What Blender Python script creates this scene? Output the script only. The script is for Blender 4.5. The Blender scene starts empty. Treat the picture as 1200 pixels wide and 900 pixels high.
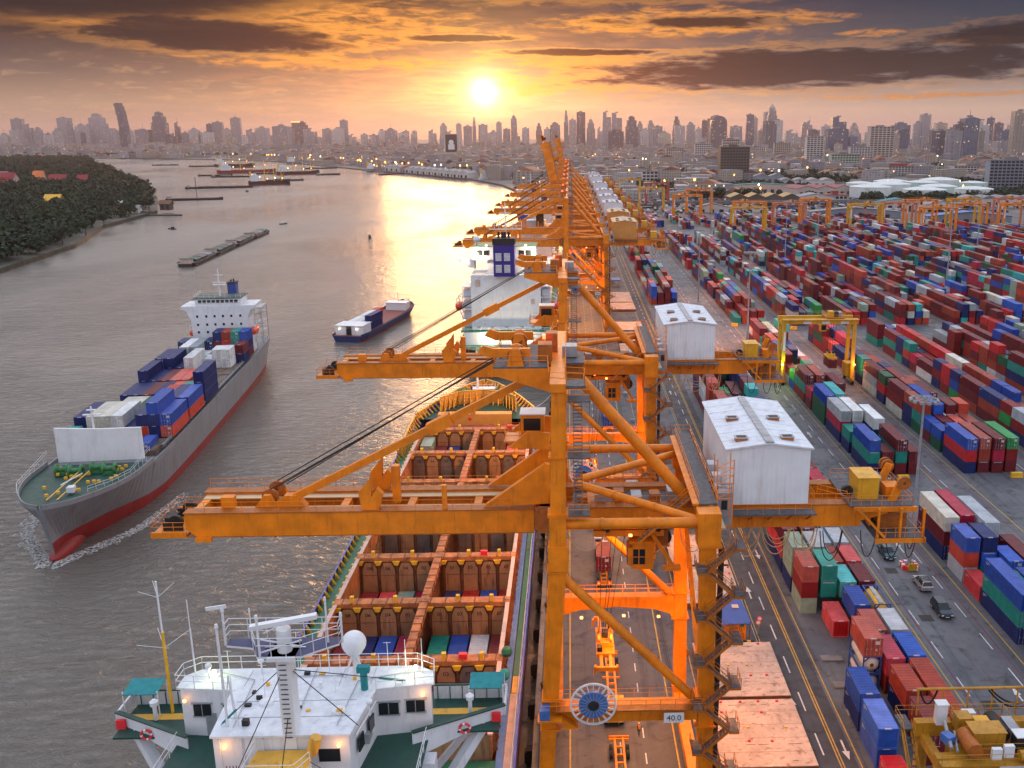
import bpy, bmesh, math, random
from math import radians, sin, cos, pi, sqrt, atan2
from mathutils import Vector, Matrix, noise

D = bpy.data
SC = bpy.context.scene
COL = SC.collection
RND = random.Random(7)

# ------------------------------------------------------------------ camera
cam_d = D.cameras.new('camera')
cam_d.sensor_width = 36.0
cam_d.lens = 33.0
cam_d.shift_x = -0.0875
cam_d.clip_start = 0.5
cam_d.clip_end = 40000.0
cam = D.objects.new('camera', cam_d)
COL.objects.link(cam)
cam.location = (0.0, 0.0, 71.0)
cam.rotation_euler = (radians(90 - 14.87), 0.0, radians(-1.91))
SC.camera = cam
SC.render.resolution_x, SC.render.resolution_y = 1024, 768
SC.view_settings.view_transform = 'Standard'
SC.view_settings.look = 'None'
SC.view_settings.exposure = 0.0
SC.view_settings.gamma = 1.0
SC.cycles.use_denoising = True
SC.cycles.max_bounces = 5
SC.cycles.diffuse_bounces = 2
SC.cycles.glossy_bounces = 2
SC.cycles.transmission_bounces = 2
SC.cycles.volume_bounces = 0
SC.cycles.caustics_reflective = False
SC.cycles.caustics_refractive = False
SC.cycles.sample_clamp_indirect = 4.0
SC.cycles.sample_clamp_direct = 30.0

# ------------------------------------------------------------------ sun
SUN_EL, SUN_AZ = radians(3.1), radians(-4.9)      # azimuth from +Y towards +X
sd = Vector((sin(SUN_AZ) * cos(SUN_EL), cos(SUN_AZ) * cos(SUN_EL), sin(SUN_EL)))
sun_d = D.lights.new('sun', 'SUN')
sun_d.energy = 0.75
sun_d.angle = radians(12.0)
sun_d.color = (1.0, 0.50, 0.20)
sun = D.objects.new('sun', sun_d)
COL.objects.link(sun)
sun.rotation_euler = sd.to_track_quat('Z', 'Y').to_euler()


# ------------------------------------------------------------------ node helper
class NT:
    """Small wrapper to write shader maths in one line."""
    def __init__(self, tree):
        self.t = tree
        self.n = tree.nodes
        self.l = tree.links

    def put(self, sock, val):
        if isinstance(val, bpy.types.NodeSocket):
            self.l.new(val, sock)
        else:
            sock.default_value = val

    def m(self, op, a, b=0.0, c=0.0, clamp=False):
        n = self.n.new('ShaderNodeMath')
        n.operation = op
        n.use_clamp = clamp
        for i, v in enumerate((a, b, c)):
            self.put(n.inputs[i], v)
        return n.outputs[0]

    def add(self, a, b): return self.m('ADD', a, b)
    def sub(self, a, b): return self.m('SUBTRACT', a, b)
    def mul(self, a, b): return self.m('MULTIPLY', a, b)
    def div(self, a, b): return self.m('DIVIDE', a, b)

    def ss(self, x, lo, hi):
        n = self.n.new('ShaderNodeMapRange')
        n.interpolation_type = 'SMOOTHSTEP'
        self.put(n.inputs['Value'], x)
        n.inputs['From Min'].default_value = lo
        n.inputs['From Max'].default_value = hi
        return n.outputs['Result']

    def lin(self, x, lo, hi, a=0.0, b=1.0):
        n = self.n.new('ShaderNodeMapRange')
        self.put(n.inputs['Value'], x)
        n.inputs['From Min'].default_value = lo
        n.inputs['From Max'].default_value = hi
        n.inputs['To Min'].default_value = a
        n.inputs['To Max'].default_value = b
        return n.outputs['Result']

    def mix(self, f, a, b):
        n = self.n.new('ShaderNodeMix')
        n.data_type = 'RGBA'
        self.put(n.inputs[0], f)
        for s, v in ((n.inputs[6], a), (n.inputs[7], b)):
            if isinstance(v, tuple) and len(v) == 3:
                v = (*v, 1.0)
            self.put(s, v)
        return n.outputs[2]

    def cadd(self, a, b, f=1.0):
        n = self.n.new('ShaderNodeMix')
        n.data_type = 'RGBA'
        n.blend_type = 'ADD'
        n.clamp_factor = False
        self.put(n.inputs[0], f)
        for s, v in ((n.inputs[6], a), (n.inputs[7], b)):
            if isinstance(v, tuple) and len(v) == 3:
                v = (*v, 1.0)
            self.put(s, v)
        return n.outputs[2]

    def vec(self, x, y, z):
        n = self.n.new('ShaderNodeCombineXYZ')
        for i, v in enumerate((x, y, z)):
            self.put(n.inputs[i], v)
        return n.outputs[0]

    def sep(self, v):
        n = self.n.new('ShaderNodeSeparateXYZ')
        self.l.new(v, n.inputs[0])
        return n.outputs

    def noise(self, vec, scale, detail=3.0, rough=0.5, dist=0.0):
        n = self.n.new('ShaderNodeTexNoise')
        if vec is not None:
            self.l.new(vec, n.inputs['Vector'])
        n.inputs['Scale'].default_value = scale
        n.inputs['Detail'].default_value = detail
        n.inputs['Roughness'].default_value = rough
        n.inputs['Distortion'].default_value = dist
        return n.outputs['Fac']

    def ramp(self, fac, stops):
        n = self.n.new('ShaderNodeValToRGB')
        self.l.new(fac, n.inputs[0])
        e = n.color_ramp.elements
        while len(e) > 1:
            e.remove(e[-1])
        e[0].position = stops[0][0]
        e[0].color = (*stops[0][1], 1)
        for p, c in stops[1:]:
            k = e.new(p)
            k.color = (*c, 1)
        return n.outputs[0]

    def scale(self, v, s):
        n = self.n.new('ShaderNodeVectorMath')
        n.operation = 'MULTIPLY'
        self.l.new(v, n.inputs[0])
        n.inputs[1].default_value = s
        return n.outputs[0]


# ------------------------------------------------------------------ sky
def build_world():
    w = D.worlds.new('World')
    SC.world = w
    w.use_nodes = True
    t = NT(w.node_tree)
    t.n.clear()
    tc = t.n.new('ShaderNodeTexCoord').outputs['Generated']
    x, y, z = t.sep(tc)
    D2 = 180 / pi
    el = t.mul(t.m('ARCSINE', t.m('MINIMUM', t.m('MAXIMUM', z, -0.999), 0.999)), D2)
    az = t.mul(t.m('ARCTAN2', x, y), D2)
    ela = t.m('ABSOLUTE', el)
    # distance from the sun in degrees, wider than high
    dx = t.sub(az, math.degrees(SUN_AZ))
    dy = t.sub(el, math.degrees(SUN_EL) - 0.7)
    s_round = t.m('SQRT', t.add(t.mul(dx, dx), t.mul(dy, dy)))
    dyw = t.mul(dy, 3.0)
    s_wide = t.m('SQRT', t.add(t.mul(dx, dx), t.mul(dyw, dyw)))
    # base gradient by height (0..90 degrees on a square root scale)
    h = t.m('SQRT', t.div(ela, 90.0))
    def H(e): return sqrt(e / 90.0)
    left = t.ramp(h, [(0, (.50, .32, .26)), (H(1.6), (.42, .28, .20)), (H(3.4), (.14, .105, .095)), (H(5.2), (.016, .015, .022)), (H(7.5), (.002, .002, .006)),
                      (H(10), (.26, .26, .30)), (H(14), (.46, .48, .56)), (H(24), (.78, .84, .98)), (H(50), (.74, .87, 1.12)), (1, (.72, .86, 1.14))])
    right = t.ramp(h, [(0, (.50, .34, .34)), (H(1.4), (.60, .42, .33)), (H(3.4), (.22, .19, .19)), (H(5.2), (.040, .065, .095)), (H(7.5), (.010, .030, .065)),
                       (H(10), (.26, .26, .30)), (H(14), (.46, .48, .56)), (H(24), (.78, .84, .98)), (H(50), (.74, .87, 1.12)), (1, (.72, .86, 1.14))])
    side = t.ss(az, -20.0, 16.0)
    base = t.mix(side, left, right)
    # the cloud bank stands on the sun's side only; the other half of the sky is plain dusk
    back = t.ramp(h, [(0, (.62, .50, .50)), (H(5), (.80, .72, .76)), (H(15), (.92, .90, 1.0)), (H(30), (.84, .92, 1.08)), (1, (.72, .86, 1.14))])
    base = t.mix(t.ss(t.m('ABSOLUTE', az), 42.0, 85.0), base, back)
    # stretched cloud noise
    q = t.vec(t.mul(az, 0.13), t.mul(el, 0.75), 0.0)
    n1 = t.noise(q, 1.0, 6.0, 0.62, 0.5)
    q2 = t.vec(t.add(t.mul(az, 0.32), 7.3), t.mul(el, 2.2), 2.0)
    n2 = t.noise(q2, 1.0, 6.0, 0.62, 0.4)
    qf = t.vec(t.add(t.mul(az, 0.7), 3.1), t.mul(el, 3.2), 5.0)
    n3 = t.noise(qf, 1.0, 5.0, 0.6, 0.6)
    wob = t.sub(t.add(t.mul(n1, 1.0), t.add(t.mul(n2, 1.1), t.mul(n3, 0.9))), 1.5)
    # named banks of cloud: centre azimuth, elevation, half width, half height
    def bank(a0, e0, hw, hh, tilt=0.0, amp=1.1):
        u = t.div(t.sub(az, a0), hw)
        v = t.div(t.sub(t.sub(el, e0), t.mul(t.sub(az, a0), tilt)), hh)
        r = t.m('SQRT', t.add(t.mul(u, u), t.mul(v, v)))
        return t.add(t.sub(1.0, r), t.mul(wob, amp))
    def union(*b):
        o = b[0]
        for k in b[1:]:
            o = t.m('MAXIMUM', o, k)
        return o
    glow = t.m('EXPONENT', t.mul(s_wide, -1 / 6.2))
    glow2 = t.m('EXPONENT', t.mul(s_round, -1 / 1.7))
    q4 = t.div(s_round, 0.40)
    core = t.m('EXPONENT', t.mul(s_round, -1 / .34))
    near = t.m('EXPONENT', t.mul(s_wide, -1 / 14.0))
    # fiery upper sky left and above the sun
    fire = t.mul(t.ss(n2, 0.40, 0.66), t.m('EXPONENT', t.mul(s_wide, -1 / 6.0)))
    low = t.sub(1.0, t.ss(el, 5.5, 9.5))
    c = t.cadd(base, (1.0, .36, .07), t.mul(t.mul(glow, 1.9), t.add(.08, t.mul(low, .92))))
    c = t.cadd(c, (1.0, .30, .04), t.mul(t.mul(fire, t.add(.45, t.mul(low, .55))), 1.2))
    # bright peach air above the cloud deck on the sun's side (its light lies on the river)
    up = t.mul(t.ss(el, 7.6, 13.0), t.m('EXPONENT', t.mul(s_round, -1 / 30.0)))
    c = t.cadd(c, (1.0, .80, .68), t.mul(up, 2.3))
    # bright lit cloud (orange)
    lit = union(bank(-11.5, 5.9, 8.0, 1.25), bank(5.8, 6.15, 8.5, .95, 0.012), bank(-13.5, 3.9, 9.0, .55), bank(-1.0, 4.2, 6.0, .6),
                bank(-23.5, 5.5, 6.0, .30, 0, .6), bank(17.0, 5.4, 2.4, .28), bank(22.5, 4.9, 3.0, .38), bank(20.5, 2.1, 7.5, .20, 0.02, .6), bank(13.5, 6.4, 3, .25))
    lm = t.ss(lit, 0.0, 0.6)
    litcol = t.mix(near, (.40, .15, .05), (2.1, .78, .08))
    c = t.mix(t.mul(lm, t.mul(.9, t.ss(n3, .30, .60))), c, litcol)
    # dark banks with burning rims
    dark = union(bank(-28, 7.3, 15.0, 1.9, 0, .35), bank(2, 8.3, 16, 1.1, 0, .6), bank(-19.8, 5.15, 7.5, 1.05, -0.03, .9), bank(15.5, 3.75, 17.5, 1.35, 0.035, .9), bank(25, 5.2, 7.0, .8, .05, .9), bank(7.6, 6.2, 6.0, .40), bank(-6.5, 5.3, 4.0, .22), bank(0.5, 4.6, 6.0, .22))
    dm = t.ss(dark, 0.05, 0.45)
    rim = t.mul(t.ss(dark, -0.22, 0.05), t.sub(1.0, t.ss(dark, 0.05, 0.32)))
    rimcol = t.mix(near, (.16, .07, .03), (2.3, .90, .12))
    c = t.mix(t.mul(rim, t.add(0.15, t.mul(near, 1.0))), c, rimcol)
    body = t.mix(t.m('POWER', near, 2.6), t.mix(n2, (.003, .003, .006), (.026, .019, .020)), (.75, .14, .008))
    c = t.mix(t.mul(dm, 0.96), c, body)
    # fine streaks low over the horizon
    st = t.mul(t.ss(n3, 0.52, 0.70), t.mul(t.ss(el, 0.2, 1.5), t.mul(t.sub(1.0, dm), t.sub(1.0, t.ss(el, 2.5, 5.0)))))
    c = t.mix(t.mul(st, 0.35), c, t.mix(near, (.60, .38, .24), (1.6, .85, .25)))
    # above the frame: soft even cloud cover
    upc = t.mul(t.ss(el, 12.0, 30.0), t.ss(n1, 0.45, 0.75))
    c = t.mix(t.mul(upc, 0.25), c, (.70, .73, .82))
    # the sun itself, veiled
    c = t.cadd(c, (1.0, .72, .28), t.mul(glow2, .85))
    c = t.cadd(c, (1.0, .90, .62), t.mul(core, 7.0))
    sky = t.n.new('ShaderNodeTexSky')
    sky.sky_type = 'NISHITA'
    sky.sun_disc = False
    sky.sun_elevation = SUN_EL
    sky.sun_rotation = SUN_AZ
    sky.air_density = 1.6
    sky.dust_density = 2.0
    bg = t.n.new('ShaderNodeBackground')
    t.l.new(c, bg.inputs[0])
    bg.inputs[1].default_value = 1.0
    bg2 = t.n.new('ShaderNodeBackground')
    t.l.new(sky.outputs[0], bg2.inputs[0])
    bg2.inputs[1].default_value = 0.0006
    ad = t.n.new('ShaderNodeAddShader')
    t.l.new(bg.outputs[0], ad.inputs[0])
    t.l.new(bg2.outputs[0], ad.inputs[1])
    out = t.n.new('ShaderNodeOutputWorld')
    t.l.new(ad.outputs[0], out.inputs[0])
    w.cycles.sampling_method = 'MANUAL'
    w.cycles.sample_map_resolution = 1024


build_world()

# ------------------------------------------------------------------ mesh helper
class MB:
    """Collects faces with a material index each; build() links them as ONE mesh object."""
    def __init__(self):
        self.v, self.f, self.mi, self.sm = [], [], [], []

    def quad(self, a, b, c, d, m=0):
        i = len(self.v)
        self.v += [tuple(a), tuple(b), tuple(c), tuple(d)]
        self.f.append((i, i + 1, i + 2, i + 3)); self.mi.append(m); self.sm.append(False)

    def poly(self, pts, m=0):
        i = len(self.v)
        self.v += [tuple(p) for p in pts]
        self.f.append(tuple(range(i, i + len(pts)))); self.mi.append(m); self.sm.append(False)

    def box(self, x0, x1, y0, y1, z0, z1, m=0):
        i = len(self.v)
        self.v += [(x0, y0, z0), (x1, y0, z0), (x1, y1, z0), (x0, y1, z0), (x0, y0, z1), (x1, y0, z1), (x1, y1, z1), (x0, y1, z1)]
        for q in ((0, 3, 2, 1), (4, 5, 6, 7), (0, 1, 5, 4), (1, 2, 6, 5), (2, 3, 7, 6), (3, 0, 4, 7)):
            self.f.append(tuple(i + k for k in q)); self.mi.append(m); self.sm.append(False)
        return self

    def cbox(self, c, s, m=0, rz=0.0):
        """box by centre and size, turned about z"""
        i = len(self.v)
        cx, cy, cz = c
        hx, hy, hz = s[0] / 2, s[1] / 2, s[2] / 2
        cr, sr = cos(rz), sin(rz)
        for dz in (-hz, hz):
            for dx, dy in ((-hx, -hy), (hx, -hy), (hx, hy), (-hx, hy)):
                self.v.append((cx + dx * cr - dy * sr, cy + dx * sr + dy * cr, cz + dz))
        for q in ((0, 3, 2, 1), (4, 5, 6, 7), (0, 1, 5, 4), (1, 2, 6, 5), (2, 3, 7, 6), (3, 0, 4, 7)):
            self.f.append(tuple(i + k for k in q)); self.mi.append(m); self.sm.append(False)
        return self

    def beam(self, p, q, w, h, m=0, w2=None, h2=None):
        """box section from p to q; w across, h in the plane that holds the beam and up"""
        p, q = Vector(p), Vector(q)
        d = (q - p).normalized()
        up = Vector((0, 0, 1)) if abs(d.z) < 0.95 else Vector((0, 1, 0))
        sx = d.cross(up).normalized()
        sy = sx.cross(d).normalized()
        w2 = w if w2 is None else w2
        h2 = h if h2 is None else h2
        i = len(self.v)
        for c, ww, hh in ((p, w, h), (q, w2, h2)):
            for a, b in ((-1, -1), (1, -1), (1, 1), (-1, 1)):
                self.v.append(tuple(c + sx * (a * ww / 2) + sy * (b * hh / 2)))
        for k in ((0, 3, 2, 1), (4, 5, 6, 7), (0, 1, 5, 4), (1, 2, 6, 5), (2, 3, 7, 6), (3, 0, 4, 7)):
            self.f.append(tuple(i + j for j in k)); self.mi.append(m); self.sm.append(False)
        return self

    def tube(self, p, q, r, n=10, m=0, r2=None, caps=True):
        p, q = Vector(p), Vector(q)
        r2 = r if r2 is None else r2
        d = (q - p).normalized()
        up = Vector((0, 0, 1)) if abs(d.z) < 0.9 else Vector((1, 0, 0))
        a = d.cross(up).normalized()
        b = d.cross(a).normalized()
        i = len(self.v)
        for c, rr in ((p, r), (q, r2)):
            for k in range(n):
                t = 2 * pi * k / n
                self.v.append(tuple(c + a * (rr * cos(t)) + b * (rr * sin(t))))
        for k in range(n):
            j = (k + 1) % n
            self.f.append((i + k, i + j, i + n + j, i + n + k)); self.mi.append(m); self.sm.append(n > 5)
        if caps:
            for off, rev in ((0, False), (n, True)):
                i2 = len(self.v)
                self.v += self.v[i + off:i + off + n]
                idx = list(range(i2, i2 + n))
                self.f.append(tuple(idx[::-1] if rev else idx)); self.mi.append(m); self.sm.append(False)
        return self

    def path(self, pts, r, n=6, m=0):
        for a, b in zip(pts, pts[1:]):
            self.tube(a, b, r, n, m, caps=False)
        return self

    def prism(self, pts, z0, z1, m=0, mtop=None):
        """pts counter-clockwise in plan"""
        n = len(pts)
        self.poly([(x, y, z1) for x, y in pts], m if mtop is None else mtop)
        self.poly([(x, y, z0) for x, y in reversed(pts)], m)
        for k in range(n):
            a, b = pts[k], pts[(k + 1) % n]
            self.quad((a[0], a[1], z0), (b[0], b[1], z0), (b[0], b[1], z1), (a[0], a[1], z1), m)
        return self

    def extr(self, pts, axis, a0, a1, m=0):
        """pts in the plane across axis ('x': (y, z), 'y': (x, z)), pulled from a0 to a1"""
        def P(p, a): return (a, p[0], p[1]) if axis == 'x' else (p[0], a, p[1])
        self.poly([P(p, a0) for p in pts], m)
        self.poly([P(p, a1) for p in reversed(pts)], m)
        n = len(pts)
        for k in range(n):
            p, q = pts[k], pts[(k + 1) % n]
            self.quad(P(q, a0), P(p, a0), P(p, a1), P(q, a1), m)
        return self

    def lathe(self, c, prof, n=16, m=0, axis='z'):
        """prof = [(radius, height)...] about a vertical line through c"""
        i = len(self.v)
        for r, h in prof:
            for k in range(n):
                t = 2 * pi * k / n
                if axis == 'z': self.v.append((c[0] + r * cos(t), c[1] + r * sin(t), c[2] + h))
                elif axis == 'y': self.v.append((c[0] + r * cos(t), c[1] + h, c[2] + r * sin(t)))
                else: self.v.append((c[0] + h, c[1] + r * cos(t), c[2] + r * sin(t)))
        for a in range(len(prof) - 1):
            for k in range(n):
                j = (k + 1) % n
                self.f.append((i + a * n + k, i + a * n + j, i + (a + 1) * n + j, i + (a + 1) * n + k))
                self.mi.append(m); self.sm.append(len(prof) > 5)
        return self

    def rail(self, pts, h=1.1, step=1.5, r=0.03, bars=(1.0, 0.55), m=0, n=4):
        """handrail along a line of foot points"""
        for a, b in zip(pts, pts[1:]):
            a, b = Vector(a), Vector(b)
            k = max(1, int(round((b - a).length / step)))
            for i in range(k + 1):
                p = a.lerp(b, i / k)
                self.tube(p, p + Vector((0, 0, h)), r, n, m, caps=False)
            for f in bars:
                u = Vector((0, 0, h * f))
                self.tube(a + u, b + u, r, n, m, caps=False)
        return self

    def mesh(self, name, mats):
        me = D.meshes.new(name)
        me.from_pydata(self.v, [], self.f)
        if not isinstance(mats, (list, tuple)): mats = [mats]
        for x in mats: me.materials.append(x)
        if len(mats) > 1: me.polygons.foreach_set('material_index', self.mi)
        me.polygons.foreach_set('use_smooth', self.sm)
        me.update()
        return me

    def build(self, name, mats, parent=None, loc=(0, 0, 0), rz=0.0, kind=None):
        return link(name, self.mesh(name, mats), parent, loc, rz, kind)


def link(name, data, parent=None, loc=(0, 0, 0), rz=0.0, kind=None):
    o = D.objects.new(name, data)
    COL.objects.link(o)
    o.location = loc
    if rz: o.rotation_euler = (0, 0, rz)
    if parent is not None: o.parent = parent
    if kind: o['kind'] = kind
    return o


def tag(o, label, cat, group=None):
    o['label'] = label
    o['category'] = cat
    if group: o['group'] = group
    return o


def thing(name, label, cat, loc=(0, 0, 0), rz=0.0, group=None):
    return tag(link(name, None, None, loc, rz), label, cat, group)



def copy_tree(o, children_of, parent=None):
    c = o.copy()
    COL.objects.link(c)
    if parent is not None: c.parent = parent
    for ch in children_of.get(o.name, []):
        copy_tree(ch, children_of, c)
    return c


def child_map():
    m = {}
    for o in SC.objects:
        if o.parent: m.setdefault(o.parent.name, []).append(o)
    return m


TXT = {}
def text(s, size, mat, parent, loc, rot, name='lettering', extrude=0.01):
    """lettering as a real mesh"""
    key = (s, size, mat.name)
    if key not in TXT:
        cu = D.curves.new(name, 'FONT')
        cu.body = s
        cu.size = size
        cu.extrude = extrude
        cu.resolution_u = 3
        cu.align_x = 'CENTER'
        cu.align_y = 'CENTER'
        t = D.objects.new(name, cu)
        COL.objects.link(t)
        dg = bpy.context.evaluated_depsgraph_get()
        me = D.meshes.new_from_object(t.evaluated_get(dg))
        me.name = name
        me.materials.clear()
        me.materials.append(mat)
        D.objects.remove(t)
        D.curves.remove(cu)
        TXT[key] = me
    o = link(name, TXT[key], parent, loc)
    o.rotation_euler = rot
    return o


# ------------------------------------------------------------------ materials
def mat(name, color, rough=0.6, metal=0.0, var=0.12, vscale=0.4, dirt=None, dirt_amt=0.35, dscale=0.25, bump=0.0, bscale=8.0, emit=None, streak=False, spec=0.5):
    m = D.materials.new(name)
    m.use_nodes = True
    t = NT(m.node_tree)
    b = m.node_tree.nodes['Principled BSDF']
    b.inputs['Roughness'].default_value = rough
    b.inputs['Metallic'].default_value = metal
    b.inputs['Specular IOR Level'].default_value = spec
    tc = t.n.new('ShaderNodeTexCoord').outputs['Object']
    n1 = t.noise(tc, vscale, 5.0, 0.6)
    k1 = tuple(c * (1 - var * 1.6) for c in color)
    k2 = tuple(min(1.0, c * (1 + var * 1.6)) for c in color)
    c = t.mix(t.ss(n1, 0.25, 0.75), k1, k2)
    if dirt:
        v = t.scale(tc, (3.0, 3.0, 0.35)) if streak else tc
        n2 = t.noise(v, dscale, 6.0, 0.68, 0.3)
        f = t.mul(t.ss(n2, 0.50, 0.72), dirt_amt)
        c = t.mix(f, c, dirt)
        t.l.new(t.add(rough, t.mul(f, 0.25)), b.inputs['Roughness'])
    t.l.new(c, b.inputs['Base Color'])
    if bump:
        bn = t.n.new('ShaderNodeBump')
        bn.inputs['Strength'].default_value = bump
        bn.inputs['Distance'].default_value = 0.05
        t.l.new(t.noise(tc, bscale, 4.0), bn.inputs['Height'])
        t.l.new(bn.outputs[0], b.inputs['Normal'])
    if emit:
        b.inputs['Emission Color'].default_value = (*emit[0], 1)
        b.inputs['Emission Strength'].default_value = emit[1]
    return m


RUST = (.12, .035, .012)
M = {}
M['orange'] = mat('crane orange paint', (.84, .235, .006), .42, 0, .12, .5, RUST, .30, .75, streak=True, spec=.4)
M['orange_dk'] = mat('worn crane steel', (.42, .12, .012), .55, 0, .2, .8, (.05, .02, .01), .6, .8)
M['yellow'] = mat('gantry yellow paint', (.72, .36, .015), .45, 0, .12, .5, RUST, .4, .5, streak=True)
M['redpaint'] = mat('gantry red paint', (.50, .05, .03), .45, 0, .12, .5, RUST, .4, .5)
M['salmon'] = mat('gantry salmon paint', (.62, .20, .10), .45, 0, .12, .5, RUST, .3, .5)
M['grate'] = mat('grey walkway grating', (.12, .12, .13), .7, .3, .2, 2.0)
M['dark'] = mat('dark machinery', (.025, .022, .022), .6, .2, .3, 1.0)
M['glass'] = mat('dark window glass', (.015, .018, .022), .08, 0, .1, 1.0)
M['white'] = mat('white ship paint', (.74, .76, .80), .45, 0, .05, .5, (.36, .30, .24), .30, .6, streak=True)
M['whiteroof'] = mat('weathered white deck', (.72, .75, .80), .75, 0, .07, 1.2, (.34, .36, .42), .40, 1.4, bump=.4, bscale=3)
M['housewhite'] = mat('machinery house cladding', (.80, .82, .86), .5, 0, .04, .3, (.42, .36, .30), .35, .35, streak=True)
M['tan'] = mat('orange house cladding', (.62, .27, .06), .5, 0, .06, .3)
M['tanroof'] = mat('cream house roof', (.72, .52, .30), .6, 0, .06, .3)
M['steelgrey'] = mat('galvanised steel', (.36, .38, .41), .5, .4, .1, 1.0, RUST, .2, .7)
M['rope'] = mat('greased wire rope', (.02, .016, .014), .5, .3, .2, 1)
M['ropelit'] = mat('lit-tone festoon cable', (.60, .38, .18), .6, 0, .1, 1)  # lit festoon loops: the light on them is put into the colour
M['mooring'] = mat('mooring rope', (.55, .50, .45), .8, 0, .1, 1)
M['rubber'] = mat('black tyre rubber', (.018, .018, .018), .85, 0, .2, 1)
M['lampwhite'] = mat('lit floodlight', (.9, .8, .6), .4, 0, 0, 1, emit=((1.0, .80, .50), 9.0))
M['lamporange'] = mat('lit sodium lamp', (.9, .5, .2), .4, 0, 0, 1, emit=((1.0, .36, .06), 9.0))
M['lampred'] = mat('lit red lamp', (.9, .1, .05), .4, 0, 0, 1, emit=((1.0, .05, .02), 14.0))
M['lampgreen'] = mat('lit green lamp', (.3, .9, .2), .4, 0, 0, 1, emit=((.55, 1.0, .10), 12.0))
M['blue'] = mat('blue paint', (.03, .07, .30), .45, 0, .12, .6)
M['reelblue'] = mat('blue cable drum', (.06, .16, .45), .5, 0, .15, 1)
M['signwhite'] = mat('white sign plate', (.75, .76, .78), .5, 0, .05, 1)
M['black'] = mat('black lettering', (.012, .012, .012), .6, 0, 0, 1)

# ------------------------------------------------------------------ water and land
def water_mat():
    m = D.materials.new('river water')
    m.use_nodes = True
    t = NT(m.node_tree)
    b = m.node_tree.nodes['Principled BSDF']
    tc = t.n.new('ShaderNodeTexCoord').outputs['Object']
    patch = t.noise(t.scale(tc, (.006, .003, 1)), 1.0, 4.0, .6)
    c = t.mix(t.ss(patch, .3, .7), (.10, .094, .085), (.145, .135, .118))
    t.l.new(c, b.inputs['Base Color'])
    b.inputs['IOR'].default_value = 1.33
    t.l.new(t.lin(patch, .35, .65, .07, .27), b.inputs['Roughness'])
    w1 = t.noise(t.scale(tc, (.30, .62, 1)), 1.0, 4.0, .62, .6)
    w2 = t.noise(t.scale(tc, (.05, .09, 1)), 1.0, 3.0, .55, .4)
    h = t.add(t.mul(w1, .8), t.mul(w2, .9))
    bn = t.n.new('ShaderNodeBump')
    big = t.noise(t.scale(tc, (.012, .0035, 1)), 1.0, 5.0, .65, 1.2)
    t.l.new(t.lin(big, .32, .68, .22, .95), bn.inputs['Strength'])
    bn.inputs['Distance'].default_value = 1.15
    t.l.new(h, bn.inputs['Height'])
    t.l.new(bn.outputs[0], b.inputs['Normal'])
    return m


def ground_mat(name, c1, c2, stain, amt=.6, rough=.85, s=.05):
    m = D.materials.new(name)
    m.use_nodes = True
    t = NT(m.node_tree)
    b = m.node_tree.nodes['Principled BSDF']
    tc = t.n.new('ShaderNodeTexCoord').outputs['Object']
    n = t.noise(tc, s, 6.0, .65)
    c = t.mix(t.ss(n, .35, .65), c1, c2)
    tr = t.noise(t.scale(tc, (.9, .03, 1)), 1.0, 5.0, .6)
    c = t.mix(t.mul(t.ss(tr, .50, .70), .6), c, stain)
    n2 = t.noise(tc, s * 7, 5.0, .7, .8)
    c = t.mix(t.mul(t.ss(n2, .54, .68), amt), c, stain)
    n3 = t.noise(tc, 1.6, 3.0, .7)
    c = t.mix(t.mul(n3, .16), c, tuple(x * 1.8 for x in c1))
    t.l.new(c, b.inputs['Base Color'])
    t.l.new(t.lin(n2, .4, .7, rough - .30, rough), b.inputs['Roughness'])
    return m


def paint_mat(name, col, wear=.5):
    m = D.materials.new(name)
    m.use_nodes = True
    t = NT(m.node_tree)
    b = m.node_tree.nodes['Principled BSDF']
    tc = t.n.new('ShaderNodeTexCoord').outputs['Object']
    n = t.noise(tc, 1.1, 6.0, .75)
    c = t.mix(t.mul(t.ss(n, .48, .62), wear), col, (.09, .09, .09))
    t.l.new(c, b.inputs['Base Color'])
    b.inputs['Roughness'].default_value = .8
    return m


M['water'] = water_mat()
M['asphalt'] = ground_mat('quay asphalt', (.060, .058, .068), (.090, .086, .094), (.022, .020, .022))
M['asphalt2'] = ground_mat('road asphalt', (.036, .034, .042), (.050, .047, .056), (.024, .022, .024), .4)
M['concrete'] = ground_mat('yard concrete', (.075, .082, .098), (.135, .138, .150), (.026, .026, .030), .75)
M['soil'] = ground_mat('city ground', (.070, .065, .060), (.13, .115, .105), (.028, .040, .026), .9, s=.012)
M['bank'] = ground_mat('river bank soil', (.020, .028, .016), (.040, .045, .028), (.012, .016, .010), .5, s=.03)
M['pwhite'] = paint_mat('worn white road paint', (.62, .62, .62), .35)
M['pyellow'] = paint_mat('worn yellow road paint', (.55, .33, .04), .4)
M['ppurple'] = paint_mat('worn maroon road paint', (.17, .045, .08), .5)
M['kerb'] = mat('quay kerb concrete', (.20, .19, .18), .85, 0, .15, .3, (.04, .035, .03), .6, .5)

w = MB()
w.quad((-9000, -400, -2.5), (5000, -400, -2.5), (5000, 16000, -2.5), (-9000, 16000, -2.5))
w.build('water', M['water'], kind='structure')

shore = [(-4.8, -120), (-4.8, 880), (-40, 1120), (-100, 1420), (-160, 1600), (-265, 1791), (-400, 1990), (-520, 2214), (-660, 2450), (-800, 2707), (-1000, 2900), (-1240, 3040), (-1480, 3120), (-9000, 3300)]
g = MB()
pts = shore + [(-9000, 15500), (9000, 15500), (9000, -120)]
pts = pts[::-1]
me_pts = [(x, y) for x, y in pts]
g.prism(pts[::-1] if False else pts[::-1], -6.0, 0.0)
go = g.build('ground', M['soil'], kind='structure')
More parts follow.
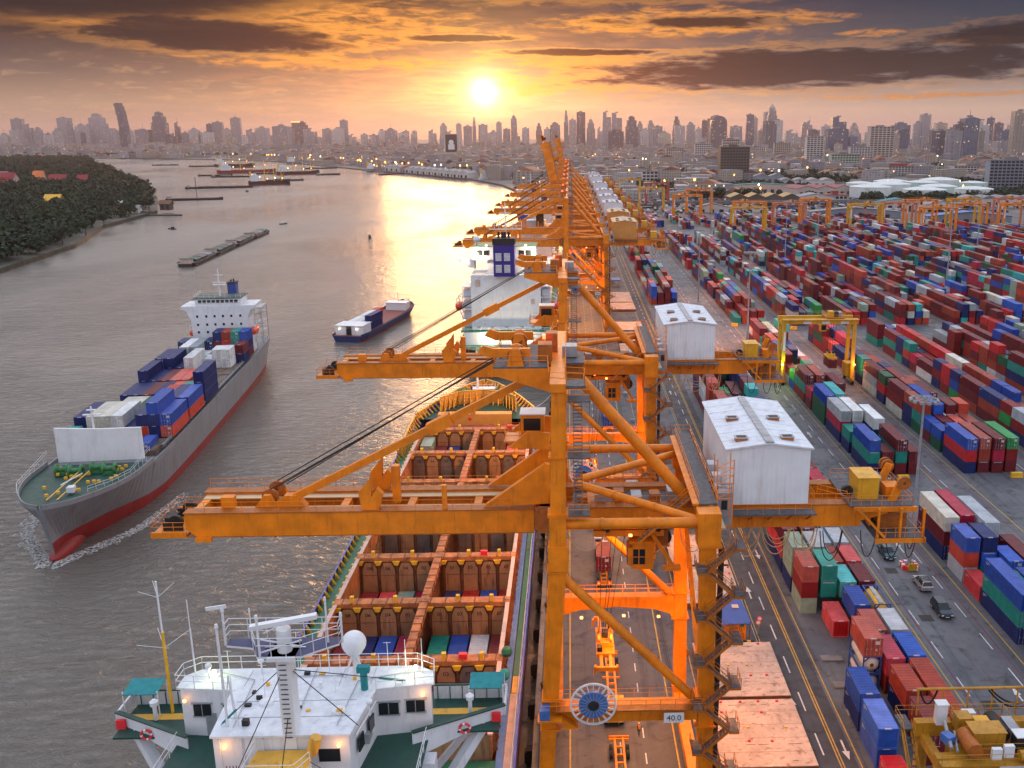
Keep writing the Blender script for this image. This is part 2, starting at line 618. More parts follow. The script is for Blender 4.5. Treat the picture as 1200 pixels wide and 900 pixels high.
# make the land polygon wind upward
bm = bmesh.new(); bm.from_mesh(go.data); bmesh.ops.recalc_face_normals(bm, faces=bm.faces); bmesh.ops.triangulate(bm, faces=bm.faces); bm.to_mesh(go.data); bm.free()

pen = [(-313, 525), (-333, 647), (-378, 780), (-399, 934), (-476, 1120), (-600, 1390), (-755, 1669), (-1050, 2220), (-1470, 3008), (-1500, 3090), (-2600, 3150), (-5200, 3150), (-5200, 380), (-700, 380), (-420, 430)]
g = MB(); g.prism(pen, -6.0, 0.25)
po = g.build('riverbank', M['bank'], kind='structure')
bm = bmesh.new(); bm.from_mesh(po.data); bmesh.ops.recalc_face_normals(bm, faces=bm.faces); bmesh.ops.triangulate(bm, faces=bm.faces); bm.to_mesh(po.data); bm.free()

# container yard paving, one sheet over the land
def sheet(name, x0, x1, y0, y1, z, m, kind='structure'):
    s = MB(); s.quad((x0, y0, z), (x1, y0, z), (x1, y1, z), (x0, y1, z))
    return s.build(name, m, kind=kind)

sheet('yard_paving', 33.0, 520, -100, 720, .012, M['concrete'])
sheet('quay_apron', -4.6, 26.5, -100, 878, .012, M['asphalt'])
sheet('quay_road', 26.5, 33.0, -100, 878, .012, M['asphalt2'])
b = MB()
b.box(-5.0, -4.3, -100, 878, -5.5, .28)
b.build('quay_kerb', M['kerb'], kind='structure')
# rails of the crane track
r = MB()
for x in (-2.95, 13.1):
    r.box(x - .06, x + .06, -100, 870, .013, .05); 
    r.box(x - .28, x - .20, -100, 870, .013, .03); r.box(x + .20, x + .28, -100, 870, .013, .03)
r.build('crane_rail', M['dark'], kind='structure')

# painted lines
mw, my, mp = MB(), MB(), MB()
ZL = .022
def line(mb, x, y0, y1, w=.15, z=ZL): mb.quad((x - w / 2, y0, z), (x + w / 2, y0, z), (x + w / 2, y1, z), (x - w / 2, y1, z))
def dashes(mb, x, y0, y1, ln, gap, w=.15):
    y = y0
    while y < y1:
        line(mb, x, y, min(y + ln, y1), w); y += ln + gap
for x in (-.5, 12.2): line(my, x, 40, 870, .18)

dashes(mw, 5.55, 60, 870, 2.4, 3.6); dashes(mw, 8.45, 60, 870, 2.0, 2.9)
line(my, 16.2, 40, 870, .12)
dashes(mw, 29.5, 60, 870, 4.2, 4.6, .18)
for x in (31.0, 31.35): line(my, x, 40, 870, .15)
line(my, 27.0, 40, 870, .12); line(mw, 26.6, 40, 870, .06)
line(my, 33.4, 40, 160, .15)
def arrow(x, y, s=1.0):
    z = ZL
    mw.quad((x - .12, y, z), (x + .12, y, z), (x + .12, y + 2.6 * s, z), (x - .12, y + 2.6 * s, z))
    mw.poly([(x - .45, y + 2.4 * s, z), (x + .45, y + 2.4 * s, z), (x, y + 4.2 * s, z)])
for y in (72, 103, 134, 176, 215, 255): arrow(28.2, y)
for y in (98, 152, 208): arrow(32.3, y, -.9)
# yard lanes: x of the left and right edge of every truck lane
LANES = [(50.3, 62.4)] + [(76.6 + 21 * k, 83.4 + 21 * k) for k in range(19)]
for k, (a, c) in enumerate(LANES):
    line(my, a, 40, 640, .18); line(my, c, 40, 640, .18)
    line(mp, a + 1.1, 40, 640, .22); line(mp, c - 1.6, 40, 640, .22)
    if k < 6:
        dashes(mw, a + 1.5, 60, 640, 4.5, 4.8, .17)
        if k == 0: dashes(mw, c - 2.6, 62, 640, 4.5, 4.8, .17)
for y in (104, 150, 215, 300): arrow(58.2, y, 1.1)
mw.build('white_road_marking', M['pwhite'], kind='structure')
my.build('yellow_road_marking', M['pyellow'], kind='structure')
mp.build('maroon_road_marking', M['ppurple'], kind='structure')
dk = MB()
for (x, y) in ((53.6, 104.5), (53.6, 127), (53.6, 143), (53.6, 169), (53.5, 190), (53.5, 206)):
    dk.quad((x - 1.0, y - 1.0, .018), (x + 1.0, y - 1.0, .018), (x + 1.0, y + 1.0, .018), (x - 1.0, y + 1.0, .018))
dk.build('drain_cover', M['dark'], kind='structure')
# raised concrete sleepers that the stacks of the first block stand between
for i, (x0, x1, y0) in enumerate(((34.6, 37.9, 102.6), (34.6, 38.0, 108.8), (34.6, 37.6, 115.4))):
    s = MB(); s.box(x0, x1, y0, y0 + 1.4, .012, .22)
    s.build('concrete_sleeper', M['kerb'], kind='structure')

# ------------------------------------------------------------------ ship-to-shore crane
OX = 5.5
ORL = [M['orange'], M['orange_dk'], M['grate'], M['dark'], M['glass'], M['steelgrey'], M['white']]


def sts_crane():
    root = thing('quay_crane', 'x', 'crane', (OX, 94, 0))
    def B(mb, name, mats, parent=None, org=None):
        ox, oy, oz = (OX, 0, 0) if org is None else org
        mb.v = [(x - ox, y - oy, z - oz) for x, y, z in mb.v]
        o = mb.build(name, mats, parent or root)
        if parent is None and org is not None: o.location = (org[0] - OX, org[1], org[2])
        return o
    # --- legs
    for y in (-11, 11):
        m = MB(); m.beam((-3.2, y, 2.6), (-1.5, y, 30.6), 1.5, 1.35, w2=1.7, h2=1.5)
        m.box(-2.35, -.45, y - .95, y + .95, 30.6, 33.2); m.box(-2.2, -.6, y - .85, y + .85, 33.2, 36.2)
        for z in (13.2, 16.6, 30.5): m.box(-3.4 + (z - 13) * .05, -1.3 + (z - 13) * .05, y - .95, y + .95, z, z + .18)
        B(m, 'leg', M['orange'])
        m = MB(); m.beam((13.4, y, 2.6), (13.0, y, 33.0), 1.55, 1.35)
        m.box(11.9, 14.1, y - .95, y + .95, 33.0, 36.4)
        for z in (13.2, 16.6, 32.8): m.box(12.1, 14.3, y - .9, y + .9, z, z + .18)
        B(m, 'leg', M['orange'])
        m = MB(); m.beam((-1.35, y, 36.2), (-1.2, y, 48.4), 1.5, 1.35, w2=1.3, h2=1.2)
        m.box(-2.35, -.35, y - .95, y + .95, 36.2, 36.5); m.box(-2.2, -.4, y - .85, y + .85, 42.0, 42.2)
        B(m, 'mast', M['orange'])
    # --- sill beams with wheel bogies
    for x in (-3.0, 13.3):
        m = MB(); m.box(x - .7, x + .7, -13.2, 13.2, 1.5, 2.9); B(m, 'sill_beam', M['orange'])
        for y in (-11, 11):
            m = MB()
            m.extr([(y - 3.2, .75), (y + 3.2, .75), (y + 2.2, 1.5), (y - 2.2, 1.5)], 'x', x - .45, x + .45)
            for k in range(4): m.tube((x - .16, y - 2.4 + 1.6 * k, .36), (x + .16, y - 2.4 + 1.6 * k, .36), .34, 12, 1)
            B(m, 'bogie', [M['orange_dk'], M['dark']])
    # --- portal beams
    m = MB(); m.box(-1.7, 12.4, -11.6, -10.4, 14.0, 15.9)
    B(m, 'portal_beam', M['orange'])
    m = MB(); m.extr([(-2.0, 12.6), (-1.2, 13.9), (.8, 14.5), (5.5, 14.9), (10, 14.5), (11.9, 13.9), (12.6, 12.6), (12.6, 16.2), (-2.0, 16.2)], 'y', 10.4, 11.6)
    B(m, 'portal_beam', M['orange'])
    m = MB(); m.box(-1.9, 12.4, -12.6, -11.62, 15.75, 15.9, 0); m.rail([(-3.2, -12.55, 15.9), (13, -12.55, 15.9)], m=1); m.rail([(-1.6, -10.45, 15.9), (12.2, -10.45, 15.9)], m=1)
    B(m, 'walkway', [M['orange_dk'], M['orange']])
    m = MB(); m.rail([(-1.8, 10.45, 16.2), (12.4, 10.45, 16.2)], m=0); m.rail([(-1.8, 11.55, 16.2), (12.4, 11.55, 16.2)], m=0)
    B(m, 'handrail', M['orange'])
    # --- braces
    def pipe(p, q, r, name, fl=(.33, .66)):
        m = MB(); m.tube(p, q, r, 16)
        p, q = Vector(p), Vector(q)
        d = (q - p).normalized()
        for f in fl:
            c = p.lerp(q, f); m.tube(c - d * .12, c + d * .12, r * 1.13, 16)
        return B(m, name, M['orange'])
    for y in (-11, 11): pipe((-1.3, y, 30.0), (12.6, y, 15.6), .47, 'diagonal_brace')
    for y in (-11, 11): pipe((-.8, y, 35.2), (12.2, y, 35.2), .5, 'cross_pipe', (.28, .62))
    pipe((.6, -2.6, 36.0), (11.9, -10.6, 35.3), .42, 'plan_brace')
    pipe((.8, -1.2, 36.0), (12.0, 8.4, 35.4), .42, 'plan_brace')
    pipe((.7, -1.5, 47.2), (11.9, -2.6, 34.4), .62, 'backstay', (.22, .78))
    for x in (-1.35, 13.0):
        m = MB(); m.box(x - .55, x + .55, -10.1, 10.1, 34.0, 35.6); B(m, 'upper_side_beam', M['orange'])
        m = MB(); m.beam((x, -10, 16), (x, 10, 31), .5, .5); B(m, 'side_brace', M['orange'])
    # --- crown of the mast
    m = MB(); m.box(-2.0, -.5, -11.9, 11.9, 48.4, 49.2); m.box(-.5, 1.3, -12.2, -9.8, 48.9, 49.1, 2); m.box(-.5, 1.3, -3.2, 1.2, 48.9, 49.1, 2)
    m.box(-2.0, -1.9, -9, 9, 47.6, 48.4, 1); m.box(-.5, 1.2, -2.6, -2.4, 46.2, 48.9, 1); m.box(-.5, 1.2, -.5, -.3, 46.2, 48.9, 1)
    m.extr([(-7.6, 48.3), (-2.1, 46.6), (-1.0, 46.6), (-1.0, 49.0), (-7.6, 49.0)], 'y', -5.1, -4.6)
    m.extr([(-7.6, 48.3), (-2.1, 46.6), (-1.0, 46.6), (-1.0, 49.0), (-7.6, 49.0)], 'y', 4.6, 5.1)
    m.box(-7.6, -2.3, -5.1, 5.1, 49.0, 49.15, 2)
    for y in (-4.5, -2.6, 2.6, 4.5):
        m.lathe((-5.4, y, 50.1), [(.2, -.25), (.85, -.25), (.85, .25), (.2, .25)], 14, 1, 'y')
        m.extr([(-6.3, 49.15), (-4.6, 49.15), (-5.0, 50.9), (-5.9, 50.9)], 'y', y - .45, y - .32)
    m.extr([(-9.2, 50.4), (-8.0, 49.9), (-4.0, 49.9), (-4.0, 50.8), (-7.6, 50.8), (-8.6, 51.1)], 'y', -4.2, -3.8)
    m.extr([(-9.2, 50.4), (-8.0, 49.9), (-4.0, 49.9), (-4.0, 50.8), (-7.6, 50.8), (-8.6, 51.1)], 'y', 3.8, 4.2)
    m.box(-3.3, -1.9, -3.0, -1.2, 49.2, 50.9, 1); m.box(-2.6, -1.4, 1.0, 2.6, 49.2, 51.2, 1); m.box(-.9, .6, -1.2, .6, 49.2, 50.3, 5)
    B(m, 'mast_head', ORL)
    m = MB(); m.rail([(-7.5, -5, 49.15), (-2.3, -5, 49.15), (-2.0, -11.8, 49.2), (1.2, -12.1, 49.1), (1.2, -9.9, 49.1), (-.55, -9.8, 49.2), (-.55, 11.8, 49.2), (-2.0, 11.8, 49.2), (-2.3, 5, 49.2), (-7.5, 5, 49.15), (-7.5, -5, 49.15)])
    B(m, 'handrail', M['orange'])
    # --- ladders and platforms beside the mast
    m = MB()
    for z0 in (36.6, 42.4):
        z1 = z0 + 5.4
        for xx in (.15, .95): m.beam((xx, -11.8, z0), (xx, -10.2, z1), .07, .22, 0)
        for k in range(17):
            f = (k + .5) / 17
            m.box(.15, .95, -11.8 + 1.6 * f - .12, -11.8 + 1.6 * f + .12, z0 + (z1 - z0) * f, z0 + (z1 - z0) * f + .05, 1)
    for z in (36.5, 42.2, 47.6): m.box(-.4, 1.7, -12.4, -9.9, z, z + .12, 1)
    B(m, 'ladder', [M['orange_dk'], M['grate']])
    m = MB()
    for z in (36.6, 42.3, 47.7): m.rail([(-.4, -12.35, z), (1.65, -12.35, z), (1.65, -9.95, z)])
    B(m, 'handrail', M['orange'])
    # --- boom, hinged at the quayside
    hx, hz = -3.6, 32.4
    boom = None
    m = MB()
    for y0, y1 in ((-3.5, -2.3), (2.3, 3.5)):
        m.extr([(-39.6, 31.9), (-38.6, 31.1), (-4.0, 31.1), (-4.0, 33.6), (-39.6, 33.6)], 'y', y0, y1)
        m.box(-39.7, -4.0, y0 - .12, y1 + .12, 33.6, 33.72, 1)
        m.box(-39.7, -4.0, y0 - .08, y1 + .08, 31.02, 31.1, 1)
    for x in (-39.0, -31, -24, -17, -10): m.box(x - .4, x + .4, -2.3, 2.3, 31.8, 33.3, 0)
    m.box(-3.98, -2.2, -3.45, -2.4, 31.3, 33.4, 1); m.box(-3.98, -2.2, 2.4, 3.45, 31.3, 33.4, 1)
    for k in range(10): m.box(-37.5 + 3.4 * k, -37.3 + 3.4 * k, -3.62, -3.5, 30.9, 31.1, 1)
    boom = B(m, 'boom', ORL, org=(hx, 0, hz))
    def BB(mb, name, mats): return B(mb, name, mats, boom, (hx, 0, hz))
    m = MB(); m.box(-39.4, -4.2, -2.28, -1.2, 33.3, 33.4); m.box(-39.4, -4.2, 1.2, 2.28, 33.3, 33.4)
    BB(m, 'walkway', M['tanroof'])
    m = MB()
    m.rail([(-39.4, -3.45, 33.72), (-22.5, -3.45, 33.72)], step=1.9); m.rail([(-20, -3.45, 33.72), (-6.5, -3.45, 33.72)], step=1.9)
    m.rail([(-39.4, 3.45, 33.72), (-6.5, 3.45, 33.72)], step=1.9)
    BB(m, 'handrail', M['orange'])
    m = MB()
    m.extr([(-43.2, 31.0), (-39.6, 31.0), (-39.6, 31.3), (-43.2, 31.3)], 'y', -3.6, 3.6, 0)
    m.box(-43.2, -39.6, -3.6, -3.35, 31.3, 31.6, 0); m.box(-43.2, -39.6, 3.35, 3.6, 31.3, 31.6, 0)
    for y in (-1.9, 1.9):
        m.lathe((-41.2, y, 32.1), [(.15, -.2), (.75, -.2), (.75, .2), (.15, .2)], 14, 3, 'y'); m.box(-42.4, -40.4, y - .5, y - .3, 31.3, 32.2, 3)
    m.box(-42.8, -41.9, -.9, .9, 31.3, 32.1, 3)
    m.box(-38.6, -37.0, -3.9, -3.5, 30.6, 31.1, 0)
    m.rail([(-39.7, -3.55, 31.6), (-43.1, -3.55, 31.6), (-43.1, 3.55, 31.6), (-39.7, 3.55, 31.6)], m=0, step=1.2)
    BB(m, 'tip_platform', ORL)
    m = MB()
    m.extr([(-21.6, 33.7), (-19.9, 33.7), (-19.4, 35.4), (-20.0, 36.0), (-20.6, 35.1), (-20.5, 37.4), (-21.1, 36.5), (-21.9, 35.6)], 'y', -3.3, -2.5)
    m.extr([(-21.6, 33.7), (-19.9, 33.7), (-19.4, 35.4), (-20.0, 36.0), (-20.6, 35.1), (-20.5, 37.4), (-21.1, 36.5), (-21.9, 35.6)], 'y', 2.5, 3.3)
    m.box(-19.0, -18.2, -.4, .4, 33.3, 37.4)
    m.box(-13.4, -12.9, -3.3, -2.9, 33.7, 36.3)
    BB(m, 'latch_bracket', M['orange'])
    m = MB()
    m.lathe((-31.5, -1.2, 34.5), [(.2, -.16), (.85, -.16), (.85, .16), (.2, .16)], 18, 1, 'y'); m.lathe((-31.5, 1.2, 34.5), [(.2, -.16), (.85, -.16), (.85, .16), (.2, .16)], 18, 1, 'y')
    m.extr([(-33.0, 33.5), (-30.6, 33.5), (-31.2, 35.0), (-31.9, 35.0)], 'y', -2.2, -1.7); m.extr([(-33.0, 33.5), (-30.6, 33.5), (-31.2, 35.0), (-31.9, 35.0)], 'y', 1.7, 2.2)
    m.box(-36.2, -34.9, -2.4, -1.5, 33.7, 34.9, 0)
    BB(m, 'sheave_block', ORL)
    # --- stays and ropes of the boom
    m = MB()
    a, c = Vector((-29.6, -1.6, 34.2)), Vector((-1.8, -1.6, 48.3))
    m.beam(a, c, .6, .75); mid = a.lerp(c, .58); d = (c - a).normalized(); m.beam(mid - d * 1.3, mid + d * 1.3, 1.1, 1.25)
    m.extr([(-31.0, 33.6), (-27.6, 33.6), (-28.6, 34.9), (-29.8, 34.9)], 'y', -2.1, -1.1)
    B(m, 'forestay', M['orange'])
    m = MB()
    for y, x in ((-1.3, -31.5), (-.7, -31.0), (1.3, -31.5), (.4, -30.2)): m.tube((x, y, 35.3), (-5.0, y, 50.4), .06, 5, caps=False)
    B(m, 'wire_rope', M['rope'])
    # --- brackets at the hinge
    for y in (-3.0, 3.0):
        m = MB(); m.extr([(-9.2, 33.9), (-2.3, 34.2), (-2.3, 38.4), (-2.8, 38.5)], 'y', y - .35, y + .35)
        m.extr([(-6.6, 39.4), (-2.3, 39.2), (-2.3, 41.0), (-4.6, 41.2)], 'y', y + 2.2, y + 2.5)
        B(m, 'hinge_bracket', M['orange'])
    m = MB(); m.box(-2.3, -.9, -4.2, 4.2, 33.6, 34.0, 0)
    for y in (-3.0, 3.0): m.box(-3.6, -1.4, y - .6, y + .6, 31.0, 33.5, 1)
    B(m, 'hinge', ORL)
    # --- girder behind the hinge
    m = MB()
    for y0, y1 in ((-3.5, -2.3), (2.3, 3.5)):
        m.box(-1.9, 30.2, y0, y1, 31.3, 33.7); m.box(-1.9, 30.3, y0 - .12, y1 + .12, 33.7, 33.82, 1)
        m.extr([(30.2, 31.9), (33.0, 32.7), (33.0, 33.7), (30.2, 33.7)], 'y', y0, y1)
        for k in range(12): m.box(13.5 + 1.6 * k, 13.6 + 1.6 * k, y0 - .04, y1 + .04, 31.3, 33.7, 0)
    for x in (2, 9, 17, 24, 30): m.box(x - .4, x + .4, -2.3, 2.3, 31.8, 33.5)
    B(m, 'girder', ORL)
    m = MB(); m.rail([(-.6, -3.4, 33.82), (11.8, -3.4, 33.82)]); m.rail([(-.6, 3.4, 33.82), (11.8, 3.4, 33.82)]); m.rail([(24.6, -3.4, 33.82), (30.2, -3.4, 33.82)])
    m.rail([(16.2, -5.3, 33.5), (24.4, -5.3, 33.5)])
    B(m, 'handrail', M['orange'])
    m = MB(); m.box(16.0, 25.0, -5.4, -3.65, 33.35, 33.5, 0)
    for k in range(5): m.beam((16.4 + 2 * k, -5.3, 33.3), (16.4 + 2 * k, -3.6, 32.2), .12, .12, 1)
    for k in range(6): m.box(.5 + 1.9 * k, 1.6 + 1.9 * k, -2.2, -.8 + (k % 2) * .8, 33.4, 34.3 + .3 * (k % 3), 1 + (k % 2))
    m.box(0, 12, -2.2, 2.2, 33.2, 33.35, 0)
    B(m, 'service_deck', [M['grate'], M['orange_dk'], M['steelgrey']])
    # --- machinery house
    x0, x1, y0, y1, zb, ze, zr = 15.9, 24.5, -3.5, 13.6, 33.9, 40.0, 40.55
    xm = (x0 + x1) / 2
    m = MB()
    n = 34
    def corr(p, q, zb, zt, out):
        k = n if abs(q[0] - p[0]) < 10 and p[1] == q[1] else n * 2
        for i in range(k):
            a, b_ = i / k, (i + 1) / k
            A = (p[0] + (q[0] - p[0]) * a, p[1] + (q[1] - p[1]) * a); C = (p[0] + (q[0] - p[0]) * b_, p[1] + (q[1] - p[1]) * b_)
            o = .035 if i % 2 else 0.0
            o2 = .035 if (i + 1) % 2 else 0.0
            A = (A[0] + out[0] * o, A[1] + out[1] * o); C = (C[0] + out[0] * o2, C[1] + out[1] * o2)
            m.quad((A[0], A[1], zb), (C[0], C[1], zb), (C[0], C[1], zt), (A[0], A[1], zt))
    corr((x0, y0), (x1, y0), zb, ze, (0, -1)); corr((x1, y0), (x1, y1), zb, ze, (1, 0)); corr((x1, y1), (x0, y1), zb, ze, (0, 1)); corr((x0, y1), (x0, y0), zb, ze, (-1, 0))
    for y in (y0 - .05, y1 + .05): m.poly([(x0, y, ze - .01), (x1, y, ze - .01), (xm, y, zr)])
    m.box(x0 + .05, x1 - .05, y0 + .05, y1 - .05, zb - .3, zb)
    B(m, 'house_wall', M['housewhite'])
    m = MB()
    for a, s in ((x0 - .25, 1), (x1 + .25, -1)):
        for i in range(7):
            ya, yb = y0 - .3 + i * (y1 - y0 + .6) / 7, y0 - .3 + (i + 1) * (y1 - y0 + .6) / 7
            z0, z1 = ze + .02, zr + .12
            q = [(a, ya + .03, z0), (xm, ya + .03, z1), (xm, yb - .03, z1), (a, yb - .03, z0)]
            if s < 0: q = q[::-1]
            m.quad(*q)
            m.beam((a, yb, z0), (xm, yb, z1), .06, .08)
            q2 = [(v[0], v[1], v[2] - .1) for v in q][::-1]
            m.quad(*q2)
        m.box(min(a, a + .08 * s), max(a, a + .08 * s), y0 - .3, y1 + .3, ze - .12, ze + .05)
    for y in (y0 - .31, y1 + .25):
        m.beam((x0 - .25, y, ze - .02), (xm, y, zr + .06), .06, .16); m.beam((x1 + .25, y, ze - .02), (xm, y, zr + .06), .06, .16)
    B(m, 'house_roof', M['whiteroof'])
    m = MB()
    for i in range(8): m.box(xm - .42, xm + .42, y0 - .25 + i * 2.14, y0 - .25 + i * 2.14 + 2.05, zr + .10, zr + .24)
    B(m, 'roof_ridge', M['steelgrey'])
    for sx, sy in ((-2.6, 1.9), (-2.4, 8.9), (2.2, 1.9), (2.2, 8.9)):
        m = MB(); z = zr - .08 - abs(sx) * .11
        m.box(xm + sx - .62, xm + sx + .62, y0 + sy - .45, y0 + sy + .45, z, z + .42, 0); m.box(xm + sx - .7, xm + sx + .7, y0 + sy - .53, y0 + sy + .53, z + .42, z + .5, 1)
        m.box(xm + sx - .5, xm + sx + .5, y0 + sy - .35, y0 + sy + .35, z + .5, z + .52, 2)
        B(m, 'roof_vent', [M['orange_dk'], M['steelgrey'], M['dark']])
    m = MB(); m.box(x1 + .03, x1 + 1.1, 6.5, 10.5, 36.6, 38.9); B(m, 'air_duct', M['housewhite'])
    m = MB()
    for k, y in enumerate((-.5, 3.2)): m.box(x0 - .9, x0 - .05, y, y + 1.5, 34.4, 35.9, 0); m.tube((x0 - .95, y + .75, 35.15), (x0 - .9, y + .75, 35.15), .5, 12, 1)
    m.tube((x0 - .5, -2.2, 35.0), (x0 - .5, -1.2, 35.0), .5, 12, 0)
    B(m, 'air_conditioner', [M['white'], M['dark']])
    # electrical cubicle before the house, walkway and lattice beside it
    m = MB(); m.box(14.6, 16.2, -5.6, -4.2, 32.4, 36.0, 0); m.box(15.1, 15.7, -5.64, -5.6, 34.2, 35.2, 1); m.rail([(14.7, -5.5, 36.0), (16.1, -5.5, 36.0)], h=.9, m=2)
    B(m, 'electrical_cubicle', [M['steelgrey'], M['dark'], M['dark']])
    m = MB(); m.box(12.2, 14.0, -9.8, 12.2, 36.45, 36.6, 0); m.box(12.8, 14.9, -9.8, 9.5, 33.9, 34.05, 2)
    m.box(11.6, 12.2, -9.8, 11.5, 36.4, 36.6, 1)
    B(m, 'side_walkway', [M['grate'], M['orange'], M['tanroof']])
    m = MB(); m.rail([(12.2, -9.8, 36.6), (12.2, 12.1, 36.6), (14.0, 12.1, 36.6)]); m.rail([(14.0, -9.8, 36.6), (14.0, 12.1, 36.6)])
    for k in range(5):
        z = 36.6 + k * .8
        m.beam((14.1, -8.6, z), (15.7, -8.6, z), .06, .06); m.beam((14.1, -8.6, z), (15.7, -8.6, z + .8), .05, .05); m.beam((14.1, -6.6, z), (14.1, -8.6, z + .8), .05, .05)
    for x, y in ((14.1, -8.6), (15.7, -8.6), (14.1, -6.6), (15.7, -6.6)): m.beam((x, y, 33.4), (x, y, 40.6), .09, .09)
    B(m, 'handrail', M['orange'])
    m = MB()
    for k in range(15): m.box(12.3 - .38 * k - .3, 12.3 - .38 * k + .05, -6.4, -5.6, 36.2 - .36 * k, 36.26 - .36 * k, 1)
    for y in (-6.4, -5.6): m.beam((12.3, y, 36.3), (6.7, y, 31.0), .07, .2, 0); m.beam((12.3, y, 37.3), (6.7, y, 32.0), .05, .05, 0)
    B(m, 'stair', [M['orange'], M['grate']])
    # --- back platform with its machinery
    m = MB()
    m.box(28.6, 35.2, -4.6, 3.6, 33.85, 34.0, 2); m.box(29.0, 35.6, -4.8, -4.5, 33.4, 33.9, 0); m.box(29.0, 35.6, 3.4, 3.7, 33.4, 33.9, 0)
    m.box(31.2, 36.4, -5.4, 2.8, 30.6, 30.75, 2); m.box(31.2, 36.4, -5.5, -5.3, 30.2, 30.7, 0); m.box(36.2, 36.5, -5.5, 2.8, 30.2, 30.7, 0)
    for x, y in ((31.5, -5.2), (36.2, -5.2), (31.5, 2.6), (36.2, 2.6), (33.8, -5.2)): m.box(x - .12, x + .12, y - .12, y + .12, 30.7, 33.9, 0)
    for k in range(9): m.box(29.4 + .3 * k, 29.75 + .3 * k, -5.4, -4.8, 33.6 - .34 * k, 33.66 - .34 * k, 2)
    m.beam((29.2, -5.45, 34.0), (32.2, -5.45, 30.8), .07, .25, 0)
    m.box(29.9, 32.1, -2.8, .4, 34.0, 36.3, 7); m.box(29.8, 32.2, -2.9, .5, 36.3, 36.4, 7)
    m.box(33.0, 34.6, -2.4, -.6, 34.0, 35.2, 0); m.box(32.6, 33.1, -.6, 1.4, 34.0, 35.6, 5)
    m.extr([(33.0, 34.0), (33.8, 34.0), (34.8, 36.4), (34.1, 36.6)], 'y', -3.4, -3.0, 0); m.extr([(33.0, 34.0), (33.8, 34.0), (34.8, 36.4), (34.1, 36.6)], 'y', 1.0, 1.4, 0)
    for y in (-3.7, 1.6, 2.4): m.lathe((34.4, y, 36.1), [(.15, -.1), (.72, -.1), (.72, .1), (.15, .1)], 16, 1, 'y')
    m.lathe((29.0, -2.0, 34.7), [(.15, -.2), (.6, -.2), (.6, .2), (.15, .2)], 14, 3, 'y')
    m.box(32.4, 35.2, -3.2, 1.4, 31.0, 32.6, 1)
    B(m, 'back_platform', ORL + [M['yellow']])
    m = MB()
    m.rail([(28.7, -4.6, 34.0), (35.1, -4.6, 34.0), (35.1, 3.6, 34.0), (28.7, 3.6, 34.0)], step=1.1); m.rail([(31.3, -5.4, 30.75), (36.3, -5.4, 30.75), (36.3, 2.7, 30.75), (31.3, 2.7, 30.75)], step=1.1)
    m.rail([(25.4, -3.4, 34.9), (28.6, -3.4, 34.0)], step=1.0); m.rail([(25.2, -3.4, 33.9), (25.2, 3.2, 33.9)], step=1.0)
    B(m, 'handrail', M['orange'])
    # --- trolley, driver's cab and headblock
    m = MB(); m.box(3.0, 9.6, -2.9, 2.9, 30.2, 30.9, 0); m.box(2.2, 3.2, -3.2, 3.2, 30.3, 31.0, 0)
    for x in (3.6, 9.0):
        for y in (-2.9, 2.9): m.tube((x, y - .12, 31.0), (x, y + .12, 31.0), .3, 10, 3)
    m.box(9.0, 10.2, -1.4, 1.4, 28.4, 30.2, 1); m.lathe((9.9, .6, 28.6), [(.2, -.3), (.9, -.3), (.9, .3), (.2, .3)], 12, 3, 'y')
    m.beam((8.4, -3.0, 30.4), (10.6, -3.0, 26.8), .25, .4, 0); m.box(9.6, 11.4, -3.2, -2.4, 26.3, 26.7, 0)
    B(m, 'trolley', ORL)
    m = MB(); m.box(6.3, 8.5, -3.3, -.9, 26.6, 29.6, 0); m.box(5.8, 6.3, -3.2, -1.0, 27.0, 29.0, 0)
    m.box(5.76, 5.80, -3.0, -1.2, 27.1, 28.8, 1); m.box(6.35, 7.6, -3.34, -3.3, 27.2, 28.9, 1)
    m.box(6.9, 7.0, -3.37, -3.33, 27.2, 28.9, 0); m.box(5.9, 8.7, -3.5, -.7, 29.6, 29.75, 0)
    cab = B(m, 'driver_cab', [M['orange'], M['glass']])
    m = MB(); m.box(6.36, 7.58, -3.345, -3.335, 28.0, 28.08, 0); B(m, 'window_bar', M['orange'], cab, (OX, 0, 0))
    m = MB(); m.box(-5.4, -2.9, 1.2, 3.6, 39.6, 42.4, 0); m.box(-5.44, -5.40, 1.5, 3.3, 40.6, 42.0, 1); m.box(-5.1, -3.3, 1.16, 1.2, 40.6, 42.0, 1); m.box(-7.2, -2.3, .9, 4.0, 39.4, 39.6, 0)
    m.box(-5.5, -2.8, 1.1, 3.7, 42.4, 42.5, 2)
    m.rail([(-2.4, .95, 39.6), (-7.1, .95, 39.6), (-7.1, 3.9, 39.6), (-2.4, 3.9, 39.6)], m=0)
    B(m, 'boom_cabin', [M['orange'], M['glass'], M['white']])
    m = MB()
    for x in (3.9, 4.9, 5.5, 6.4): m.tube((x - .6 + (x - 5) * .1, -.5 if x < 5 else .8, 30.4), (3.2 + (x - 3.9) * .4, 10.6, 11.2), .035, 4, caps=False)
    hr = m
    # --- cable reel, sign
    m = MB(); c = (1.9, -12.9, 16.9)
    m.lathe(c, [(2.15, -.10), (2.3, -.10), (2.3, .10), (2.15, .10), (2.15, -.10)], 32, 0, 'y')
    for k in range(20):
        t = 2 * pi * k / 20
        m.beam((c[0] + 1.2 * cos(t), c[1], c[2] + 1.2 * sin(t)), (c[0] + 2.2 * cos(t), c[1], c[2] + 2.2 * sin(t)), .08, .16, 0)
    reel = B(m, 'cable_reel', M['white'])
    m = MB(); m.lathe(c, [(.55, -.28), (1.42, -.28), (1.42, .28), (.4, .28)], 28, 0, 'y')
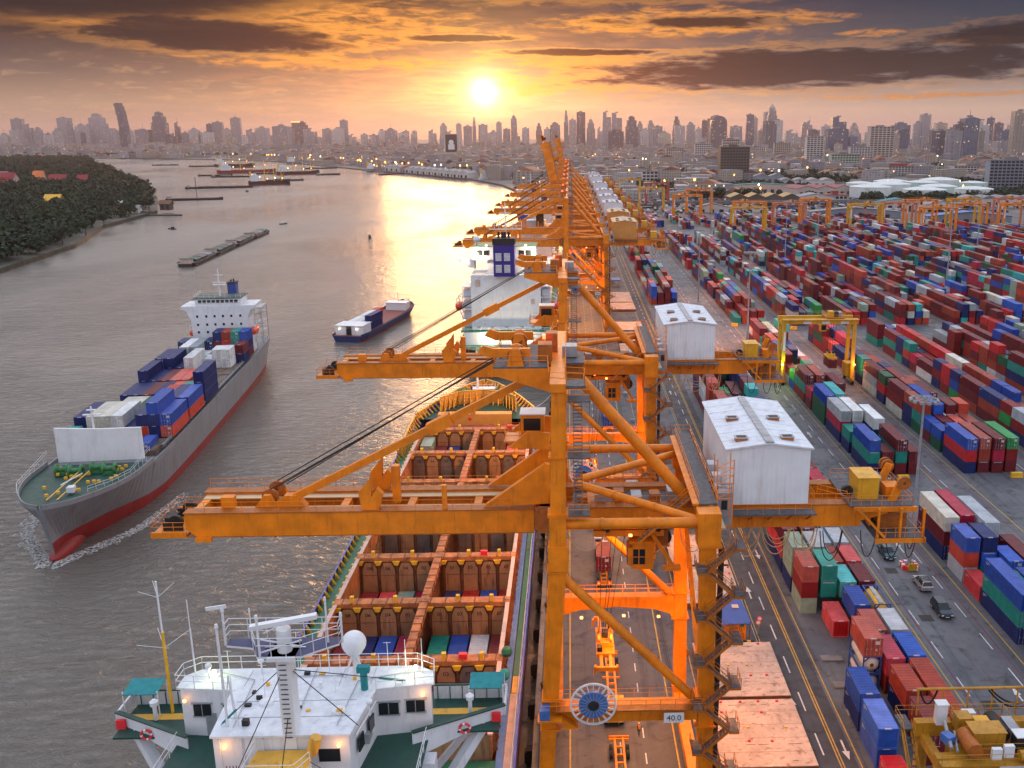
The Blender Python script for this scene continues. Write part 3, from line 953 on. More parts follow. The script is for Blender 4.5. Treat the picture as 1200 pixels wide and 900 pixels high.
    for k in range(20):
        t = 2 * pi * k / 20
        m.beam((c[0] + .6 * cos(t), c[1] - .3, c[2] + .6 * sin(t)), (c[0] + 1.4 * cos(t), c[1] - .3, c[2] + 1.4 * sin(t)), .05, .05, 1)
    m.lathe((c[0], c[1] - .3, c[2]), [(0.01, -.1), (.5, -.1), (.55, 0)], 16, 2, 'y')
    B(m, 'drum', [M['reelblue'], M['steelgrey'], M['dark']], reel, (OX, 0, 0))
    m = MB(); m.box(8.9, 10.9, -12.72, -12.66, 14.5, 15.6); sg = B(m, 'capacity_sign', M['signwhite'])
    text('40.0', .85, M['black'], sg, (9.9 - OX, -12.735, 15.02), (pi / 2, 0, 0))
    m = MB(); m.box(-3.4, -2.4, -13.2, -11.9, 15.3, 16.4, 0); m.box(-3.6, -1.2, -13.3, -11.8, 15.1, 15.3, 1); m.extr([(-1.2, 15.1), (.4, 13.9), (-1.2, 13.9)], 'y', -12.6, -11.8, 1)
    B(m, 'control_box', [M['reelblue'], M['orange']])
    # --- stair tower on the landside leg
    st, ld, hr2 = MB(), MB(), MB()
    zz = 1.6
    side = 0
    lv = 0
    while zz < 31:
        xa, xb = (12.7, 15.3) if side == 0 else (15.3, 12.7)
        z1 = zz + 2.45
        for yy in (-13.4, -12.5): st.beam((xa, yy, zz), (xb, yy, z1), .08, .28, 0)
        for k in range(9):
            f = (k + .5) / 9
            st.box(min(xa + (xb - xa) * f - .15, xa + (xb - xa) * f + .15), xa + (xb - xa) * f + .15, -13.4, -12.5, zz + 2.45 * f, zz + 2.45 * f + .05, 1)
        for yy in (-13.4, -12.5): hr2.tube((xa, yy, zz + 1), (xb, yy, z1 + 1), .03, 4, caps=False); hr2.tube((xa, yy, zz + .5), (xb, yy, z1 + .5), .025, 4, caps=False)
        for f in (0, .33, .66, 1): hr2.tube((xa + (xb - xa) * f, -13.4, zz + 2.45 * f), (xa + (xb - xa) * f, -13.4, zz + 2.45 * f + 1), .025, 4, caps=False)
        lx = xb if xb > 14 else xb - 1.0
        ld.box(lx, lx + 1.0, -13.6, -11.3, z1, z1 + .1, 0)
        ld.box(lx, lx + 1.0, -13.65, -13.55, z1 - .15, z1 + .1, 1)
        hr2.rail([(lx, -11.5, z1), (lx, -13.55, z1), (lx + 1.0, -13.55, z1), (lx + 1.0, -11.5, z1)], step=1.2)
        zz = z1; side = 1 - side; lv += 1
    B(st, 'stair_flight', [M['orange_dk'], M['grate']]); B(ld, 'landing', [M['grate'], M['orange_dk']]); B(hr2, 'handrail', M['orange_dk'])
    m = MB(); m.box(14.15, 14.5, -11.7, -10.4, 3, 32.8, 0); m.box(13.9, 14.6, -11.6, -10.5, 6.0, 7.2, 1)
    for z in range(3, 32, 3): m.box(13.75, 14.16, -11.5, -10.6, z, z + .1, 1)
    B(m, 'cable_tray', [M['dark'], M['steelgrey']])
    # --- festoon loops under the girder
    fp, fd = MB(), MB()
    def loop(mb, xa, xb, dep, y, z=31.2):
        pts = [Vector((xa + (xb - xa) * i / 12, y, z - dep * (1 - (2 * i / 12 - 1) ** 2) ** .62)) for i in range(13)]
        mb.path(pts, .055, 5)
    for i, (xa, xb, dep) in enumerate(((-.5, 3.4, 2.2), (14.3, 16.6, 3.0), (11.2, 14.0, 2.6), (16.9, 19.6, 3.1), (17.0, 18.6, 1.9), (19.8, 22.9, 3.0), (20.2, 22.7, 1.7), (23.1, 25.4, 2.8), (24.0, 25.7, 3.4))):
        loop(fp, xa, xb, dep, -3.7 + (i % 3) * .15)
        if i > 2: loop(fp, xa, xb, dep * .72, -3.5)
    for i, (xa, xb, dep) in enumerate(((25.9, 28.3, 3.4), (26.2, 28.2, 2.6), (30.2, 31.9, 3.0), (32.9, 34.5, 3.1), (34.9, 36.2, 3.2), (35.1, 36.0, 2.2))): loop(fd, xa, xb, dep, -3.7, 30.9)
    B(fp, 'festoon_cable', M['ropelit']); B(fd, 'festoon_cable', M['rope'])
    B(hr, 'hoist_rope', M['rope'])
    # --- floodlights
    fl = MB()
    for x, y, z in ((6.2, 10.2, 13.9), (1.0, 10.2, 13.7), (10.5, 10.2, 13.7), (4.0, -2.2, 30.9), (6.0, -4.0, 30.9), (12.2, 4.0, 33.5), (-6, 0, 31.0)):
        fl.box(x - .16, x + .16, y - .12, y + .12, z - .2, z)
    B(fl, 'floodlight', M['lamporange'])
    fl = MB(); fl.box(-2.9, -2.6, -.3, .3, 50.9, 51.3); B(fl, 'warning_lamp', M['lampred'])
    return root


crane0 = sts_crane()
crane0['label'] = 'nearest orange quay crane with white machinery house, lowered boom and cable reel'
crane0['group'] = 'ship to shore cranes along the quay'
CM = child_map()
def crane_copy(Y, label, house='white', boom=0.0):
    c = copy_tree(crane0, CM)
    c.location.y = Y
    c['label'] = label
    cm = [o for o in SC.objects if o.parent == c]
    for o in cm:
        n = o.name.split('.')[0]
        if house == 'tan' and n in ('house_wall', 'house_roof'):
            o.material_slots[0].link = 'OBJECT'
            o.material_slots[0].material = M['tan'] if n == 'house_wall' else M['tanroof']
        if boom:
            if n == 'boom': o.rotation_euler = (0, radians(boom), 0); o.scale = (1, 1, 1.6)
            if n in ('forestay', 'wire_rope'): D.objects.remove(o)
    return c
crane_copy(159, 'second orange quay crane with white machinery house beyond the empty holds')
crane_copy(352, 'third orange quay crane with the larger orange machinery house', 'tan')
crane_copy(396, 'fourth orange quay crane with smaller orange machinery house behind the first orange house', 'tan')
crane_copy(452, 'orange quay crane with its thick boom raised upright', 'white', 78)
crane_copy(500, 'orange quay crane with lowered boom just beyond the raised boom')
crane_copy(556, 'orange quay crane with white house, boom reaching over the third ship')
crane_copy(640, 'distant orange quay crane with lowered boom and bright white house')
crane_copy(735, 'hazy orange quay crane near the far end of the quay')
crane_copy(805, 'farthest orange quay crane with thin boom raised upright', 'white', 80)

# ------------------------------------------------------------------ ship parts
M['hull_grey'] = mat('light grey hull paint', (.22, .235, .26), .45, 0, .06, .2, RUST, .35, .25, streak=True)
M['boot_red'] = mat('red antifouling paint', (.26, .022, .022), .5, 0, .1, .3, (.12, .02, .015), .4, .3, streak=True)
M['hull_navy'] = mat('dark blue hull paint', (.015, .035, .13), .4, 0, .1, .3, RUST, .25, .3, streak=True)
M['hull_dark'] = mat('black hull paint', (.022, .016, .020), .45, 0, .15, .3, RUST, .3, .3, streak=True)
M['hull_blue'] = mat('violet blue rail paint', (.05, .07, .36), .4, 0, .1, .5)
M['deck_green'] = mat('green deck paint', (.02, .16, .085), .55, 0, .12, .4, (.05, .04, .03), .5, .5)
M['deck_dkgreen'] = mat('dark green deck paint', (.008, .06, .045), .55, 0, .15, .5, (.02, .02, .02), .4, .6)
M['deck_red'] = mat('brown red deck paint', (.24, .05, .035), .6, 0, .15, .4, (.06, .03, .02), .5, .4)
M['deck_rust'] = mat('worn hatch deck', (.17, .13, .10), .7, 0, .2, .4, (.05, .025, .015), .7, .5)
M['deck_pink'] = mat('pale primer deck', (.56, .42, .36), .7, 0, .1, .6, (.2, .12, .09), .5, .7)
M['holdwall'] = mat('ochre hold plating', (.40, .22, .11), .6, 0, .12, .35, (.14, .045, .02), .95, .5, bump=.1, streak=True)
M['holdgrey'] = mat('grey hold panel', (.16, .135, .125), .6, 0, .15, .5, (.12, .04, .02), .6, .4, streak=True)
M['holdsteel'] = mat('rusty cell guides', (.16, .055, .02), .65, 0, .25, .8, (.03, .014, .01), .7, .7)
M['holdbeam'] = mat('orange coaming steel', (.42, .15, .045), .6, 0, .25, .6, (.10, .03, .012), .95, .7)
M['bow_yellow'] = mat('yellow bulwark paint', (.78, .42, .05), .5, 0, .1, .5, (.30, .10, .03), .5, .5, streak=True)
M['bow_ochre'] = mat('ochre bulkhead paint', (.74, .34, .07), .5, 0, .06, .5, (.30, .10, .03), .3, .5)
M['fitting'] = mat('yellow deck fitting', (.80, .45, .03), .45, 0, .1, 1)
M['winch'] = mat('green winch paint', (.05, .22, .08), .5, 0, .2, 1, (.03, .02, .02), .5, 1)
M['lifeboat'] = mat('orange red lifeboat', (.75, .06, .02), .35, 0, .05, 1)
M['buoy'] = mat('red life ring', (.80, .03, .04), .5, 0, .05, 1)
M['canvas_teal'] = mat('teal canvas', (.01, .22, .24), .7, 0, .12, 1.5)
M['funnel_violet'] = mat('violet blue funnel paint', (.035, .02, .24), .4, 0, .08, .6)
M['hatchcream'] = mat('cream hatch cover', (.50, .44, .36), .65, 0, .12, .3, (.14, .08, .05), .6, .5)
M['foam'] = mat('white bow foam', (.62, .62, .60), .8, 0, .1, 1)
def thin_foam():
    t = NT(M['foam'].node_tree)
    b = t.n['Principled BSDF']
    tc = t.n.new('ShaderNodeTexCoord').outputs['Object']
    t.l.new(t.mul(t.ss(t.noise(tc, 2.2, 6.0, .75), .42, .62), .85), b.inputs['Alpha'])
thin_foam()
M['deck_grey'] = mat('grey deck paint', (.20, .21, .22), .6, 0, .15, .5, (.08, .04, .03), .5, .5)
M['mastwhite'] = mat('white mast paint', (.78, .80, .83), .4, 0, .04, 1, (.4, .3, .2), .2, 1)
M['radarblue'] = mat('dark blue platform', (.015, .03, .12), .5, 0, .1, 1)


def hull(st, xc, zw, zk, boot, bulwark=0.0, tw=.25, rake=0.0):
    """st: (y, half beam at deck, half beam at waterline, deck z); materials 0 side, 1 boot, 2 deck, 3 rail"""
    m = MB()
    rings = []
    for y, hd, hw, zd in st:
        hb = hw + (hd - hw) * .22
        bt = boot + (1.6 * min(1, max(0, (y - 45) / 20)) if rake > 6 else 0)
        rk = rake * max(0.0, 1 - 1.35 * hw / hd) if st.index((y, hd, hw, zd)) > len(st) // 2 else 0.0
        rings.append([(hw * .75, zk, y - rk), (hw, zw, y - rk), (hb, bt, y - rk * .72), (hd, zd, y), (hd, zd + bulwark, y)])
    for a, b in zip(range(len(st)), range(1, len(st))):
        ya, yb = st[a][0], st[b][0]
        for k in range(4 if bulwark else 3):
            A0, A1, B0, B1 = rings[a][k], rings[a][k + 1], rings[b][k], rings[b][k + 1]
            mm = 1 if k < 2 else (3 if k == 3 else 0)
            for s in (1, -1):
                q = [(xc + s * A0[0], A0[2], A0[1]), (xc + s * B0[0], B0[2], B0[1]), (xc + s * B1[0], B1[2], B1[1]), (xc + s * A1[0], A1[2], A1[1])]
                if s < 0: q = q[::-1]
                m.quad(*q[::-1], mm)
            if k == 3 and bulwark:
                for s in (1, -1):
                    q = [(xc + s * (A0[0] - tw), ya, A0[1]), (xc + s * (B0[0] - tw), yb, B0[1]), (xc + s * (B1[0] - tw), yb, B1[1]), (xc + s * (A1[0] - tw), ya, A1[1])]
                    m.quad(*(q if s > 0 else q[::-1]), 3)
                    q = [(xc + s * (A1[0] - tw), ya, A1[1]), (xc + s * (B1[0] - tw), yb, B1[1]), (xc + s * B1[0], yb, B1[1]), (xc + s * A1[0], ya, A1[1])]
                    m.quad(*(q[::-1] if s > 0 else q), 3)
    for e in (0, -1):
        y = st[e][0]
        r = rings[e][:4]
        pts = [(xc + p[0], p[2], p[1]) for p in r] + [(xc - p[0], p[2], p[1]) for p in r[::-1]]
        m.poly(pts if e == 0 else pts[::-1], 0)
    return m


def dens(st, n=4):
    """more sections by smooth interpolation, keeping sharp steps"""
    out = [st[0]]
    for i in range(len(st) - 1):
        p1, p2 = st[i], st[i + 1]
        if p2[0] - p1[0] < .2: out.append(p2); continue
        p0 = st[i - 1] if i and p1[0] - st[i - 1][0] > .2 else p1
        p3 = st[i + 2] if i + 2 < len(st) and st[i + 2][0] - p2[0] > .2 else p2
        for k in range(1, n + 1):
            t = k / n
            r = [p1[0] + (p2[0] - p1[0]) * t]
            for j in (1, 2, 3):
                L = p2[0] - p1[0]
                m1 = (p2[j] - p0[j]) / max(.1, p2[0] - p0[0]) * L; m2 = (p3[j] - p1[j]) / max(.1, p3[0] - p1[0]) * L
                r.append((2 * t ** 3 - 3 * t * t + 1) * p1[j] + (t ** 3 - 2 * t * t + t) * m1 + (3 * t * t - 2 * t ** 3) * p2[j] + (t ** 3 - t * t) * m2)
            out.append(tuple(r) if k < n else p2)
    return out


def deck_y(m, st, xc, ya, yb, mi, inset, dz):
    i0 = min(i for i, q in enumerate(st) if q[0] >= ya); i1 = max(i for i, q in enumerate(st) if q[0] <= yb)
    deck_poly(m, st, xc, i0, i1, mi, inset, dz)


def deck_poly(m, st, xc, i0, i1, mi, inset=.0, dz=0.0):
    for a in range(i0, i1):
        b = a + 1
        (ya, ha, _, za), (yb, hb, _, zb) = st[a], st[b]
        m.quad((xc - ha + inset, ya, za + dz), (xc + ha - inset, ya, za + dz), (xc + hb - inset, yb, zb + dz), (xc - hb + inset, yb, zb + dz), mi)


def partsof(root, org):
    def P(mb, name, mats, parent=None):
        mb.v = [(x - org[0], y - org[1], z - org[2]) for x, y, z in mb.v]
        return mb.build(name, mats, parent or root)
    return P


def windows(P, parent, face, u0, u1, v0, v1, nu, nv, w, h, at, name='window', gl=None, skip=None):
    """separate window panes on a flat wall; face 'x-','x+','y-','y+'; at is the wall's plane"""
    gl = gl or M['glass']
    out = []
    for i in range(nu):
        for j in range(nv):
            if skip and skip(i, j): continue
            u = u0 + (u1 - u0) * (i + .5) / nu
            v = v0 + (v1 - v0) * (j + .5) / nv
            m = MB()
            e = .03
            if face == 'y-': m.box(u - w / 2, u + w / 2, at - e, at + .02, v - h / 2, v + h / 2)
            elif face == 'y+': m.box(u - w / 2, u + w / 2, at - .02, at + e, v - h / 2, v + h / 2)
            elif face == 'x-': m.box(at - e, at + .02, u - w / 2, u + w / 2, v - h / 2, v + h / 2)
            else: m.box(at - .02, at + e, u - w / 2, u + w / 2, v - h / 2, v + h / 2)
            out.append(P(m, name, gl, parent))
    return out


# ------------------------------------------------------------------ the empty ship under the nearest crane
def moored_ship():
    xc = -21.3
    org = (xc, 130, -2.5)
    root = thing('container_ship', 'docked container ship with open empty holds, white bridge and yellow bow', 'ship', org)
    P1 = partsof(root, org)
    def P(mb, name, mats, parent=None):
        mb.v = [(x, y, z - .9 if z > 26.4 and y < 72 else z) for x, y, z in mb.v]
        return P1(mb, name, mats, parent)
    st = [(44, 14.2, 12.5, 6), (60, 15, 14.2, 6), (100, 15, 14.5, 6), (170, 15, 14, 6), (190, 15, 12.5, 6), (200, 14.9, 10.5, 6), (206, 14.4, 9, 6.0), (206.05, 14.4, 9, 8.2), (211, 12.0, 7.0, 8.6), (216, 9.4, 4.6, 9.2), (221, 6.4, 2.6, 9.8), (225, 3.2, 1.0, 10.3), (227.4, .25, .2, 10.6)]
    h = hull(dens(st), xc, -2.5, -8, .2, .9, rake=5.0)
    P(h, 'hull', [M['hull_navy'], M['boot_red'], M['deck_green'], M['hull_blue']])
    XL, XR = -32.4, -9.0
    B = [88, 102.4, 117.3, 131.7, 148.5, 163.7, 180, 195.5]
    m = MB()
    m.box(XR + 1.45, xc + 14.75, 100, 205.9, 5.85, 6.0, 0); m.box(XL - 3.7, XL - .6, 60, 205.9, 5.85, 6.0, 0)
    m.box(XR + .9, xc + 14.75, 44.2, 99.9, 5.85, 6.02, 1); m.box(XR + 1.45, xc + 14.74, 100, 103.6, 6.0, 6.03, 2)
    m.box(XL - 3.7, XR + 1, 44.2, 87.5, 5.8, 5.95, 0); m.box(XL - .6, XR + 1.45, 196, 205.9, 5.85, 6.0, 0)
    P(m, 'deck', [M['deck_green'], M['deck_pink'], M['bow_yellow']])
    m = MB(); m.box(XL + 1.5, XR - 1.5, 198.0, 204.6, 6.0, 7.3); P(m, 'hatch_cover', M['deck_red'])
    # passage line between coaming and green deck
    m = MB(); m.box(XR + .55, XR + 1.35, 60, 203, 6.0, 6.25); m.box(XL - .6, XL - .2, 88, 200, 6, 6.2); P(m, 'pipe_tray', M['reelblue'])
    # coamings
    m = MB()
    for x in (XR, XL):
        s = 1 if x == XR else -1
        m.box(x - .12, x + .12, 87.6, 196, 5.8, 9.0, 1); m.box(x - .28, x + .28, 87.6, 196, 9.0, 9.16, 0)
        for k in range(54): y = 89 + 2 * k; m.extr([(x + s * .12, 6), (x + s * .75, 6), (x + s * .12, 8.9)][::s], 'y', y, y + .1, 1)
    P(m, 'coaming', [M['deck_pink'], M['holdbeam']])
    m = MB()
    for k in range(54):
        y = 89 + 2 * k
        m.box(XL - 1.0, XL - .45, y, y + .55, 7.9, 8.3, 0)
        m.extr([(xc - 14.7, 6.0), (xc - 14.1, 6.0), (xc - 14.7, 7.0)], 'y', y, y + .5, 0)
    o = P(m, 'deck_bracket', M['fitting']); o['kind'] = 'stuff'
    m = MB(); m.rail([(xc + 14.6, 60, 6.0), (xc + 14.6, 200, 6.0)], step=3, r=.04); P(m, 'handrail', M['mastwhite'])
    # hold pit
    m = MB()
    m.quad((XL, 88, -4.0), (XR, 88, -4.0), (XR, 195.5, -4.0), (XL, 195.5, -4.0), 1)
    m.quad((XL + .01, 88, -4), (XL + .01, 195.5, -4), (XL + .01, 195.5, 5.8), (XL + .01, 88, 5.8), 0)
    m.quad((XR - .01, 195.5, -4), (XR - .01, 88, -4), (XR - .01, 88, 5.8), (XR - .01, 195.5, 5.8), 0)
    m.quad((XL, 87.9, -4), (XR, 87.9, -4), (XR, 87.9, 8.8), (XL, 87.9, 8.8), 0)
    P(m, 'hold', [M['holdwall'], M['holdsteel']])
    gx = -20.4
    names = ['08', '06', '04', '02', '01', '03', '05', '07']
    cw = 2.72
    cells = [XL + .35 + cw * k for k in range(4)] + [gx + .85 + cw * k for k in range(4)]
    for j, y in enumerate(B):
        if j == 0: continue
        m = MB()
        m.box(XL + .12, XR - .12, y - .1, y + 1.0, -4, 8.3, 1)
        m.box(XL - .3, XR + .3, y - .35, y + 1.25, 8.55, 9.2, 0)
        for k, x in enumerate(cells + [gx - .75, XR - .3]): m.box(x - .22, x + .10, y - .42, y - .1, -4, 8.55, 2)
        for k in range(12): x = XL + .8 + 2.0 * k; m.box(x, x + .16, y - .36, y + 1.26, 9.2, 9.26, 2)
        bk = P(m, 'bulkhead', [M['holdbeam'], M['holdsteel'], M['holdsteel']])
        for k, x in enumerate(cells):
            m = MB(); x0, x1, yy = x + .16, x + cw - .36, y - .34
            g = j in (1, 4, 5)
            m.extr([(x0, -3.9), (x1, -3.9), (x1, 7.2), (x1 - .45, 8.3), (x0 + .45, 8.3), (x0, 7.2)], 'y', yy, yy + .2, 0)
            m.box(x0 + .02, x1 - .02, yy - .03, yy, 6.3, 6.36, 1); m.box(x0 + .02, x1 - .02, yy - .03, yy, 3.0, 3.05, 1)
            pn = P(m, 'hold_panel', [M['holdgrey'] if j in (1, 4, 6) and k % 2 == 0 else M['holdwall'], M['holdsteel']], bk)
            if j < 7:
                t = text(names[k], .75, M['black'], bk, ((x0 + x1) / 2 - org[0], yy - .02 - org[1], 7.45 - org[2]), (pi / 2, 0, 0), 'bay_number')
            m = MB(); m.extr([(x - .62, 8.75), (x + .5, 8.75), (x + .25, 8.15), (x - .35, 8.15)], 'y', yy - .45, yy - .12)
            P(m, 'cell_guide_cap', M['fitting'], bk)
        for x in (XL + 2.2, XL + 8.1, gx + 4.6, gx + 9.2):
            m = MB(); m.box(x - .25, x + .25, y - .1, y + .4, 9.2, 10.1); P(m, 'twistlock_post', M['fitting'], bk)
        if j % 2: m = MB(); m.box(gx + 6.4, gx + 7.4, y, y + .6, 9.2, 9.9); P(m, 'red_box', M['buoy'], bk)
    m = MB(); m.box(gx - .55, gx + .55, 88, 195.5, 8.3, 9.3, 0)
    for k in range(53): m.box(gx - .6, gx + .6, 89 + 2 * k, 89.3 + 2 * k, 7.7, 9.34, 1)
    m.box(gx - .08, gx + .08, 88, 195.5, 2.5, 8.3, 1)
    P(m, 'centre_girder', [M['holdbeam'], M['holdsteel']])
    # forecastle
    m = MB()
    m.poly([(xc - 14.0, 206.2, 8.2), (xc + 14.0, 206.2, 8.2), (xc + 11.8, 211, 8.6), (xc + 9.2, 216, 9.2), (xc + 6.2, 221, 9.8), (xc + 3, 225, 10.3), (xc - 3, 225, 10.3), (xc - 6.2, 221, 9.8), (xc - 9.2, 216, 9.2), (xc - 11.8, 211, 8.6)], 0)
    P(m, 'forecastle_deck', M['deck_dkgreen'])
    m = MB(); m.box(xc - 9.2, xc + 7.6, 205.9, 206.3, 6.0, 9.4, 0); m.box(xc - 9.2, xc + 7.6, 206.3, 208.3, 9.2, 9.4, 0)
    m.box(-23.0, -21.9, 205.6, 206.8, 9.4, 11.2, 0)
    m.tube((-23.2, 205.85, 8.3), (-23.2, 205.8, 8.3), .42, 14, 1); m.box(-17.6, -16.6, 205.85, 205.9, 6.2, 8.2, 2)
    P(m, 'forecastle_bulkhead', [M['bow_ochre'], M['buoy'], M['bow_yellow']])
    # breakwater with its stays
    m = MB()
    ptsb = [(xc - 9.0, 210.2), (xc - 5.5, 215.2), (xc + .2, 216.6), (xc + 5.2, 215.2), (xc + 8.4, 210.6)]
    for a, b in zip(ptsb, ptsb[1:]):
        m.quad((a[0], a[1], 8.9), (b[0], b[1], 8.9), (b[0], b[1], 12.3), (a[0], a[1], 12.3), 0)
        m.quad((b[0], b[1] + .12, 8.9), (a[0], a[1] + .12, 8.9), (a[0], a[1] + .12, 12.3), (b[0], b[1] + .12, 12.3), 0)
        m.beam((a[0], a[1], 12.3), (b[0], b[1], 12.3), .3, .14, 1)
        for f in (0, .25, .5, .75, 1):
            px, py = a[0] + (b[0] - a[0]) * f, a[1] + (b[1] - a[1]) * f
            m.extr([(py, 8.9), (py, 12.2), (py - 1.4, 8.9)], 'x', px - .07, px + .07, 1)
        for z in (9.8, 10.6, 11.4): m.beam((a[0], a[1] - .06, z), (b[0], b[1] - .06, z), .10, .08, 1)
    P(m, 'breakwater', [M['bow_ochre'], M['bow_yellow']])
    # bulwark of the bow with stays
    m = MB()
    edge = [(205.9, 14.2, 8.2), (211, 12.0, 8.6), (216, 9.4, 9.2), (221, 6.4, 9.8), (225, 3.2, 10.3), (227.3, .3, 10.6)]
    edge0 = [(186, 14.95, 6.0), (194, 14.9, 6.2), (200, 14.8, 6.8), (205.9, 14.3, 7.6)]
    for E_, hgt in ((edge, 1.5), (edge0, 1.7)):
        for (ya, ha, za), (yb, hb, zb) in zip(E_, E_[1:]):
            for s in (1, -1):
                A, C = Vector((xc + s * ha, ya, za)), Vector((xc + s * hb, yb, zb)); up = Vector((0, 0, hgt))
                inn = Vector((-s * .18, 0, 0))
                q = [A + inn, C + inn, C + inn + up, A + inn + up]; q = q if s > 0 else q[::-1]
                m.quad(*q, 0)
                q2 = [A, A + up, C + up, C]; q2 = q2 if s > 0 else q2[::-1]
                m.quad(*q2, 2)
                m.beam(A + up + inn * .5, C + up + inn * .5, .42, .14, 1)
                n = max(2, int((C - A).length / 1.3))
                for i in range(n):
                    p = A.lerp(C, (i + .5) / n)
                    m.beam(p + Vector((-s * 1.5, -.6, .05)), p + Vector((-s * .2, 0, hgt - .05)), .12, .35, 1)
    P(m, 'bulwark', [M['bow_ochre'], M['bow_yellow'], M['hull_blue']])
    m = MB(); m.tube((-22.4, 217.8, 9.3), (-22.4, 217.8, 21.5), .34, 12, r2=.2); m.tube((-22.4, 217.8, 17), (-20.8, 217.8, 17), .06, 6)
    m.rail([(-23.6, 216.9, 12.4), (-18.2, 216.9, 12.4), (-18.2, 219, 12.4)], m=0); m.box(-23.6, -18.2, 216.9, 219, 12.3, 12.4)
    P(m, 'foremast', M['mastwhite'])
    for x in (-26.0, -17.0):
        m = MB(); m.lathe((x, 220.0, 10.9), [(.5, -1.1), (1.0, -1.1), (1.0, -.7), (.6, -.7), (.6, .7), (1.0, .7), (1.0, 1.1), (.5, 1.1)], 12, 0, 'x'); m.box(x - 1.3, x + 1.3, 219.2, 220.8, 9.6, 10.3)
        P(m, 'winch', M['winch'])
    # ---------------- bridge at the stern
    m = MB()
    m.box(-29.2, -12.2, 54.5, 68.6, 6.0, 27.0, 0)
    m.box(-29.35, -12.05, 54.4, 68.7, 26.75, 26.98, 0)
    P(m, 'accommodation', M['white'])
    m = MB()
    m.box(-30.2, -11.2, 53.2, 69.4, 27.0, 27.08, 0)
    P(m, 'bridge_deck', M['deck_dkgreen'])
    # wheelhouse
    m = MB()
    plan = [(-25.4, 58.2), (-15.9, 58.2), (-15.2, 63.6), (-11.0, 64.2), (-11.2, 65.8), (-12.6, 66.7), (-29.0, 66.7), (-30.0, 65.8), (-30.0, 64.2), (-25.8, 63.8)]
    m.prism(plan, 27.08, 31.0, 0)
    wh = P(m, 'wheelhouse', M['white'])
    m = MB()
    plan2 = [(cx_ + (x - cx_) * 1.03, cy_ + (y - cy_) * 1.03) for x, y in plan for cx_, cy_ in ((-20.5, 63.5),)]
    m.prism(plan2, 31.0, 31.16, 0)
    P(m, 'wheelhouse_roof', M['whiteroof'])
    # windows of the wheelhouse
    for (x, y, z, w_) in ((-28.4, 64.0, 29.4, 1.3), (-26.4, 63.86, 29.4, .7), (-14.2, 63.72, 29.4, 1.5), (-12.2, 64.0, 29.4, 1.4)):
        m = MB(); m.cbox((x, y - .05, z), (w_, .12, .95), 0, .07 if x > -20 else 0); m.cbox((x, y - .02, z + .58), (w_ + .3, .2, .1), 1); m.cbox((x, y - .02, z - .56), (w_ + .2, .2, .08), 1); m.cbox((x, y - .08, z), (.06, .12, .95), 1); P(m, 'window', [M['glass'], M['steelgrey']], wh)
    for y in (59.8, 62.0):
        m = MB(); m.cbox((-15.68 + (y - 58.2) * .13, y, 29.3), (.12, 1.0, 1.1), 0, -.13); P(m, 'window', M['glass'], wh)
    m = MB(); m.box(-18.1, -16.6, 58.13, 58.2, 28.9, 29.9); P(m, 'window', M['glass'], wh)
    # roof rails
    m = MB(); rp = [(x, y, 31.16) for x, y in plan2]
    m.rail([rp[9], rp[8], rp[7], rp[6], rp[5], rp[4], rp[3], rp[2]], step=1.6, r=.035)
    m.rail([(-29.8, 53.4, 27.08), (-11.4, 53.4, 27.08)], step=1.8); m.rail([(-11.3, 53.4, 27.08), (-11.3, 63.0, 27.08)], step=1.5); m.rail([(-30.1, 53.4, 27.08), (-30.1, 63.0, 27.08)], step=1.5)
    P(m, 'handrail', M['mastwhite'])
    # wings
    for s in (1, -1):
        cx0 = -20.7
        x_in, x_out = cx0 + s * 9.2, cx0 + s * 14.8
        m = MB()
        lo, hi = min(x_in, x_out), max(x_in, x_out)
        m.box(lo, hi, 64.0, 68.4, 26.9, 27.06, 1)
        m.box(lo, hi, 66.2, 67.0, 27.06, 27.10, 2)
        def yn(x): return 64.0 + (abs(x - cx0) - 9.4) * .33
        # near parapet tapering outward
        xi, xo = cx0 + s * 8.4, cx0 + s * 15.2
        a0, a1 = (xi, 62.4), (xo, 65.8)
        if s < 0: pass
        for dy, r_ in ((0, 1), (.16, -1)):
            q = [(a0[0], a0[1] + dy, 24.9), (a1[0], a1[1] + dy, 26.4), (a1[0], a1[1] + dy, 28.1), (a0[0], a0[1] + dy, 28.1)]
            if (s > 0) != (r_ > 0): q = q[::-1]
            m.quad(*q, 0)
        m.beam((a0[0], a0[1] + .08, 28.1), (a1[0], a1[1] + .08, 28.1), .4, .10, 3)
        ya, yb = (67.9, 68.0)
        m.box(lo, hi + (.4 if s > 0 else 0), 68.4, 68.55, 26.9, 28.25, 0); m.box(lo, hi, 68.38, 68.6, 28.25, 28.34, 3)
        for k in range(6): m.box(lo + 1.0 * k + .3, lo + 1.0 * k + .36, 68.34, 68.4, 27.06, 28.2, 3)
        m.box(x_out - .08 + s * .36, x_out + .08 + s * .36, 65.7, 68.5, 26.4, 28.1, 0)
        m.poly([(x_in, 64, 26.85), (x_in, 68.4, 26.85), (x_out, 68.4, 26.85), (x_out, 65.6, 26.85)][::(1 if s > 0 else -1)], 0)
        wing = P(m, 'bridge_wing', [M['white'], M['deck_dkgreen'], M['bow_yellow'], M['deck_dkgreen']])
        m = MB(); m.beam((cx0 + s * 13.6, 65.4, 26.0), (cx0 + s * 9.0, 62.4, 19.5), .8, .7); m.beam((cx0 + s * 13.6, 68.0, 26.6), (cx0 + s * 9.0, 67.5, 20.0), .5, .5)
        m.box(cx0 + s * 9.7 - .45, cx0 + s * 9.7 + .45, 61.4, 62.8, 17, 25.2)
        P(m, 'wing_strut', M['white'], wing)
        # canopy and life ring
        m = MB()
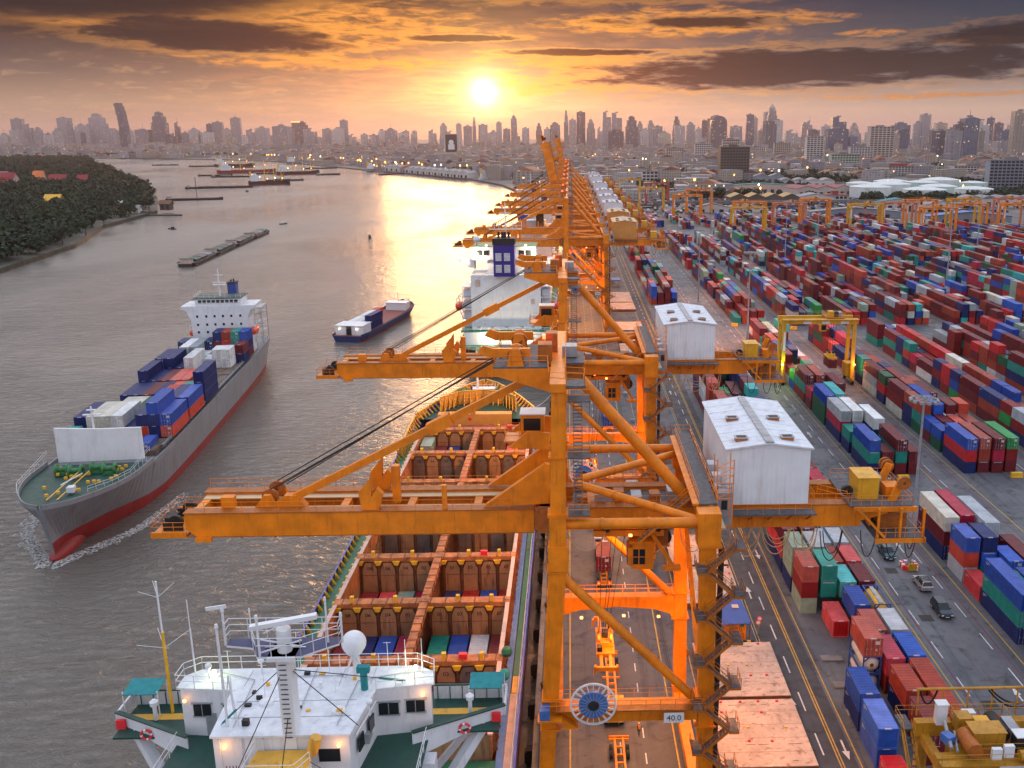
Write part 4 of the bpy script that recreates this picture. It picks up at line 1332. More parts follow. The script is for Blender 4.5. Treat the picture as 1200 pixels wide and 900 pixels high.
        xa, xb = cx0 + s * 12.3, cx0 + s * 15.0
        m.quad((min(xa, xb), 66.6, 29.1), (max(xa, xb), 66.6, 29.1), (max(xa, xb), 68.5, 29.4), (min(xa, xb), 68.5, 29.4), 0)
        m.quad((min(xa, xb), 68.5, 29.35), (max(xa, xb), 68.5, 29.35), (max(xa, xb), 66.6, 29.05), (min(xa, xb), 66.6, 29.05), 0)
        for x in (xa, xb):
            for y in (66.7, 68.4): m.tube((x, y, 27), (x, y, 29.3), .05, 6, 1)
        P(m, 'canopy', [M['canvas_teal'], M['mastwhite']], wing)
        xr = cx0 + s * 12.2; yr = 62.4 + (abs(xr - cx0) - 8.4) / 7.6 * 3.4 - .12
        m = MB()
        for k in range(16):
            t0, t1 = 2 * pi * k / 16, 2 * pi * (k + 1) / 16
            m.tube((xr + .40 * cos(t0), yr, 27.3 + .40 * sin(t0)), (xr + .40 * cos(t1), yr, 27.3 + .40 * sin(t1)), .10, 6, 1 if k % 4 == 0 else 0, caps=False)
        P(m, 'life_ring', [M['buoy'], M['mastwhite']], wing)
        if s > 0:
            m = MB(); m.box(cx0 + 14.2, cx0 + 14.9, 65.1, 65.35, 27.0, 27.8, 0); P(m, 'life_raft_bag', M['buoy'], wing)
        else:
            m = MB(); m.box(cx0 - 15.0, cx0 - 14.3, 65.1, 65.35, 27.0, 27.8, 0); P(m, 'life_raft_bag', M['buoy'], wing)
        m = MB(); xp = cx0 + s * 12.4; m.tube((xp, 66.2, 27.1), (xp, 66.2, 28.4), .16, 10); m.lathe((xp, 66.2, 28.4), [(.3, 0), (.34, .35), (.1, .55), (.01, .56)], 12); m.lathe((xp, 66.2, 28.4), [(.01, 0), (.3, 0)], 12)
        P(m, 'compass_repeater', M['mastwhite'], wing)
    # main mast
    m = MB()
    m.prism([(-20.45, 58.1), (-19.55, 58.1), (-19.45, 59.2), (-20.55, 59.2)], 30.0, 37.2)
    for k in range(16): m.box(-20.25, -19.75, 57.95, 58.0, 31.0 + .38 * k, 31.05 + .38 * k, 1)
    m.box(-20.9, -19.0, 57.6, 59.6, 37.2, 37.5)
    P(m, 'mast', [M['mastwhite'], M['dark']])
    m = MB()
    m.prism([(-21.6, 57.8), (-18.6, 57.8), (-17.4, 58.7), (-16.4, 59.4), (-16.4, 60.3), (-24.2, 60.3), (-24.2, 59.4), (-22.2, 59.0)], 37.35, 37.5, 0, 1)
    m.prism([(-22.6, 54.9), (-18.9, 54.9), (-18.1, 56.4), (-18.6, 58.0), (-22.3, 58.0)], 29.4, 30.0, 2, 3)
    P(m, 'mast_platform', [M['mastwhite'], M['radarblue'], M['white'], M['bow_yellow']])
    m = MB()
    m.rail([(-24.2, 59.5, 37.5), (-24.2, 60.25, 37.5), (-16.4, 60.25, 37.5), (-16.4, 59.4, 37.5)], h=1.6, bars=(1, .7, .4), step=1.3)
    m.rail([(-22.2, 59.0, 37.5), (-21.6, 57.8, 37.5), (-18.6, 57.8, 37.5), (-16.4, 59.4, 37.5)], h=1.4, bars=(1, .6), step=1)
    m.rail([(-22.4, 58.0, 30.0), (-22.5, 55.0, 30.0), (-18.9, 55.0, 30.0), (-18.2, 56.4, 30.0)], h=1.0, step=1)
    P(m, 'handrail', M['mastwhite'])
    m = MB()
    m.tube((-19.9, 58.6, 37.5), (-19.9, 58.6, 39.2), .5, 10); m.beam((-22.0, 58.2, 39.5), (-17.6, 58.8, 40.0), .45, .32)
    for z, t in ((37.6, .9), (38.6, -.6)): m.beam((-21.4, 58.2, z), (-18.6, 58.2, z + t), .09, .09); m.beam((-21.4, 59.0, z), (-18.6, 59.0, z - t + .8), .09, .09)
    P(m, 'radar_scanner', M['mastwhite'])
    m = MB()
    for x, y, z0, z1, r in ((-24.3, 59.6, 37.4, 39.9, .09), (-24.7, 59.3, 31.2, 38.8, .10), (-21.4, 57.9, 37.5, 40.2, .09), (-17.2, 59.6, 37.5, 40.6, .07), (-16.2, 59.6, 37.5, 39.4, .08), (-22.6, 60.0, 37.5, 39.6, .05)):
        m.tube((x, y, z0), (x, y, z1), r, 8); m.lathe((x, y, z1), [(r, 0), (r * 1.5, .15), (r, .4), (.01, .42)], 8)
    for p in ((-24.9, 59.4), (-24.5, 60.2), (-23.9, 59.2)): m.beam((p[0], p[1], 31.2), (-24.4, 59.6, 35), .07, .07)
    m.beam((-25.4, 59.6, 40.2), (-24.0, 59.6, 40.4), .1, .25)
    P(m, 'navigation_post', M['mastwhite'])
    m = MB()
    for a, b in (((-20, 58.6, 36.4), (-25.2, 59.4, 31.2)), ((-20, 58.6, 36.4), (-22.9, 54, 30.0)), ((-19.4, 58.6, 36), (-13.0, 64.6, 31.2)), ((-19.6, 58.6, 36), (-15.4, 59.0, 31.2)), ((-20, 58.6, 33), (-20, 53.4, 27))):
        m.tube(a, b, .035, 5)
    for a, b in (((-20.2, 58.6, 36.4), (-25.2, 59.4, 31.2)), ((-19.4, 58.6, 36), (-13.0, 64.6, 31.2))):
        a, b = Vector(a), Vector(b); m.tube(a.lerp(b, .75), a.lerp(b, .97), .09, 6, 1)
    P(m, 'stay_wire', [M['dark'], M['canvas_teal']])
    # satellite dome on its tripod
    m = MB(); c = (-17.0, 65.7, 33.9)
    for p in ((-17.8, 65.2), (-16.2, 65.2), (-17.0, 66.5)): m.tube((p[0], p[1], 31.16), (-17.0, 65.7, 33.2), .09, 6)
    m.tube((-17.0, 65.7, 31.16), (-17.0, 65.7, 33.3), .2, 10)
    m.lathe(c, [(.01, .95)] + [(.95 * cos(radians(a)), .95 * sin(radians(a))) for a in range(75, -46, -15)] + [(.6, -.85), (.01, -.86)], 20)
    P(m, 'satellite_dome', M['mastwhite'])
    # wing whip aerial
    for (x, y, z, hh, r, col) in ((-32.2, 67.2, 27.1, 11.5, .13, 1), (-29.4, 65.8, 31.2, 6.5, .07, 0), (-11.8, 65.6, 31.2, 3.0, .06, 0), (-13.2, 66.2, 31.2, 2.6, .05, 0), (-19.2, 66.3, 31.2, 2.8, .05, 0)):
        m = MB(); m.tube((x, y, z), (x, y, z + hh * .62), r, 8, 1 if col else 0); m.tube((x, y, z + hh * .62), (x, y, z + hh), r * .6, 8, 0)
        if col:
            for f, L in ((.5, 1.9), (.88, 1.3)):
                for k in range(4): t = .6 + pi / 2 * k; m.tube((x, y, z + hh * f), (x + L * cos(t), y + L * sin(t), z + hh * f + .9), .022, 4)
        P(m, 'aerial', [M['mastwhite'], M['fitting']])
    # small things on the roof
    m = MB(); m.tube((-15.9, 63.6, 31.16), (-15.9, 63.6, 32.8), .28, 8); m.cbox((-15.9, 63.6, 32.9), (.95, .5, .5)); P(m, 'wrapped_searchlight', M['canvas_teal'])
    for (x, y) in ((-28.2, 65.4), (-24.4, 66.1), (-22.4, 66.2), (-14.8, 60.2)):
        m = MB(); m.tube((x, y, 31.16), (x, y, 32.1), .06, 6); m.lathe((x, y, 32.3), [(.01, .25), (.22, .12), (.26, 0), (.2, -.2), (.01, -.25)], 10); P(m, 'antenna_dome', M['mastwhite'])
    for (x, y, n_) in ((-22.8, 62.0, 'a'), (-20.8, 60.6, 'b'), (-17.2, 60.8, 'c')):
        m = MB(); m.lathe((x, y, 31.16), [(.55, 0), (.5, .2), (.25, .32), (.01, .34)], 12); P(m, 'roof_vent', M['mastwhite'])
    m = MB(); m.lathe((-18.6, 59.4, 30.0), [(.8, -.3), (.8, .3)], 14, 0, 'y'); m.tube((-18.4, 57.6, 30), (-18.0, 57.6, 31.3), .4, 8); P(m, 'yellow_duct', M['bow_yellow'])
    m = MB()
    for x in (-27.6, -25.2, -22.8, -18.0, -15.6, -13.2): m.box(x, x + .03, 64.3, 66.5, 31.16, 31.19)
    for y in (60.2, 62.2): m.box(-25.0, -16.2, y, y + .03, 31.16, 31.19)
    P(m, 'deck_seam', M['steelgrey'])
    rr_ = random.Random(6)
    for k in range(16):
        x, y = rr_.uniform(-24.4, -16.8), rr_.uniform(58.8, 67.0)
        m = MB(); m.box(x, x + rr_.uniform(.15, .5), y, y + rr_.uniform(.12, .4), 31.16, 31.16 + rr_.uniform(.06, .5)); P(m, 'deck_fitting', rr_.choice([M['steelgrey'], M['bow_yellow'], M['mastwhite'], M['dark']]))
    m = MB()
    for a, b in (((-28.8, 66.6), (-24.6, 65.0)), ((-24.6, 65.0), (-24.2, 59.0)), ((-12.0, 66.0), (-16.6, 64.6)), ((-16.6, 64.6), (-16.9, 59.0)), ((-20.2, 66.6), (-20.0, 60.0)), ((-22.4, 65.4), (-17.6, 65.4))):
        m.tube((a[0], a[1], 31.26), (b[0], b[1], 31.26), .035, 5)
    P(m, 'cable_run', M['steelgrey'])
    for x, y, h_ in ((-27.0, 66.3, 1.9), (-23.2, 63.0, 2.6), (-21.6, 66.3, 3.4), (-18.0, 63.2, 2.0), (-14.6, 66.3, 2.4), (-12.8, 65.0, 1.6), (-24.6, 60.4, 2.2)):
        m = MB(); m.tube((x, y, 31.16), (x, y, 31.16 + h_), .03, 5); m.tube((x - .3, y, 31.1 + h_), (x + .3, y, 31.1 + h_), .02, 4); P(m, 'whip_aerial', M['mastwhite'])
    m = MB()
    for x in (-24.9, -23.4, -21.9): m.tube((x, 58.1, 27.2), (x, 58.1, 30.9), .05, 6)
    m.tube((-25.3, 58.08, 28.2), (-16.1, 58.08, 28.2), .04, 6); m.tube((-15.6, 59.0, 30.4), (-15.0, 63.2, 30.4), .05, 6)
    P(m, 'wall_pipe', M['mastwhite'])
    m = MB(); m.box(-21.6, -20.8, 58.12, 58.2, 27.2, 29.2); m.box(-28.2, -27.4, 63.9, 64.05, 27.2, 29.1); P(m, 'door', M['steelgrey'])
    for (x, z) in ((-27, 23.5), (-22, 23.5), (-17, 23.5)):
        m = MB(); m.tube((x, 54.3, z), (x, 54.5, z), .35, 10); P(m, 'porthole', M['glass'])
    # stairs beside the platform
    m = MB()
    for k in range(11): m.box(-17.8 + .34 * k, -17.4 + .34 * k, 54.4, 55.4, 29.8 - .26 * k, 29.86 - .26 * k, 1)
    for y in (54.35, 55.45): m.beam((-17.9, y, 29.9), (-13.9, y, 26.9), .06, .28, 0)
    for y in (54.35, 55.45): m.tube((-17.9, y, 30.9), (-13.9, y, 27.9), .03, 4, 2)
    P(m, 'stairway', [M['white'], M['deck_dkgreen'], M['dark']])
    m = MB()
    for k in range(4): m.beam((-23.9 + .22 * k, 56.4, 30.0), (-22.6 + .22 * k, 54.2, 27.2), .06, .06)
    P(m, 'red_ladder', M['boot_red'])
    m = MB(); m.box(-16.0, -15.2, 61.0, 62.2, 28.2, 29.0, 0); P(m, 'air_conditioner', M['steelgrey'])
    # lamps of the bridge
    for p in ((-24.6, 58.0, 30.3), (-16.6, 58.0, 30.3), (-11.6, 63.9, 30.4), (-29.6, 63.8, 30.3)):
        m = MB(); m.lathe(p, [(.01, .14), (.12, .06), (.12, -.08), (.01, -.14)], 8); P(m, 'lamp', M['lamporange'])
    for p in ((-28.0, 65.9, 31.5), (-12.4, 65.9, 31.6)):
        m = MB(); m.lathe(p, [(.01, .16), (.14, .06), (.14, -.08), (.01, -.16)], 8); P(m, 'lamp', M['lampwhite'])
    # windows in the accommodation front and stern bulwark
    windows(P, None, 'y-', -28.5, -13, 21, 26.6, 8, 2, .8, .8, 54.5)
    for s in (1, -1):
        xx = xc + s * 12.5
        m = MB(); m.lathe((xx, 66, 12), [(.01, -4), (1.2, -3.4), (1.4, 0), (1.2, 3.4), (.01, 4)], 12, 0, 'y'); P(m, 'lifeboat', M['lifeboat'])
    # ship's rail ball fenders
    for (y, z) in ((103.4, 9.6), (99.0, 9.2)):
        m = MB(); m.lathe((-8.2, y, z), [(.01, .7), (.5, .5), (.7, 0), (.5, -.5), (.01, -.7)], 12); P(m, 'round_float', M['deck_green'] if y > 100 else M['canvas_teal'])
    return root


moored_ship()


# ------------------------------------------------------------------ the grey ship under way
SHIP3_RZ = pi + .1076
SHIP3_ORG = (-100.4, 232.0, -2.5)
def sailing_ship():
    root = thing('cargo_ship', 'grey cargo ship under way with white front screen and red underside', 'ship', SHIP3_ORG, SHIP3_RZ)
    P0 = partsof(root, (0, 0, 0))         # local: +y bow, z from the waterline
    KEEP = ('superstructure', 'funnel', 'radar_mast', 'window', 'lifeboat', 'davit')
    def P(mb, name, mats, parent=None):
        if name not in KEEP:
            mb.v = [(x, y, z - (3.3 if y > 50.5 and name not in ('hull', 'bulbous_bow') else 1.8) if z > 6 and y > -49.5 or 6 < z < 11.5 else z) for x, y, z in mb.v]
        return P0(mb, name, mats, parent)
    st = [(-77, 8.0, 5.5, 10.3), (-70, 9.6, 8.0, 10.3), (-50, 10.2, 9.6, 10.3), (0, 10.3, 9.8, 10.3), (40, 10.3, 9.2, 10.3), (50, 10.2, 7.8, 10.4), (50.05, 10.2, 7.8, 11.2), (60, 9.8, 5.0, 11.5), (67, 8.2, 2.9, 11.8), (72.5, 5.7, 1.2, 12.1), (76, 3.2, .5, 12.3), (78, .4, .2, 12.5)]
    st = dens(st, 5)
    h = hull(st, 0, 0, -5, 2.0, .9, rake=8.0)
    deck_y(h, st, 0, -77, 50.01, 2, .1, -.02); deck_y(h, st, 0, 50.04, 78, 4, .1, -.05)
    P(h, 'hull', [M['hull_grey'], M['boot_red'], M['deck_grey'], M['hull_grey'], M['deck_dkgreen']])
    m = MB()
    for (y, r, z) in ((65.8, 1.3, .5),): m.lathe((0, y, z), [(.3, -4), (1.5, -2), (1.9, 3), (1.7, 7), (1.0, 9.6), (.05, 10.6)], 14, 0, 'y')
    P(m, 'bulbous_bow', M['boot_red'])
    m = MB()
    for y0, y1 in ((36, 44), (22, 35), (8, 21), (-6, 7), (-20, -7), (-34, -21), (-46, -35)):
        m.box(-8.8, 8.8, y0, y1, 10.3, 11.6, 0)
        for k in range(8): m.box(-8.7 + 2.3 * k, -8.6 + 2.3 * k, y0 + .1, y1 - .1, 11.6, 11.66, 1)
    P(m, 'hatch_cover', [M['deck_rust'], M['holdsteel']])
    for s in (-1, 1):
        m = MB()
        for k in range(34):
            y = -46 + 2.6 * k
            m.box(s * 9.4 - .08, s * 9.4 + .08, y, y + .16, 10.3, 12.8)
        m.box(s * 9.4 - .1, s * 9.4 + .1, -46, 42, 11.4, 11.55); m.box(s * 9.5 - .3, s * 9.5 + .3, -46, 42, 12.0, 12.1)
        P(m, 'side_stanchion', M['deck_grey'])
    # white screen
    m = MB()
    m.extr([(-8.0, 11.4), (8.4, 11.4), (8.4, 18.6), (0, 18.1), (-8.0, 18.1)], 'y', 48.4, 48.9)
    for k in range(7): m.beam((-7 + 2.4 * k, 48.4, 17.8), (-7 + 2.4 * k, 46.6, 12.7), .15, .3)
    P(m, 'wind_screen', M['housewhite'])
    m = MB(); m.tube((1.5, 47.2, 12), (1.5, 47.2, 22.4), .28, 10, r2=.18); m.box(-.2, 3.2, 46.9, 47.5, 20.6, 20.8); m.box(.6, 2.4, 46.9, 47.5, 21.6, 21.75); P(m, 'foremast', M['mastwhite'])
    # forecastle gear
    for x, y in ((-4.2, 57), (-1.6, 56), (1.8, 57.5), (4.6, 56.5)):
        m = MB(); m.lathe((x, y, 14.0), [(.4, -1.2), (1.15, -1.2), (1.15, -.9), (.5, -.9), (.5, .9), (1.15, .9), (1.15, 1.2), (.4, 1.2)], 12, 0, 'x'); m.box(x - 1.3, x + 1.3, y - .7, y + .7, 12.9, 13.6)
        P(m, 'winch', M['winch'])
    m = MB()
    for i in range(26):
        x, y = RND.uniform(-7, 7), RND.uniform(52, 72)
        if abs(x) > 9.2 - max(0, (y - 60)) * .42: continue
        m.box(x - .28, x + .28, y - .2, y + .2, 13.3 + (y - 60) * .05, 13.8 + (y - 60) * .05)
    m.box(-.9, -.7, 58, 73, 13.9, 14.0); m.box(.9, 1.1, 58, 73, 13.9, 14.0)
    P(m, 'bollard', M['fitting'])
    m = MB(); m.beam((-.3, 60, 14.2), (-.5, 70, 15.6), .18, .18); m.box(-2.2, -1.0, 68, 69.4, 13.8, 14.8)
    P(m, 'bow_ladder', M['white'])
    m = MB(); m.rail([(-9.7, 50.4, 13.4), (-9.4, 61, 13.9), (-8.2, 67.2, 14.4), (-5.9, 72.4, 14.9)], step=2); m.rail([(9.7, 50.4, 13.4), (9.4, 61, 13.9), (8.2, 67.2, 14.4), (5.9, 72.4, 14.9)], step=2)
    P(m, 'handrail', M['mastwhite'])
    # superstructure
    m = MB()
    m.extr([(-8.0, 8.5), (8.0, 8.5), (8.0, 19.6), (9.3, 22.6), (10.6, 23.0), (10.6, 23.9), (-10.6, 23.9), (-10.6, 23.0), (-9.3, 22.6), (-8.0, 19.6)], 'y', -60, -50, 0)
    m.box(-6.6, 6.6, -59, -50.6, 23.9, 26.0, 0); m.box(-6.9, 6.9, -59.4, -50.3, 26.0, 26.2, 1)
    ss = P(m, 'superstructure', [M['white'], M['deck_dkgreen']])
    # front faces +y in local space
    for (u, v) in [(x, z) for x in (-6.2, -3.6, -1.2, 1.2, 3.6, 6.2) for z in (13.5, 16.0, 18.3, 20.8) if not (z < 15 and abs(x) < 3 and RND.random() < .6)]:
        m = MB(); m.box(u - .3, u + .3, -50.02, -49.95, v - .35, v + .35); P(m, 'window', M['glass'], ss)
    for k in range(9):
        m = MB(); x = -5.2 + 1.3 * k; m.box(x - .5, x + .5, -50.62, -50.56, 24.7, 25.6); P(m, 'window', M['glass'], ss)
    m = MB(); m.rail([(-10.5, -50.1, 23.9), (10.5, -50.1, 23.9)], step=1.6); m.rail([(-6.8, -50.4, 26.2), (6.8, -50.4, 26.2), (6.8, -59, 26.2)], step=1.6); P(m, 'handrail', M['mastwhite'])
    m = MB(); m.box(-3.6, -1.2, -62, -58.5, 22, 29.4, 0); m.box(-3.7, -1.1, -62.1, -58.4, 29.4, 29.7, 1); m.tube((-2.8, -60.5, 29.6), (-2.8, -60.5, 30.6), .22, 8, 1); m.tube((-2.0, -60.5, 29.6), (-2.0, -60.5, 30.3), .22, 8, 1)
    P(m, 'funnel', [M['blue'], M['dark']])
    m = MB(); m.tube((0, -54, 26.2), (0, -54, 34.5), .3, 8, r2=.15); m.box(-1.8, 1.8, -54.4, -53.6, 29.6, 29.8); m.beam((-2.2, -53.6, 30.3), (1.8, -53.6, 30.5), .25, .3); m.box(-1.2, 1.2, -54.1, -53.9, 32.5, 32.7); P(m, 'radar_mast', M['mastwhite'])
    for s in (-1, 1):
        m = MB(); m.lathe((s * 8.8, -55.5, 15.2), [(.01, -3.2), (.9, -2.8), (1.2, 0), (.9, 2.8), (.01, 3.2)], 12, 0, 'y'); lb = P(m, 'lifeboat', M['lifeboat'])
        m = MB()
        for y in (-58, -53): m.beam((s * 8.0, y, 10.3), (s * 9.6, y, 17.4), .25, .25); m.beam((s * 9.6, y, 17.4), (s * 8.0, y, 17.8), .2, .2)
        P(m, 'davit', M['mastwhite'])
    m = MB()
    for x in (-9.8, -7.6):
        for y in (-70, -62): m.beam((x, y, 10.3), (x, y, 21), .18, .18)
    for z in (13, 16, 19, 21): m.box(-9.9, -7.5, -70.1, -61.9, z - .08, z + .08)
    P(m, 'lattice_frame', M['steelgrey'])
    return root


sail = sailing_ship()
# bow wave
m = MB()
R2 = random.Random(3)
for i in range(2600):
    s = 1 if i % 2 else -1
    d = R2.uniform(0, .9) ** 2.0
    y = 77 - d * 40 + R2.uniform(-1, 1)
    x = s * (.6 + min(d * 40, 14) * .42 + d * 8 + abs(R2.gauss(0, .45 + d * 1.3)))
    r = R2.uniform(.10, .5) * (1.2 - d)
    a0 = R2.uniform(0, 6)
    m.poly([(x + r * cos(a0 + pi * k / 3) * R2.uniform(.5, 1.3), y + 2.2 * r * sin(a0 + pi * k / 3), .03 + .12 * (1 - d) * R2.random()) for k in range(6)])
fo = m.build('foam', M['foam'], None, SHIP3_ORG, SHIP3_RZ, 'stuff')


# ------------------------------------------------------------------ second ship at the quay, stern towards us
def stern_ship():
    xc = -20.8
    org = (xc, 380, -2.5)
    root = thing('container_ship', 'second docked container ship with white block and violet blue funnel', 'ship', org)
    P = partsof(root, org)
    st = [(285, 9.0, 5.0, 5.5), (288, 13.0, 8.0, 5.5), (296, 15.2, 11.5, 5.5), (310, 15.4, 14.5, 5.5), (440, 15.4, 14.0, 5.5), (462, 13.5, 9.0, 7.5), (474, 8.5, 4.0, 9.5), (482, .5, .3, 10.5)]
    h = hull(st, xc, -2.5, -8, -.5, .9); deck_poly(h, st, xc, 0, 7, 2, .2, -.02)
    P(h, 'hull', [M['hull_dark'], M['boot_red'], M['deck_green'], M['hull_dark']])
    m = MB()
    m.box(xc - 13.6, xc + 13.6, 297, 301, 5.5, 9.6, 0); m.box(xc - 14.6, xc + 14.6, 297, 313, 9.6, 9.9, 1)
    m.box(xc - 11.2, xc + 11.2, 300, 314, 9.9, 27.6, 0)
    for z in (12.6, 16.2, 19.8, 23.4): m.box(xc - 14.4, xc + 14.4, 302, 313, z, z + .25, 0)
    for z in (9.9, 12.8, 16.4, 20.0):
        for s in (-1, 1):
            m.box(xc + s * 12.8 - 1.3, xc + s * 12.8 + 1.3, 304, 312, z + .2, z + 2.5, 2)
            m.box(xc + s * 14.2 - .12, xc + s * 14.2 + .12, 302, 302.25, z, z + 3.3, 0)
    m.box(xc - 6, xc + 9.5, 303.5, 313, 27.6, 32.2, 0); m.box(xc - 10.2, xc + 9.8, 302.5, 313.5, 32.2, 36.4, 0)
    m.extr([(xc - 15.4, 31.0), (xc - 10.2, 28.6), (xc - 10.2, 32.0), (xc - 15.4, 32.2)], 'y', 305, 310, 0)
    m.extr([(xc + 10, 28.6), (xc + 15.4, 31.0), (xc + 15.4, 32.2), (xc + 10, 32.0)], 'y', 305, 310, 0)
    m.box(xc - 10.5, xc + 10.1, 302.2, 313.8, 36.4, 36.6, 1)
    ss = P(m, 'superstructure', [M['white'], M['deck_green'], M['white']])
    for x in (-8.2, -6.1, 5.2, 7.4):
        m = MB(); m.box(xc + x - .85, xc + x + .85, 302.4, 302.52, 33.6, 35.2); P(m, 'window', M['glass'], ss)
    for (x, z, w_, h_) in ((-8.9, 25.0, 1.6, 2.2), (8.6, 19.0, 1.2, 1.7), (8.9, 13.6, .6, .8), (-7.0, 11.6, .4, .4)):
        m = MB(); m.box(xc + x - w_ / 2, xc + x + w_ / 2, 299.93, 300.02, z - h_ / 2, z + h_ / 2); P(m, 'wall_vent', M['deck_pink'], ss)
    for x in (-9, -4.6, 0, 5, 8.6):
        m = MB(); m.box(xc + x - .6, xc + x + .6, 299.95, 300.02, 10.3, 10.9); P(m, 'window', M['steelgrey'], ss)
    m = MB(); m.box(-24.2, -17.6, 296.6, 302.6, 27.6, 39.2, 0); m.box(-24.4, -17.4, 296.4, 302.8, 37.6, 39.6, 1)
    fu = P(m, 'funnel', [M['funnel_violet'], M['dark']])
    for x in (-22.6, -19.9):
        for z in (28.9, 32.6):
            m = MB(); m.box(x - .95, x + .95, 296.5, 296.6, z, z + 2.4, 0)
            for k in range(5): m.box(x - .95, x + .95, 296.44, 296.5, z + .3 + .42 * k, z + .42 + .42 * k, 1)
            P(m, 'louvre', [M['signwhite'], M['steelgrey']], fu)
    m = MB()
    for x, r in ((-22.6, .35), (-21, .8), (-19.4, .4)): m.tube((x, 299.5, 39.4), (x, 299.5, 41.4), r, 10)
    P(m, 'exhaust_pipe', M['dark'], fu)
    m = MB(); m.tube((-20.8, 306, 36.6), (-20.8, 306, 50.0), .3, 8, r2=.15)
    for z, w_ in ((41.5, 5.2), (46.6, 1.9), (48.2, 1.5)): m.box(-20.8 - w_, -20.8 + w_, 305.7, 306.3, z, z + .2)
    for x in (-26, -23, -18.6, -15.6): m.tube((x, 306, 41.6), (x, 306, 44), .1, 6)
    m.rail([(-26, 305.7, 41.7), (-15.6, 305.7, 41.7)], h=2.2, bars=(1, .5), step=1.6, r=.06)
    P(m, 'radar_mast', M['mastwhite'])
    m = MB(); m.lathe((-30.2, 306, 38.4), [(.01, 1.2), (.8, .9), (1.2, 0), (.9, -.8), (.01, -1)], 12); m.tube((-30.2, 306, 36.6), (-30.2, 306, 37.5), .2, 8); P(m, 'satellite_dome', M['mastwhite'])
    for s in (-1, 1):
        m = MB(); m.lathe((xc + s * 15.6, 306, 16.8), [(.01, -3.6), (1.1, -3.1), (1.5, 0), (1.1, 3.1), (.01, 3.6)], 12, 0, 'y'); P(m, 'lifeboat', M['lifeboat'])
        m = MB()
        for y in (303, 309): m.beam((xc + s * 14.2, y, 12.6), (xc + s * 16.4, y, 19.5), .3, .3); m.beam((xc + s * 16.4, y, 19.5), (xc + s * 14.6, y, 20.5), .3, .3)
        P(m, 'davit', M['mastwhite'])
    m = MB(); m.rail([(xc - 12.8, 288, 6.4), (xc + 12.8, 288, 6.4)], step=2, r=.05); m.rail([(xc - 14.4, 297.2, 9.9), (xc + 14.4, 297.2, 9.9)], step=2, r=.05); P(m, 'handrail', M['mastwhite'])
    for (x, z) in ((-27.5, 8.2), (-25.4, 8.2), (-21.6, 7.9), (-13.2, 8.0), (-32.0, 25.2), (-8.8, 25.5), (-26.8, 36.9), (-14.2, 36.9), (-31.0, 32.6), (-34.0, 13.5)):
        m = MB(); m.lathe((x, 296.9 if z < 20 else 302.0, z), [(.01, .3), (.26, .15), (.3, 0), (.26, -.15), (.01, -.3)], 8); P(m, 'lamp', M['lampwhite'])
    m = MB()
    for k in range(9): m.box(xc - 13, xc + 13, 318 + 14.5 * k, 331 + 14.5 * k, 5.5, 8.0)
    P(m, 'hatch_cover', M['hatchcream'])
    return root


stern_ship()


def far_ship(xc, y0, y1, hb, hullm, deckm, label, fun, ss_at_stern=True, name='container_ship'):
    org = (xc, (y0 + y1) / 2, -2.5)
    root = thing(name, label, 'ship', org, 0, 'ships moored along the quay')
    P = partsof(root, org)
    L = y1 - y0
    st = [(y0, hb * .7, hb * .4, 5.5), (y0 + .08 * L, hb, hb * .9, 5.5), (y0 + .75 * L, hb, hb * .85, 5.5), (y0 + .9 * L, hb * .75, hb * .4, 7), (y1, .5, .2, 9.5)]
    h = hull(st, xc, -2.5, -8, -.5, .9); deck_poly(h, st, xc, 0, 4, 2, .2, -.02)
    P(h, 'hull', [hullm, M['boot_red'], deckm, hullm])
    sy = y0 + .06 * L
    m = MB(); m.box(xc - hb * .72, xc + hb * .72, sy, sy + 11, 5.5, 22); m.box(xc - hb, xc + hb, sy + 2, sy + 7, 22, 24.6); m.box(xc - hb * .5, xc + hb * .5, sy + 2, sy + 9, 24.6, 26.6)
    for z in (9, 12.5, 16, 19.5): m.box(xc - hb * .95, xc + hb * .95, sy + 1, sy + 10, z, z + .25)
    P(m, 'superstructure', M['white'])
    m = MB(); m.box(xc + 1, xc + 5, sy - 3, sy + 2, 20, 32, 0); m.box(xc + .9, xc + 5.1, sy - 3.1, sy + 2.1, 30.8, 32.6, 1); P(m, 'funnel', [fun, M['dark']])
    m = MB(); m.tube((xc, sy + 5, 26.6), (xc, sy + 5, 38), .3, 8); m.box(xc - 3, xc + 3, sy + 4.8, sy + 5.2, 32, 32.3); P(m, 'radar_mast', M['mastwhite'])
    m = MB()
    n = int((L * .62) / 14.5)
    for k in range(n): m.box(xc - hb * .86, xc + hb * .86, sy + 16 + 14.5 * k, sy + 29 + 14.5 * k, 5.5, 8.2)
    P(m, 'hatch_cover', M['hatchcream'])
    m = MB()
    for k in range(5): y = sy + 14 + n * 14.5 * k / 4; m.tube((xc - hb * .8, y, 5.5), (xc - hb * .8, y, 14), .5, 6); m.beam((xc - hb * .8, y, 13.5), (xc + hb * .5, y + 1, 16), .6, .8)
    P(m, 'deck_crane', M['fitting'])
    return root


far_ship(-19, 500, 640, 12, M['hull_dark'], M['deck_rust'], 'third docked ship with white block and dark funnel beyond the violet funnel', M['dark'])
far_ship(-21, 668, 800, 12, M['hull_dark'], M['deck_green'], 'fourth docked ship with pale block and dark blue funnel in the haze', M['hull_navy'])
far_ship(-34, 828, 960, 13, M['hull_blue'], M['deck_rust'], 'farthest docked ship with blue and red bow beside the lit cranes', M['hull_navy'])

